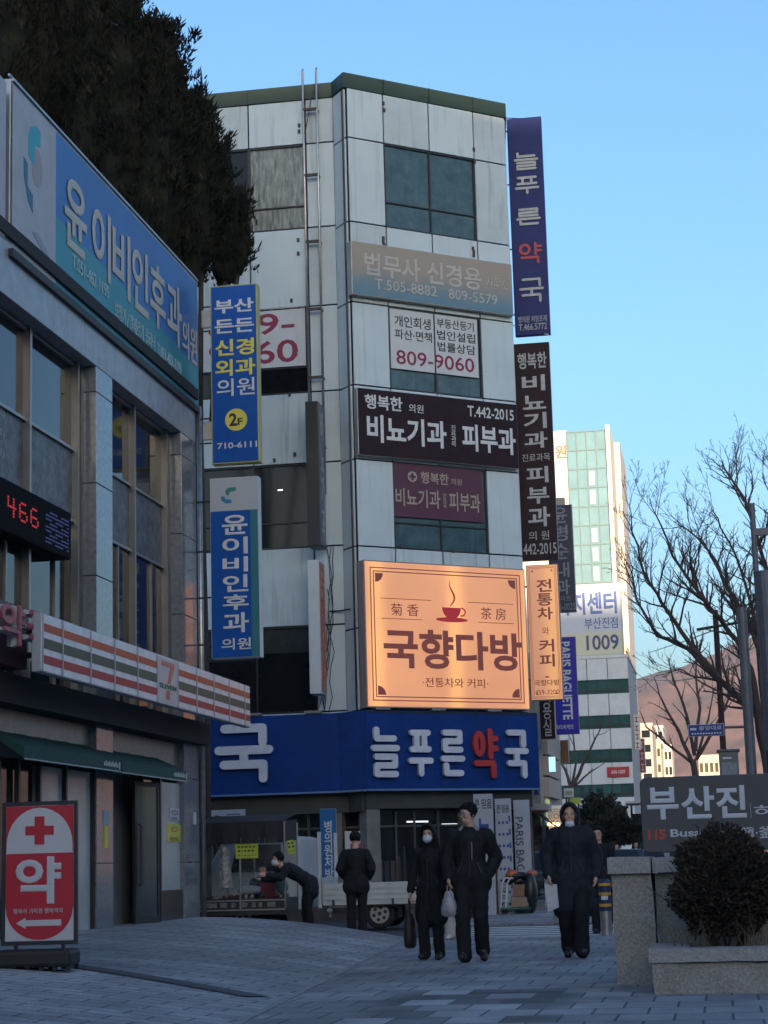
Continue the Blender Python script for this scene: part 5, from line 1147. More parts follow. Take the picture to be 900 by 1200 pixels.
    capsule(b, j['waist'], j['chest'], .145*f*nar, .165*f*nar, flat=.78); capsule(b, j['pelvis'], j['waist'], .155*f*nar, .15*f*nar, flat=.8)
    capsule(b, j['chest'], j['neck']-Vector((0,0,.045)), .13*f*nar, .075*nar, flat=.8)
    hem = j['pelvis']+(j['hipL']+j['hipR']-j['pelvis']*2)*.5; hem = Vector((hem.x, hem.y, coat_len))
    capsule(b, j['pelvis']-Vector((.03,0,0)), hem-Vector((.06*f,-.01,0)), .150*f*nar, .145*f*nar, flat=.85); capsule(b, j['pelvis']+Vector((.03,0,0)), hem+Vector((.06*f,.01,0)), .150*f*nar, .145*f*nar, flat=.85)
    for S_ in 'LR':
        capsule(b, j['neck']+(j['sh'+S_]-j['neck'])*.25-Vector((0,0,.035)), j['sh'+S_], .07*nar, .068*f*nar); capsule(b, j['sh'+S_], j['el'+S_], .070*f*nar, .070*f*nar)
        capsule(b, j['el'+S_], j['wr'+S_]-(j['wr'+S_]-j['el'+S_])*.06, .070*f*nar, .052*f*nar)
    if collar: capsule(b, j['neck']-Vector((0,0,.04)), j['neck']+Vector((0,-.01,.03)), .085, .085)
    fused(b, 'coat', coat, t, vox, 4, .036)
    if hood:
        b = MB(); n = 20; vs = []; fs = []
        prof = [(-.085,.078,.105),(-.105,.100,.130),(-.06,.118,.152),(.0,.120,.160),(.06,.108,.145),(.105,.075,.105),(.13,.03,.05)]       # y, half width, half height
        for (y_, wx_, hz_) in prof:
            for i in range(n): a = 2*math.pi*i/n; vs.append((wx_*math.cos(a), y_+.02*math.sin(a)*-1, .012+hz_*math.sin(a)))
        for q in range(len(prof)-1):
            for i in range(n): fs.append((q*n+i, q*n+(i+1)%n, (q+1)*n+(i+1)%n, (q+1)*n+i))
        fs.append(tuple(range((len(prof)-1)*n, len(prof)*n)))
        b.add(vs, fs, 0, HM); o = b.build('hood', hood_mat or coat, t, smooth=True); sd_ = o.modifiers.new('thick', 'SOLIDIFY'); sd_.thickness = .022; sd_.offset = 1; ss = o.modifiers.new('sub', 'SUBSURF'); ss.levels = ss.render_levels = 1
        b = MB(); capsule(b, h(-.05,.03,-.13), h(.05,.03,-.13), .075, .075); capsule(b, h(0,.05,-.1), j['neck']-Vector((0,-.03,.02)), .10, .10); fused(b, 'hood_collar', hood_mat or coat, t, .014, 3)
    elif hood_mat:
        b = MB(); capsule(b, j['neck']+Vector((-.085,-.035,-.015)), j['neck']+Vector((0,.085,.04)), .042, .062); capsule(b, j['neck']+Vector((.085,-.035,-.015)), j['neck']+Vector((0,.085,.04)), .042, .062)
        capsule(b, j['neck']+Vector((-.08,-.04,-.02)), j['neck']+Vector((-.03,-.115,-.075)), .038, .026); capsule(b, j['neck']+Vector((.08,-.04,-.02)), j['neck']+Vector((.03,-.115,-.075)), .038, .026)
        fused(b, 'sweater_hood', hood_mat, t, .011, 3); b = MB()
        b.tube([j['neck']+Vector((.03,-.125,-.10)), j['neck']+Vector((.035,-.172,-.20)), j['neck']+Vector((.03,-.168,-.34))], .006, 6); b.build('drawstring', M_hood, t)
    b = MB()
    for S_ in 'LR':
        capsule(b, j['hip'+S_], j['kn'+S_], .105*nar*fit, .078*fit); capsule(b, j['kn'+S_], j['an'+S_]-Vector((0,.005,.022)), .080*fit, .074*fit); capsule(b, j['pelvis'], j['hip'+S_], .12*nar, .10*nar)
    fused(b, 'trousers', trousers, t, vox, 3, .030)
    for S_ in 'LR':
        b = MB(); a, c = j['an'+S_], j['to'+S_]; dv = (c-a); dv.z = 0; dv = dv.normalized()
        capsule(b, a-dv*.03-Vector((0,0,.042)), c+dv*.01+Vector((0,0,.006)), .050, .044); capsule(b, a+Vector((0,0,.02)), a+dv*.06-Vector((0,0,.035)), .052, .050); fused(b, 'shoe', shoes, t, .010, 2)
    return t, j, s
def held(name, lb_, cat, t, p, build):
    """a carried thing: top level, placed at a point of the carrier"""
    q = t.matrix_basis @ Vector(p); o = thing(name, lb_, cat, loc=q); build(o); return o
# woman in a long coat
g_ = gpt(507,1125); tw_, jw, sw = person('woman in a long black hooded coat and white face mask walking beside the tall man', (g_.x,g_.y,0), 1.60, R(-6), dict(elL=(-.24,.04,1.14), wrL=(-.27,-.01,.90), knL=(-.09,-.07,.51), anL=(-.09,-.03,.10), toL=(-.10,-.19,.05), knR=(.08,.0,.5), anR=(.08,.09,.10), toR=(.09,-.06,.03)), female=True, coat_len=.56, hood=True, hair='long', mask='on', coat=M_coat, bulk=1.18, nod=R(2))
def tote(o):
    b = MB(); n = 14; vs = []; fs = []
    for k, (z, w_, d_) in enumerate(((0,.10,.035),(-.12,.15,.06),(-.30,.17,.08),(-.42,.16,.07),(-.45,.12,.05))):
        for i in range(n): a = 2*math.pi*i/n; vs.append((d_*math.cos(a), w_*math.sin(a), z-.16))
    for k in range(4):
        for i in range(n): fs.append((k*n+i, (k+1)*n+i, (k+1)*n+(i+1)%n, k*n+(i+1)%n))
    fs += [tuple(range(n)), tuple(range(5*n-1,4*n-1,-1))]
    b.add(vs, fs); b.build('bag_body', mat('bag_brown_black', (.022,.015,.013), .6, var=.3), o, smooth=True)
    MB().tube([(0,-.07,-.18),(0,-.03,-.02),(0,.03,-.02),(0,.07,-.18)], .010, 6).build('handle', MATS['bag_brown_black'], o)
held('tote_bag', 'dark brown tote bag hanging from the hand of the woman in the white mask', 'bag', tw_, jw['wrL']+Vector((-.02,-.02,-.07)), tote)
# tall man
g_ = gpt(555,1127); tm, jm, sm_ = person('tall man with glasses in a black jacket over a grey hood, looking to one side', (g_.x,g_.y,0), 1.83, R(4), dict(shL=(-.195,0,1.40), shR=(.195,0,1.40), elL=(-.27,.05,1.15), wrL=(-.245,-.10,.93), elR=(.29,.08,1.16), wrR=(.21,.02,.96), knL=(-.10,-.11,.52), anL=(-.09,-.12,.10), toL=(-.11,-.28,.06), knR=(.10,-.05,.51), anR=(.10,.16,.14), toR=(.12,.03,.035)), coat_len=.88, turn=R(-48), nod=R(6), hood_mat=M_hood, bulk=1.2, glasses=True, fit=1.12)
def plastic(o):
    b = MB(); n = 14; vs = []; fs = []; random.seed(4)
    for k, (z, w_, d_) in enumerate(((.0,.02,.02),(-.05,.04,.03),(-.11,.075,.06),(-.20,.095,.08),(-.27,.09,.07),(-.30,.05,.04))):
        for i in range(n): a = 2*math.pi*i/n; r_ = 1+random.uniform(-.14,.14); vs.append((w_*r_*math.cos(a), d_*r_*math.sin(a), z-.02))
    for k in range(5):
        for i in range(n): fs.append((k*n+i, (k+1)*n+i, (k+1)*n+(i+1)%n, k*n+(i+1)%n))
    fs += [tuple(range(n)), tuple(range(6*n-1,5*n-1,-1))]
    b.add(vs, fs); b.build('bag_body', mat('plastic_grey', (.30,.28,.31), .3, var=.35, scale=14), o, smooth=True)
    MB().tube([(-.02,0,-.02),(-.012,0,.05),(.012,0,.05),(.02,0,-.02)], .006, 5).build('handle', MATS['plastic_grey'], o)
held('plastic_bag', 'crumpled greyish plastic bag hanging from the hand of the tall man', 'bag', tm, jm['wrL']+Vector((.0,-.045,-.12)), plastic)
# hooded man
g_ = gpt(675,1122); th, jh, sh_ = person('man in a long black coat, hood up, with a white mask under his chin', (g_.x,g_.y,0), 1.82, R(2), dict(head=(0,-.02,1.60), elL=(-.29,.05,1.17), wrL=(-.27,-.09,.94), elR=(.28,.05,1.16), wrR=(.27,-.03,.92), knL=(-.09,-.02,.50), anL=(-.08,.16,.13), toL=(-.09,.02,.03), knR=(.09,-.13,.52), anR=(.085,-.16,.10), toR=(.10,-.31,.07)), coat_len=.60, hood=True, mask='chin', coat=M_coat2, bulk=1.28, fit=1.15, nod=R(-4))
def paperbag(o):
    b = MB(); n = 5
    vs = [(-.075,-.012,-.02),(.075,-.012,-.03),(.09,-.02,-.30),(-.045,-.02,-.36),(-.075,.012,-.02),(.075,.012,-.03),(.09,.02,-.30),(-.045,.02,-.36)]
    b.add(vs, [(3,2,1,0),(4,5,6,7),(0,1,5,4),(1,2,6,5),(2,3,7,6),(3,0,4,7)]); b.build('sleeve', mat('paper_white', (.48,.49,.50), .6, var=.12, scale=8), o, bevel=.006)
    MB().tube([(0,0,-.03),(-.01,0,.10)], .006, 5).build('strap', MATS['paper_white'], o)
held('paper_bag', 'flat white paper bag in the hand of the hooded man', 'bag', th, jh['wrL']+Vector((.02,-.03,-.08)), paperbag)
# the pale-trousered walker behind the couple, the dark walker behind the hooded man
g_ = gpt(534,1101); person('walker in pale trousers half hidden behind the couple', (g_.x,g_.y,0), 1.62, 0, dict(knL=(-.08,-.05,.51), anL=(-.08,.0,.10)), female=True, coat=M_pale_cl, trousers=M_pale_cl, shoes=mat('white_shoe', (.5,.5,.5), .5, var=.1), coat_len=.78, hair='long', fit=1.15)
g_ = gpt(706,1092); tk, jk, _s = person('walker in dark clothes half hidden behind the hooded man', (g_.x,g_.y,-.03), 1.68, R(-4), None, coat=M_coat, coat_len=.70, bulk=1.1)
held('handbag', 'small dark handbag carried by the walker behind the hooded man', 'bag', tk, jk['wrR']+Vector((.0,-.03,-.07)), tote)
# man with his back turned, in a cap
g_ = gpt(419,1099); person('man in a black cap and jacket seen from behind, standing before the white truck', (g_.x,g_.y,-.02), 1.70, R(180), dict(elL=(-.27,.02,1.16), wrL=(-.20,-.12,1.0), elR=(.27,.02,1.16), wrR=(.20,-.12,1.0)), coat=M_coat, coat_len=.86, bulk=1.15, cap=True)
# customer bending over the food cart: torso leans to the viewer's left
g_ = gpt(357,1096); person('masked customer leaning over the end of the food cart', (g_.x,g_.y+.3,-.02), 1.68, R(-62), dict(pelvis=(0,.05,.92), waist=(0,-.08,1.03), chest=(0,-.30,1.16), neck=(0,-.44,1.25), head=(0,-.54,1.36), shL=(-.18,-.40,1.22), shR=(.18,-.40,1.22), elL=(-.22,-.56,1.02), elR=(.22,-.56,1.05), wrL=(-.18,-.80,1.02), wrR=(.18,-.80,1.10), hipL=(-.09,.05,.92), hipR=(.09,.05,.92)), coat=M_coat2, coat_len=.80, mask='on', bulk=1.1)
# vendor inside the cart, far walkers by the wall
p_ = FCt.uv(296,1040); person('seated vendor behind the clear sheet of the food cart', (p_[0],YC+.75,-.38), 1.62, R(10), dict(knL=(-.12,-.38,.95), knR=(.12,-.38,.95), anL=(-.12,-.40,.50), anR=(.12,-.40,.50), toL=(-.12,-.55,.44), toR=(.12,-.55,.44), wrL=(-.15,-.26,1.06), wrR=(.15,-.26,1.06)), coat=M_coat2, coat_len=.86, cap=True)
for (px, py, hh, lb_, cm) in ((744,978,1.66,'far walker with long dark hair just left of the station sign',M_coat2),(722,988,1.60,'far walker with a pale collar beside the parked cars',M_coat)):
    Yd = 62; f_ = FY(Yd).uv(px, py); person(lb_, (f_[0],Yd,f_[1]-hh if f_[1]-hh < .2 else 0), hh, R(20), None, female=True, coat=cm, hair='long', vox=.02, hood_mat=M_pale_cl if cm is M_coat else None)
bake_fused()
# front zips and pocket welts, laid on the finished coats
M_zip = mat('zip_grey', (.06,.06,.065), .4, metal=.3)
for o in [k for k in SC.objects if k.type == 'MESH' and k.name.startswith('coat')]:
    vs_ = [v.co for v in o.data.vertices]; zmax = max(v.z for v in vs_); b = MB()
    def front(x, z):
        c = [v.y for v in vs_ if abs(v.x-x) < .03 and abs(v.z-z) < .035]; return min(c) if c else None
    ok = abs(sum(v.y for v in vs_)/len(vs_)) < .12
    if not ok: continue
    q = [(0, front(0, z), z) for z in [zmax-.17-.05*k for k in range(9)]]; q = [Vector((x, y-.004, z)) for x, y, z in q if y is not None]
    if len(q) > 3: b.tube(q, .0055, 5); b.build('zip', M_zip, o.parent)
    b = MB()
    for sx in (-1,1):
        q = [(sx*(.085+.05*k/3), front(sx*(.085+.05*k/3), 1.10-.12*k/3), 1.10-.12*k/3) for k in range(4)]; q = [Vector((x, y-.003, z)) for x, y, z in q if y is not None]
        if len(q) > 2: b.tube(q, .008, 5)
    if b.v: b.build('pocket_welt', M_zip, o.parent)
# ------------------------------------------------------------------ conifers behind the shop building
M_con = mat('juniper_foliage', (.009,.010,.006), .85, var=0, col2=(.022,.022,.012), scale=2.2, spec=.15)
M_con2 = mat('juniper_dry', (.04,.034,.020), .85, var=.3, scale=3, spec=.15)
M_bark = mat('bark', (.055,.042,.034), .9, var=.3, scale=10, bump=.5)
def juniper(lb_, Y, lobes, trunk_px, seed, dens=1.0):
    random.seed(seed); F = FY(Y); tb_ = F.uv(trunk_px, 330); base = Vector((tb_[0], Y, 0))
    t = thing('juniper_tree', lb_, 'tree', loc=base)
    tr = MB(); tr.tube([(0,0,-.05),(.05,0,4),(0,.05,9),(-.05,0,13)], [.2,.17,.13,.06], 8)
    fo = MB(); core = MB()
    for li, (tip, bot, rpx, dy) in enumerate(lobes):
        a = F.uv(*tip); c = F.uv(*bot); rr = rpx*Y/FPX
        A = Vector((a[0],Y+dy*.4,a[1]))-base; B_ = Vector((c[0],Y+dy,c[1]))-base; ax = A-B_; L = ax.length
        tr.tube([B_*.6+Vector((0,0,2)), B_, B_+ax*.6], [.06,.05,.02], 5)
        prof = lambda s: rr*(min(1, .55+s*1.6) if s < .3 else 1.03)*(1-max(0,(s-.2)/.8)**1.7)**.85
        n = int(L*rr*2*math.pi*58*dens)
        pv = [B_+ax*k/9 for k in range(10)]; core.tube(pv, [max(.02, prof(k/9)*.72) for k in range(10)], 9)
        plumes = []
        for k in range(int(8+L*rr*3.0)):
            s = random.random()**.8*.96; ang = random.uniform(0, 2*math.pi); out = Vector((math.cos(ang), math.sin(ang), 0)); p0 = B_+ax*s+out*prof(s)*random.uniform(.40,.72)
            plumes.append((p0, (Vector((0,0,1))+out*random.uniform(.1,.55)+Vector((random.uniform(-.2,.2),random.uniform(-.2,.2),0)))*random.uniform(.35,.8), random.uniform(.20,.36)))
        for k in range(n):
            if random.random() < .5:
                p0, av, pr_ = random.choice(plumes); s2 = random.random(); ang = random.uniform(0, 2*math.pi); out = Vector((math.cos(ang), math.sin(ang), 0)); nzv = mnoise.noise(p0*1.3)
                p = p0+av*s2+out*pr_*(1-s2**1.6)*random.uniform(.7,1.05); d0 = (av.normalized()+out*.35).normalized()
            else:
                s = random.random()**.85; ang = random.uniform(0, 2*math.pi); r0 = prof(s); out = Vector((math.cos(ang), math.sin(ang), 0))
                nzv = mnoise.noise(Vector((math.cos(ang)*1.4+li*3.1, math.sin(ang)*1.4, s*L*.55))); r_ = r0*(.78+.40*nzv+random.uniform(-.10,.08))
                p = B_+ax*s+out*max(.02,r_); d0 = (Vector((0,0,1))+out*random.uniform(.3,1.0)+Vector((random.uniform(-.3,.3),random.uniform(-.3,.3),0))).normalized()
            mi = 1 if (nzv > .25 and random.random() < .35) else 0; ln = random.uniform(.09,.24)
            for q in range(7):
                d = (d0+Vector((random.uniform(-.55,.55), random.uniform(-.55,.55), random.uniform(-.25,.35)))).normalized(); sd_ = d.orthogonal().normalized(); sd_ = (Matrix.Rotation(random.uniform(0,6.28), 3, d) @ sd_)*random.uniform(.010,.022)
                o = p+Vector((random.uniform(-.08,.08), random.uniform(-.08,.08), random.uniform(-.10,.10))); l = ln*random.uniform(.5,1)
                fo.add([o-sd_, o+sd_, o+d*l*.6+sd_*.8, o+d*l, o+d*l*.55-sd_*.9], [(0,1,2,3,4)], mi)
    tr.build('trunk', M_bark, t, smooth=True); core.build('inner_crown', M_con, t); fo.build('crown', [M_con, M_con2], t)
juniper('tallest dark juniper at the left picture edge, behind the wide roofline sign', 33.4, [((22,-110),(22,330),62,0),((52,-70),(52,330),44,.2),((82,-85),(80,330),52,.6),((122,-50),(112,330),46,-.3)], 60, 21)
juniper('dark juniper with ragged pointed tips, second from the left picture edge', 33.0, [((152,-30),(140,330),46,0),((178,22),(165,340),38,.5),((196,60),(180,340),34,-.3)], 150, 22)
juniper('dark juniper with pointed side tips between two others above the sign end', 33.6, [((199,34),(188,340),34,0),((214,86),(204,330),30,-.5),((230,104),(218,330),28,.3),((240,150),(226,330),26,-.2)], 190, 23)
juniper('lowest dark juniper, its bushy tip in front of the clinic building', 34.2, [((236,136),(228,330),26,0),((252,162),(242,322),23,-.4),((264,200),(253,318),20,.3),((277,226),(264,314),17,0),((288,264),(275,316),15,.2),((260,280),(262,330),24,.1)], 228, 24, 1.3)
# ------------------------------------------------------------------ bare trees
M_twig = mat('twig_bark', (.085,.060,.052), .85, var=.25, scale=8)
def limb_branches(b, pts, r0, r1, depth, spread, dens, up=.24):
    """a tapering limb with side branches growing from it"""
    N_ = len(pts); rad = [r0+(r1-r0)*k/(N_-1) for k in range(N_)]; b.tube(pts, rad, 7 if r0 > .03 else (5 if r0 > .012 else 3), cap=False)
    if depth == 0: return
    tot = sum((pts[k+1]-pts[k]).length for k in range(N_-1)); n = max(2, int(tot*dens))
    for k in range(n):
        s = random.uniform(.18, 1)*(N_-1); i = min(int(s), N_-2); f = s-i; p = pts[i].lerp(pts[i+1], f); d = (pts[i+1]-pts[i]).normalized(); rr = (rad[i]*(1-f)+rad[i+1]*f)
        side = Matrix.Rotation(random.uniform(0, 6.28), 3, d) @ d.orthogonal().normalized(); side.y *= .6
        dd = (d*random.uniform(.5,1)+side*random.uniform(.45,.95)+Vector((0,0,up))).normalized(); L = min(tot*random.uniform(.18,.42), random.uniform(.5,1.15)*(Y_/32))*spread; q = [p]; m = 5 if depth > 1 else 4
        for j in range(m):
            dd = (dd+Vector((random.uniform(-.25,.25), random.uniform(-.2,.2), random.uniform(-.14,.26)))).normalized(); q.append(q[-1]+dd*L/m)
        limb_branches(b, q, min(rr*.6, .03), max(.0034, rr*.14), depth-1, spread, dens*1.55, up)
def bare_tree(lb_, Y, trunk, limbs, seed, depth=3, spread=1.0, dens=1.6, tr=(.16,.09)):
    global Y_
    Y_ = Y
    random.seed(seed); F = FY(Y); P_ = lambda p, dy=0: Vector((F.uv(*p)[0], Y+dy, F.uv(*p)[1]))
    t0 = P_(trunk[0]); base = Vector((t0.x, Y, 0)); t = thing('bare_tree', lb_, 'tree', loc=base)
    tp = [Vector((0,0,-.05))]+[P_(p)-base for p in trunk]; b = MB(); n = len(tp); b.tube(tp, [tr[0]+(tr[1]-tr[0])*k/(n-1) for k in range(n)], 10, cap=False); b.build('trunk', M_twig, t, smooth=True)
    b = MB()
    for lm, r0, r1, dy in limbs:
        pts = [P_(p, dy*k/(len(lm)-1))-base for k, p in enumerate(lm)]; fine = []
        for k in range(len(pts)-1):
            for f in range(3): fine.append(pts[k].lerp(pts[k+1], f/3)+Vector((random.uniform(-1,1), random.uniform(-1,1), random.uniform(-1,1)))*.02*(1 if k+f else 0))
        fine.append(pts[-1]); limb_branches(b, fine, r0, r1, depth, spread, dens)
    b.build('branches', M_twig, t)
bare_tree('tall bare winter tree with long limbs reaching over the street beside the grey poles', 32, [(915,1000),(905,930),(898,880)],
  [([(900,905),(887,835),(840,792),(807,757),(767,738),(743,693),(733,650)], .075,.008, 1.2), ([(842,794),(800,743),(777,710),(757,677),(744,632),(740,600)], .045,.006,-.8),
   ([(898,890),(884,800),(867,757),(833,720),(813,693),(790,664),(777,630),(765,604)], .06,.006,-1.5), ([(899,880),(890,760),(878,727),(853,680),(833,637),(807,608),(787,592)], .06,.006,1.6),
   ([(902,840),(908,720),(900,667),(877,590),(860,562),(850,545),(843,532)], .05,.006,.5), ([(885,730),(868,668),(845,625),(832,600)], .03,.005,-1), ([(905,760),(915,640),(905,580),(899,545)], .045,.006,-.5),
   ([(898,850),(868,826),(838,812),(800,790),(770,800)], .03,.004,-1.2), ([(900,870),(870,780),(862,720),(850,650)], .035,.005,.9)], 31, 3, .85, 7.0)
bare_tree('smaller bare tree behind the blue street name sign', 58, [(822,985),(818,930),(812,890)],
  [([(813,900),(795,856),(775,820),(765,790)], .07,.012,1), ([(814,885),(806,840),(790,800),(785,775)], .06,.012,-1), ([(815,880),(820,830),(815,790),(818,760)], .06,.012,.5), ([(816,890),(840,850),(856,815),(860,785)], .06,.012,-.6), ([(812,895),(780,870),(757,850),(748,830)], .05,.01,.8), ([(816,890),(830,840),(838,800)], .05,.01,1.2)], 32, 3, .8, 2.0, (.14,.09))
bare_tree('bare street tree in front of the white office block with green window bands', 74, [(668,975),(668,940),(670,925)],
  [([(670,926),(662,903),(652,885),(644,870)], .07,.015,.6), ([(670,924),(683,897),(697,870),(706,852)], .08,.015,-.5), ([(670,926),(674,895),(672,868),(668,848)], .06,.012,.3), ([(672,922),(690,905),(708,892)], .05,.01,.8)], 33, 3, .9, 1.3, (.12,.08))
# ------------------------------------------------------------------ shrubs
def shrub(name, lb_, cat, c, rx, ry, rz_, n, ls, seed, mats, stems=True, low=-.75, rag=.16):
    random.seed(seed); t = thing(name, lb_, cat, loc=(c[0], c[1], c[2]-rz_)); b = MB()
    for k in range(n):
        u = random.uniform(low,1); a = random.uniform(0,2*math.pi); q = math.sqrt(1-u*u); dv = Vector((q*math.cos(a), q*math.sin(a), u)); nz_ = mnoise.noise(dv*2.3+Vector((seed,0,0)))
        r_ = random.uniform(.70,1.0)*(1+rag*nz_)+random.uniform(0,.05)+(random.uniform(0,.14) if random.random() < .05 else 0); p = Vector((dv.x*rx*r_, dv.y*ry*r_, dv.z*rz_*r_+rz_)); d = (dv*.8+Vector((random.uniform(-.8,.8), random.uniform(-.8,.8), random.uniform(-.2,.9)))).normalized()
        s = (Matrix.Rotation(random.uniform(0,6.28), 3, d) @ d.orthogonal().normalized())*ls*random.uniform(.22,.4); l = ls*random.uniform(.7,1.4)
        b.add([p-s*.3, p+d*l*.5-s, p+d*l, p+d*l*.5+s], [(0,1,2,3)], 0 if random.random() < .7 else 1)
    b.build('foliage', mats, t)
    b = MB(); b.ball((0,0,rz_), (rx*(.74-rag*.45),ry*(.74-rag*.45),rz_*(.74-rag*.45)), 14, 10); b.build('inner_foliage', mats[0], t)
    if stems:
        b = MB()
        for k in range(16):
            a = random.uniform(0,6.28); q = [Vector((math.cos(a)*.12, math.sin(a)*.10, -.05-.0))]; dd = Vector((math.cos(a)*.5, math.sin(a)*.5, 1)).normalized()
            for j in range(5): dd = (dd+Vector((random.uniform(-.25,.25), random.uniform(-.25,.25), random.uniform(-.1,.2)))).normalized(); q.append(q[-1]+dd*rz_*.34)
            b.tube(q, [.012,.010,.008,.006,.005,.004], 5)
        b.build('stems', M_twig, t)
    return t
M_shr = mat('shrub_dark', (.026,.019,.012), .8, var=.3, scale=9); M_shr2 = mat('shrub_rust', (.042,.028,.016), .8, var=.3, scale=9)
FSh = FY(17.75); c_ = FSh.uv(850,1030); top = FSh.uv(850,966)[1]; botz = FSh.uv(850,1108)[1]
rz_ = (top-botz)/2*.92; rx_ = 58*17.75/FPX
shrub('round_shrub', 'clipped round dark shrub growing in the granite planter in front of the station sign', 'shrub', (c_[0], 17.77, (top+botz)/2-.02), rx_, .44, rz_, 26000, .036, 41, [M_shr, M_shr2], True, -.82, .24)
random.seed(77)
for k, (px, hh) in enumerate(((800,.22),(818,.28),(880,.30),(893,.26))):                       # thin dry stalks in the planter
    q = FY(17.42).uv(px, 1110); b = MB()
    for s_ in range(7):
        a = Vector((random.uniform(-.08,.08), random.uniform(-.05,.05), 0)); b.tube([a, a*1.3+Vector((random.uniform(-.03,.03),0,hh*.5)), a*1.6+Vector((random.uniform(-.06,.06),0,hh*random.uniform(.7,1)))], [.004,.003,.002], 4)
    o = b.build('dry_plant', mat('dry_stalk', (.13,.10,.06), .9, var=.2), None, Matrix.Translation(Vector((q[0], 17.42, q[1]-.02)))); tag(o, ['thin dry stalks at the left end of the planter','thin dry stalks in the planter just right of its left end','tall thin dry stalks in the planter near the right picture edge','short dry stalks in the planter at the right picture edge'][k], 'plant')
M_ev = mat('evergreen_dark', (.018,.026,.014), .85, var=.3, scale=4)
for (px, py, rp, hp, Yd, sd_, lb_) in ((700,966,24,28,68,42,'broad dark evergreen bush beyond the crossing, behind the hooded man'),(722,975,24,17,66,43,'dark evergreen bush between the hooded man and the station sign')):
    f_ = FY(Yd).uv(px, py); s = Yd/FPX; zb_ = max(0, f_[1]-hp*s); shrub('evergreen_bush', lb_, 'bush', (f_[0], Yd, f_[1]), rp*s, rp*s, hp*s, 7000, .14, sd_, [M_ev, M_shr], True, -.75, .9)
# ------------------------------------------------------------------ poles, street sign, cabinet at the right
def pole(name, lb_, cat, Y, px, ptop, rpx, m, taper=1.0):
    F = FY(Y); a = F.uv(px, 900); z = F.uv(px, ptop)[1]; x = F.uv(px, ptop)[0]; t = thing(name, lb_, cat, loc=(x, Y, 0)); r = rpx*Y/FPX
    MB().tube([(0,0,-.02),(0,0,z)], [r, r*taper], 16).build('shaft', m, t, smooth=False); return t, F, x, z, r
M_pgrey = mat('pole_grey', (.13,.135,.15), .5, metal=.3, var=.2, scale=3); M_pwood = mat('pole_wood', (.05,.032,.028), .9, var=.3, scale=5)
t, F, x, z, r = pole('street_pole', 'thick grey street pole at the right picture edge with a dark lower sleeve', 'pole', 27, 896, 672, 11, M_pgrey)
MB().tube([(0,0,0),(0,0,F.uv(896,880)[1])], r*1.06, 16).build('sleeve', M_frame, t); MB().tube([(0,0,z-.02),(0,0,z+.03)], r*1.02, 16).build('cap', M_pgrey, t)
t, F, x, z, r = pole('lamp_pole', 'slim grey lamp pole with a short side arm beside the thick pole', 'pole', 28, 881, 590, 3.2, M_pgrey)
za = F.uv(881,624)[1]; MB().box(0,.55,-.04,.04,za-.05,za+.05).build('arm', M_pgrey, t)
for pz in (700,764): zz = F.uv(881,pz)[1]; MB().box(-.07,.16,-.06,.06,zz-.05,zz+.05).build('bracket', M_bracket, t, bevel=.01)
t, F, x, z, r = pole('street_pole', 'plain grey street pole carrying the blue street name sign', 'pole', 31, 869, 712, 6.2, M_pgrey, .92)
zz = F.uv(869,852)[1]; xa = F.uv(808,852)[0]-x; MB().tube([(0,-.02,zz),(xa,-.02,zz+.01)], .022, 8).build('arm', M_pgrey, t)
t, w, h = board('street_name_sign', 'small blue street name sign hanging from the arm of the grey pole', 'sign', FY(30.9), ((807,849),(848,849),(848,862),(807,862)), .0, .03, mat('street_blue', (.012,.03,.22), .4), M_ltr_w, lip=.008)
letters(t, 'lettering', M_ltr_w, [T(w,h,'중앙대로',.30,.12,.95,.52,.01)])
b = MB(); random.seed(2)
for k in range(11): b.box(-w*.42+k*w*.08,-w*.42+k*w*.08+w*.05,h*.14,h*.26,0,.003)
b.box(-w*.45,-w*.28,h*.52,h*.72,0,.003); b.build('small_print', M_ltr_w, t)
t, F, x, z, r = pole('utility_pole', 'thin dark wooden utility pole with one crossarm behind the bare limbs', 'pole', 36, 838, 715, 3.8, M_pwood, .85)
zz = F.uv(838,735)[1]; MB().tube([(-.36,-.08,zz-.04),(.45,-.08,zz+.06)], .028, 6).build('crossarm', M_pwood, t)
F = FY(22.5); u0, u1, z0, z1 = F.rect((843,880),(866,880),(866,920),(843,920)); t = thing('switch_cabinet', 'grey street switch cabinet with a pale notice behind the station sign', 'cabinet', loc=((u0+u1)/2, 22.6, 0)); w = u1-u0
MB().box(-w/2,w/2,-.1,.25,z0-.4,z1).build('body', mat('cabinet_grey', (.14,.135,.13), .6, var=.15), t, bevel=.01); MB().box(-.05,.05,-.05,.15,0,z0-.4).build('post', M_pgrey, t)
MB().box(-w*.38,w*.4,-.106,-.1,z1-.28,z1-.13).build('notice', mat('notice_pale', (.22,.23,.24), .6, var=.35, scale=40), t); MB().box(-w*.3,w*.15,-.106,-.1,z1-.09,z1-.07).build('label_plate', M_ltr_w, t)
MB().box(-w/2-.02,w/2+.02,-.12,.27,z1,z1+.02).build('lid', M_pgrey, t)
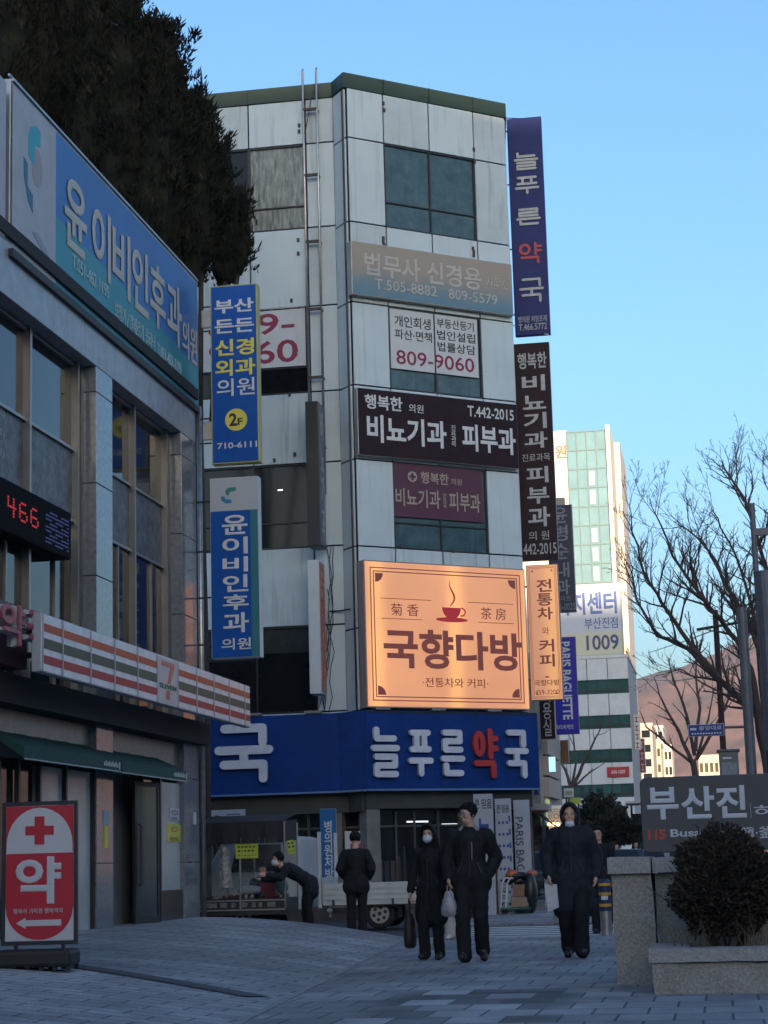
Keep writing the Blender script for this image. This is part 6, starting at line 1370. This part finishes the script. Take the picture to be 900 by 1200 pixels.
# ------------------------------------------------------------------ shops beyond the clinic
def block(name, lb_, cat, x0, x1, y0, y1, h, m, roof=None, group=None):
    t = thing(name, lb_, cat, loc=((x0+x1)/2, (y0+y1)/2, -.05), group=group); w, d = x1-x0, y1-y0
    MB().box(-w/2,w/2,-d/2,d/2,0,h).build('wall', m, t)
    MB().box(-w/2-.03,w/2+.03,-d/2-.03,d/2+.03,h,h+.18).build('roof', roof or M_alu, t); return t, w, d
M_taupe = mat('taupe_wall', (.15,.125,.115), .7, var=.15, scale=3, streak=-.3)
t, w, d = block('small_shop', 'small taupe shop with pale cornice squeezed beside the blue pharmacy fascia', 'shop', -12, -4.36, 45.2, 47.7, 3.95, M_taupe, mat('cornice_pale', (.26,.25,.25), .6))
MB().box(w/2-.02,w/2+.35,-d/2,d/2,2.35,2.5).build('canopy', mat('canopy_pale', (.3,.3,.31), .6), t); MB().box(w/2,w/2+.02,-d/2+.2,d/2-.2,.2,2.3).build('shopfront', M_shop, t); MB().box(w/2-.4,w/2+.1,-d/2+.9,-d/2+1.3,2.75,3.3).build('sign_box', M_navy, t)
b = MB(); b.quad((w/2+.02,-d/2,2.3),(w/2+.55,-d/2,1.95),(w/2+.55,d/2,1.95),(w/2+.02,d/2,2.3)); b.quad((w/2+.55,-d/2,1.95),(w/2+.55,-d/2,1.8),(w/2+.55,d/2,1.8),(w/2+.55,d/2,1.95)); b.build('awning', mat('awning_black', (.012,.014,.022), .7), t)
M_shw = mat('shop_white', (.42,.42,.42), .55, var=.1, streak=-.2)
t, w, d = block('small_shop', 'narrow white shop with stacked sign panels beyond the taupe one', 'shop', -12, -4.30, 47.9, 51.6, 4.35, M_shw)
for k in range(3): MB().box(w/2,w/2+.14,-d/2+.1,d/2-.1,2.75+.52*k,3.22+.52*k).build('sign_panel', mat('panel_beige', (.42,.36,.31), .5, var=.15), t)
MB().box(w/2,w/2+.03,-d/2+.2,d/2-.2,.2,2.0).build('shopfront', M_shop, t); MB().box(w/2,w/2+.05,-d/2+.4,-d/2+1.1,2.05,2.7).build('window', mat('lit_lime', (.35,.36,.16), .5, emit=.12, ecol=(.7,.75,.3)), t)
b = MB(); b.quad((w/2+.02,-d/2,2.1),(w/2+.6,-d/2,1.75),(w/2+.6,d/2,1.75),(w/2+.02,d/2,2.1)); b.build('awning', mat('awning_wine', (.10,.015,.03), .7, col2=(.015,.018,.07), scale=.7, var=.1), t)
t, w, d = block('back_building', 'cream plastered building rising behind the small shops', 'building', -12, -4.66, 52.2, 58, 6.6, mat('cream_wall', (.40,.35,.27), .7, var=.12, streak=-.4))
t, w, h = board('lit_sign', 'small pale blue lit sign box projecting over the taupe shop', 'sign', FY(48.2), ((641,886),(651,888),(651,907),(641,902)), .0, .12, mat('lit_pale_blue', (.4,.55,.62), .4, var=.05, emit=.35, ecol=(.45,.72,.85)), M_alu, lip=.01)
t, w, h = board('brown_sign', 'plain orange-brown sign box above the white shop', 'sign', FY(51.8), ((657,868),(666,867),(666,894),(657,894)), .0, .12, mat('sign_ochre', (.22,.11,.05), .5, var=.1), M_alu, lip=.01)
t, w, h = board('emblem_sign', 'white standing sign with a round gold emblem left of the hooded man', 'sign', FY(46.6), ((643,944),(661,944),(662,1000),(644,1000)), .0, .08, mat('sign_ivory', (.42,.42,.40), .5, emit=.06, ecol=(1,.95,.85)), M_alu, lip=.01)
b = MB(); n = 28; cx, cy = 0, h*.78
for r0, r1 in ((.165,.145),(.12,.10)): b.add([(math.cos(2*math.pi*k/n)*q, cy+math.sin(2*math.pi*k/n)*q*1.1, .004) for q in (r0, r1) for k in range(n)], [(k,(k+1)%n,n+(k+1)%n,n+k) for k in range(n)])
for k in range(9): a = 2*math.pi*k/9; b.ball((math.cos(a)*.055, cy+math.sin(a)*.06, .004), (.022,.026,.006), 6, 4)
b.build('gold_emblem', mat('emblem_gold', (.42,.24,.05), .4, metal=.2), t)
MB().box(-w/2,w/2,-(z0 if False else h*.0)-.6,0,-.06,-.02).build('post', M_frame, t)
for k in range(3):
    q = FY(46.5).uv(644+5*k, 966); o = thing('shop_lamp', ('small warm shop lamp under the gold emblem sign, nearest the wall','small warm shop lamp under the gold emblem sign, the middle one of three','small warm shop lamp under the gold emblem sign, nearest the hooded man')[k], 'lamp', loc=(q[0], 46.45, q[1]))
    MB().ball((0,0,0), .04, 10, 8).build('bulb', mat('lamp_glow', (.8,.5,.2), .4, var=0, emit=3, ecol=(1,.5,.15)), o, smooth=True); MB().tube([(0,0,.03),(0,0,.09)], .012, 6).build('stem', M_frame, o)
t, w, h = board('small_sign', 'small pale sign with dark lettering over the pavement, above the lime one', 'sign', FY(60), ((661,924),(672,924),(672,934),(661,934)), .0, .06, M_wht, M_alu, lip=.01)
letters(t, 'lettering', M_ink, [T(w,h,'설렁탕',.12,.3,.88,.75,.01)]); MB().tube([(-w*.3,0,-.03),(-w*.3,-2.2,-.03)], .03, 6).build('post', M_bracket, t)
t, w, h = board('small_sign', 'small plain lime yellow sign over the pavement behind the hooded man', 'sign', FY(60.5), ((668,935),(680,935),(680,942),(668,942)), .0, .06, M_note, M_alu, lip=.01); MB().tube([(w*.3,0,-.03),(w*.3,-2.0,-.03)], .03, 6).build('post', M_bracket, t)
# bus shelter and far cars
q = FY(70).uv(742,940); t = thing('bus_shelter', 'dark bus shelter with a pale roof edge just left of the station sign', 'shelter', loc=(q[0]+.3, 70, 0)); zr = q[1]
MB().box(-.55,1.6,-.8,.8,zr-.1,zr).build('roof', M_frame, t); MB().box(-.56,1.61,-.82,-.8,zr-.06,zr-.01).build('roof_edge', M_wht, t)
b = MB()
for xx in (-.4,1.4): b.tube([(xx,.6,0),(xx,.6,zr-.1)], .04, 8)
b.build('post', M_frame, t); MB().box(-.38,1.38,.59,.61,.4,zr-.4).build('pane', mat('shelter_glass', (.04,.05,.055), .08, var=.2), t)
def car(lb_, x, y, rz, m):
    t = thing('parked_car', lb_, 'car', loc=(x,y,-.03), rz=rz); prof = [(-2.1,.35),(2.1,.35),(2.15,.62),(2.0,.80),(1.1,.92),(.45,1.42),(-.9,1.45),(-1.7,1.0),(-2.12,.9)]
    MX_ = Matrix(((0,0,1,-.85),(1,0,0,0),(0,1,0,0),(0,0,0,1))); MB().prism([(-p[0],p[1]) for p in prof][::-1], 0, 1.7, 0, MX_).build('body', m, t, bevel=.06)
    b = MB(); b.add([(-.72,-1.12,.93),(.72,-1.12,.93),(.64,-.50,1.38),(-.64,-.50,1.38)], [(0,1,2,3)]); b.v = [(v[0], v[1]-.03, v[2]+.02) for v in b.v]; b.build('windscreen', M_mirror, t)
    for sx in (-1,1):
        b = MB(); b.add([(sx*.856,-.98,.95),(sx*.856,1.3,.98),(sx*.856,.9,1.36),(sx*.856,-.45,1.36)], [(0,1,2,3)]); b.build('side_window', M_mirror, t)
        MB().ball((sx*.62,-2.06,.68), (.16,.06,.07), 10, 6).build('headlight', M_ltr_w, t)
        for yy in (-1.3,1.3):
            b = MB(); b.tube([(sx*.80,yy,.31),(sx*.87,yy,.31)], .31, 18); wv = b.build('wheel', M_tyre, t); MB().tube([(sx*.86,yy,.31),(sx*.882,yy,.31)], .19, 14).build('rim', M_alu, wv)
q = FY(58).uv(716,990); car('dark parked car beyond the crossing, left of the station sign', q[0], 60, R(6), mat('car_dark', (.02,.022,.028), .25, spec=.7))
q = FY(66).uv(738,988); car('silver parked car behind the dark one, beside the bus shelter', q[0]+.4, 67, R(4), mat('car_silver', (.3,.31,.32), .3, metal=.4))
# ------------------------------------------------------------------ white office block with billboard
YO = 97; FO = FY(YO); xL, xR = FO.uv(618,860)[0], FO.uv(740,860)[0]; O_top = FO.uv(735,770)[1]
t = thing('office_block', 'white office block with green glass window bands below a rooftop billboard', 'building', loc=((xL+xR)/2, YO+5, -.05)); cx = (xL+xR)/2; w = xR-xL
M_ofw = mat('office_white', (.58,.60,.62), .45, var=.08, streak=-.2); M_ofg = mat('office_glass', (.035,.10,.095), .08, var=.3, scale=.7)
bands = [FO.uv(735, y)[1] for y in (795,812,837,853,877,893,918,934,958,974)]
zz = [O_top]+bands+[0]
b = MB()
for k in range(0, len(zz), 2):
    n = 5
    for i in range(n): b.box(-w/2+w*i/n+.02, -w/2+w*(i+1)/n-.02, -5, -4.8, zz[k+1]+.05 if k+1 < len(zz) else 0, zz[k]+.05)
b.build('cladding', M_ofw, t); MB().box(-w/2+.02,w/2-.02,-4.85,5,0,O_top+.03).build('wall', mat('office_side', (.36,.37,.38), .6, var=.1), t)
for k in range(0, 10, 2):
    p = MB().box(-w/2+.05,w/2-.05,-4.90,-4.855,bands[k+1]+.05,bands[k]+.05).build('window', M_ofg, t); b = MB()
    for i in range(11): x = -w/2+.05+(w-.1)*i/10; b.box(x-.03,x+.03,-4.96,-4.90,bands[k+1]+.05,bands[k]+.05)
    b.box(-w/2+.05,w/2-.05,-4.95,-4.90,bands[k+1]*.72+bands[k]*.28+.02,bands[k+1]*.72+bands[k]*.28+.08); b.build('frame', M_frame, p)
MB().box(-w/2-.03,w/2+.03,-5.05,5.05,O_top+.05,O_top+.2).build('parapet', M_ofw, t)
t, w, h = board('office_sign', 'small red pill-shaped sign with a white number on the white office block', 'sign', FY(96.9), ((713,900),(736,900),(736,909),(713,909)), .02, .06, mat('pill_red', (.35,.02,.03), .4), MATS['pill_red'], lip=.06); letters(t, 'number', M_ltr_w, [T(w,h,'640-1009',.15,.25,.85,.75,.015)])
t, w, h = board('rooftop_billboard', 'pale rooftop billboard with blue lettering and a cream band reading 1009', 'billboard', FY(97.2), ((606,689),(726,686),(729,767),(606,770)), .0, .5, mat('billboard_pale', (.50,.53,.60), .5, var=.05), mat('billboard_case', (.40,.40,.38), .5), lip=.08)
MB().box(-w/2,w/2,0,h*.315,-.02,.01).build('cream_band', mat('billboard_cream', (.55,.55,.40), .5, var=.05), t)
M_bbl = mat('billboard_blue', (.07,.13,.36), .5, var=.05)
letters(t, 'lettering', M_bbl, [T(w,h,'복지센터',.38,.10,.97,.42,.03,.02), T(w,h,'부산진점',.65,.47,.97,.63,.008,.02)]); letters(t, 'number', mat('billboard_navy', (.05,.07,.18), .5), [T(w,h,'1009',.66,.72,.97,.94,.02,.02)])
b = MB()
for k in range(8): x = -w/2+w*(k+.5)/8; b.box(x-.05,x+.05,-1.5,-.04,-.45,-.37); b.tube([(x,-.42,-.3),(x,-.42,-.3+.05)], .02, 4)
b.box(-w/2,w/2,-.42,-.08,-.45,-.2); b.build('support', M_rust, t)
# sun-lit slab and blade signs to its right
def slab(lb_, Y, px0, px1, pt, dep, m, wins=(), name='apartment_block', cols=3, rows=8, wm=None, roofm=None):
    F = FY(Y); x0, x1, z = F.uv(px0, 950)[0], F.uv(px1, 950)[0], F.uv((px0+px1)/2, pt)[1]; t = thing(name, lb_, 'building', loc=((x0+x1)/2, Y+dep/2, -.05)); w = x1-x0
    MB().box(-w/2,w/2,-dep/2,dep/2,0,z).build('wall', m, t); MB().box(-w/2-.1,w/2+.1,-dep/2-.1,dep/2+.1,z,z+.5).build('roof', roofm or m, t)
    for j in range(rows):
        for i in range(cols):
            cw = w/cols; x = -w/2+cw*(i+.18); zz_ = z-(j+.75)*z/(rows+.6)
            o = MB().box(x,x+cw*.64,-dep/2-.06,-dep/2+.05,zz_,zz_+z/(rows+.6)*.5).build('window', wm or M_dkglass, t)
    return t
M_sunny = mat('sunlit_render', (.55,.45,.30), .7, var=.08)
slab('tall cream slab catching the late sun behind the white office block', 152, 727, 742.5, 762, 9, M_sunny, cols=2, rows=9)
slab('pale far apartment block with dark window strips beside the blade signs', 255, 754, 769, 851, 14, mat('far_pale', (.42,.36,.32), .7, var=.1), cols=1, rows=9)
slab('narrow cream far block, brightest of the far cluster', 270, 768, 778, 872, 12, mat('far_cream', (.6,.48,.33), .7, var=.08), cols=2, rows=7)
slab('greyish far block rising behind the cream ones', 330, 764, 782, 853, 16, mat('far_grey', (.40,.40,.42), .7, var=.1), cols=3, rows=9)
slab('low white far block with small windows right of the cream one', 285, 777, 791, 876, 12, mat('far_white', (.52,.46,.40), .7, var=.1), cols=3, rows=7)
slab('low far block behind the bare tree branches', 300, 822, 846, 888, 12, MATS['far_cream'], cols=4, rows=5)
def blade(lb_, Y, px, c, c2, n):
    t, w, h = board('far_blade_sign', lb_, 'sign', FY(Y), px, .0, .3, c, M_alu, lip=.03); b = MB()
    for k in range(n): y = h*(1-(k+.85)/n); b.box(-w*.3,w*.3,y+h*.5/n,y+h*.62/n,0,.02); b.box(-w*.3,w*.3,y+.0,y+h*.12/n,0,.02); b.box(-w*.08,w*.08,y+h*.12/n,y+h*.5/n,0,.02)
    b.build('print_pattern', c2, t)
blade('white far blade sign with red and dark print right of the office block', 100, ((743,838),(749,838),(750,878),(744,878)), M_wht, mat('print_dkred', (.2,.03,.04), .6), 4)
blade('dark red far blade sign beside the white one', 106, ((749,866),(755,866),(756,905),(750,905)), mat('blade_wine', (.13,.02,.04), .5), mat('print_rose', (.4,.3,.3), .6), 3)
# ------------------------------------------------------------------ glass tower far down the street
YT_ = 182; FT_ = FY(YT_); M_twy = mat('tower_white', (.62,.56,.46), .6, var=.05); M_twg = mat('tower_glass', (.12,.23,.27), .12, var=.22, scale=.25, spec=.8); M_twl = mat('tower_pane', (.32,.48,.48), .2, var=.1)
xs_ = [FT_.uv(x, 560)[0] for x in (600,666,712,717)]; zt_ = FT_.uv(690,502)[1]
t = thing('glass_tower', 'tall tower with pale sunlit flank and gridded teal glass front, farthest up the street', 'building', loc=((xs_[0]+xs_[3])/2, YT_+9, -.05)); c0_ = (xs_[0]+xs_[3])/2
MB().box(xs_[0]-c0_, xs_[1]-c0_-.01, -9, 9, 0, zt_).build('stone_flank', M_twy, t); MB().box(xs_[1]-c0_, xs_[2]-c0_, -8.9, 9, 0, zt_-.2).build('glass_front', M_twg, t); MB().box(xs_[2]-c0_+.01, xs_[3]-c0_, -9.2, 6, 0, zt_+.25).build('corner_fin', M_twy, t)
b = MB(); gx0, gx1 = xs_[1]-c0_, xs_[2]-c0_
for i in range(5): x = gx0+(gx1-gx0)*i/4; b.box(x-.05,x+.05,-9.0,-8.9,0,zt_-.2)
for j in range(22): z = zt_-.2-j*1.85; b.box(gx0,gx1,-8.99,-8.9,z-.06,z+.06)
b.build('glazing_bars', mat('glazing_teal', (.10,.17,.18), .5), t)
b = MB(); random.seed(8)
for j in range(18):
    if j in (0,1,4,8,13): continue
    z = zt_-.25-j*1.85; x = gx0+(gx1-gx0)*.5; b.box(x+.1,x+(gx1-gx0)/4-.3,-8.97,-8.91,z-1.6,z-.25)
b.build('light_pane', M_twl, t)
for z in (zt_-8, zt_-13.2):
    x = FT_.uv(656,600)[0]-c0_; p = MB().box(x-.55,x+.55,-9.06,-8.95,z-1.4,z+1.4).build('window', M_dkglass, t)
letters(t, 'lettering', mat('tower_red', (.30,.11,.07), .5), [('원', 0, 0, 1.1, 1.3, .02, .05)]).matrix_basis = Matrix(((1,0,0,FT_.uv(651,540)[0]-c0_),(0,0,-1,-9.0),(0,1,0,FT_.uv(651,537)[1]),(0,0,0,1)))
F2_ = FY(190); xb = [F2_.uv(x,560)[0] for x in (712,728)]; MB().box(xb[0]-c0_, xb[1]-c0_, -1, 12, 0, F2_.uv(722,518)[1]).build('rear_wing', mat('tower_grey', (.46,.42,.38), .6, var=.08), t)

# ------------------------------------------------------------------ air between here and the hill
b = MB().box(-900,1100,-300,1800,-1.1,230); hz = b.build('haze', []); hm = bpy.data.materials.new('thin_haze'); hm.use_nodes = True; hn = hm.node_tree
for n_ in list(hn.nodes):
    if n_.type != 'OUTPUT_MATERIAL': hn.nodes.remove(n_)
pv_ = hn.nodes.new('ShaderNodeVolumePrincipled'); pv_.inputs['Color'].default_value = (.85,.88,.93,1); pv_.inputs['Density'].default_value = .0002; pv_.inputs['Anisotropy'].default_value = .2
hn.links.new(pv_.outputs[0], [n_ for n_ in hn.nodes if n_.type == 'OUTPUT_MATERIAL'][0].inputs['Volume']); hz.data.materials.append(hm); tag(hz, kind='stuff'); hz.display_type = 'WIRE'

for (lb_, pts, r_) in (('thin overhead cable sagging from the grey pole toward the white office block', [(869,778,31),(835,792,45),(790,798,65),(744,796,95)], .016), ('overhead cable just above the pole tops at the right edge', [(900,690,30),(838,738,36),(800,752,52),(760,765,80)], .014)):
    b = MB(); q = []
    for px, py, Y in pts: f_ = FY(Y); a = f_.uv(px, py); q.append(Vector((a[0], Y, a[1])))
    b.tube(q, r_, 5); tag(b.build('overhead_cable', M_frame), lb_, 'cable')
flush_text()
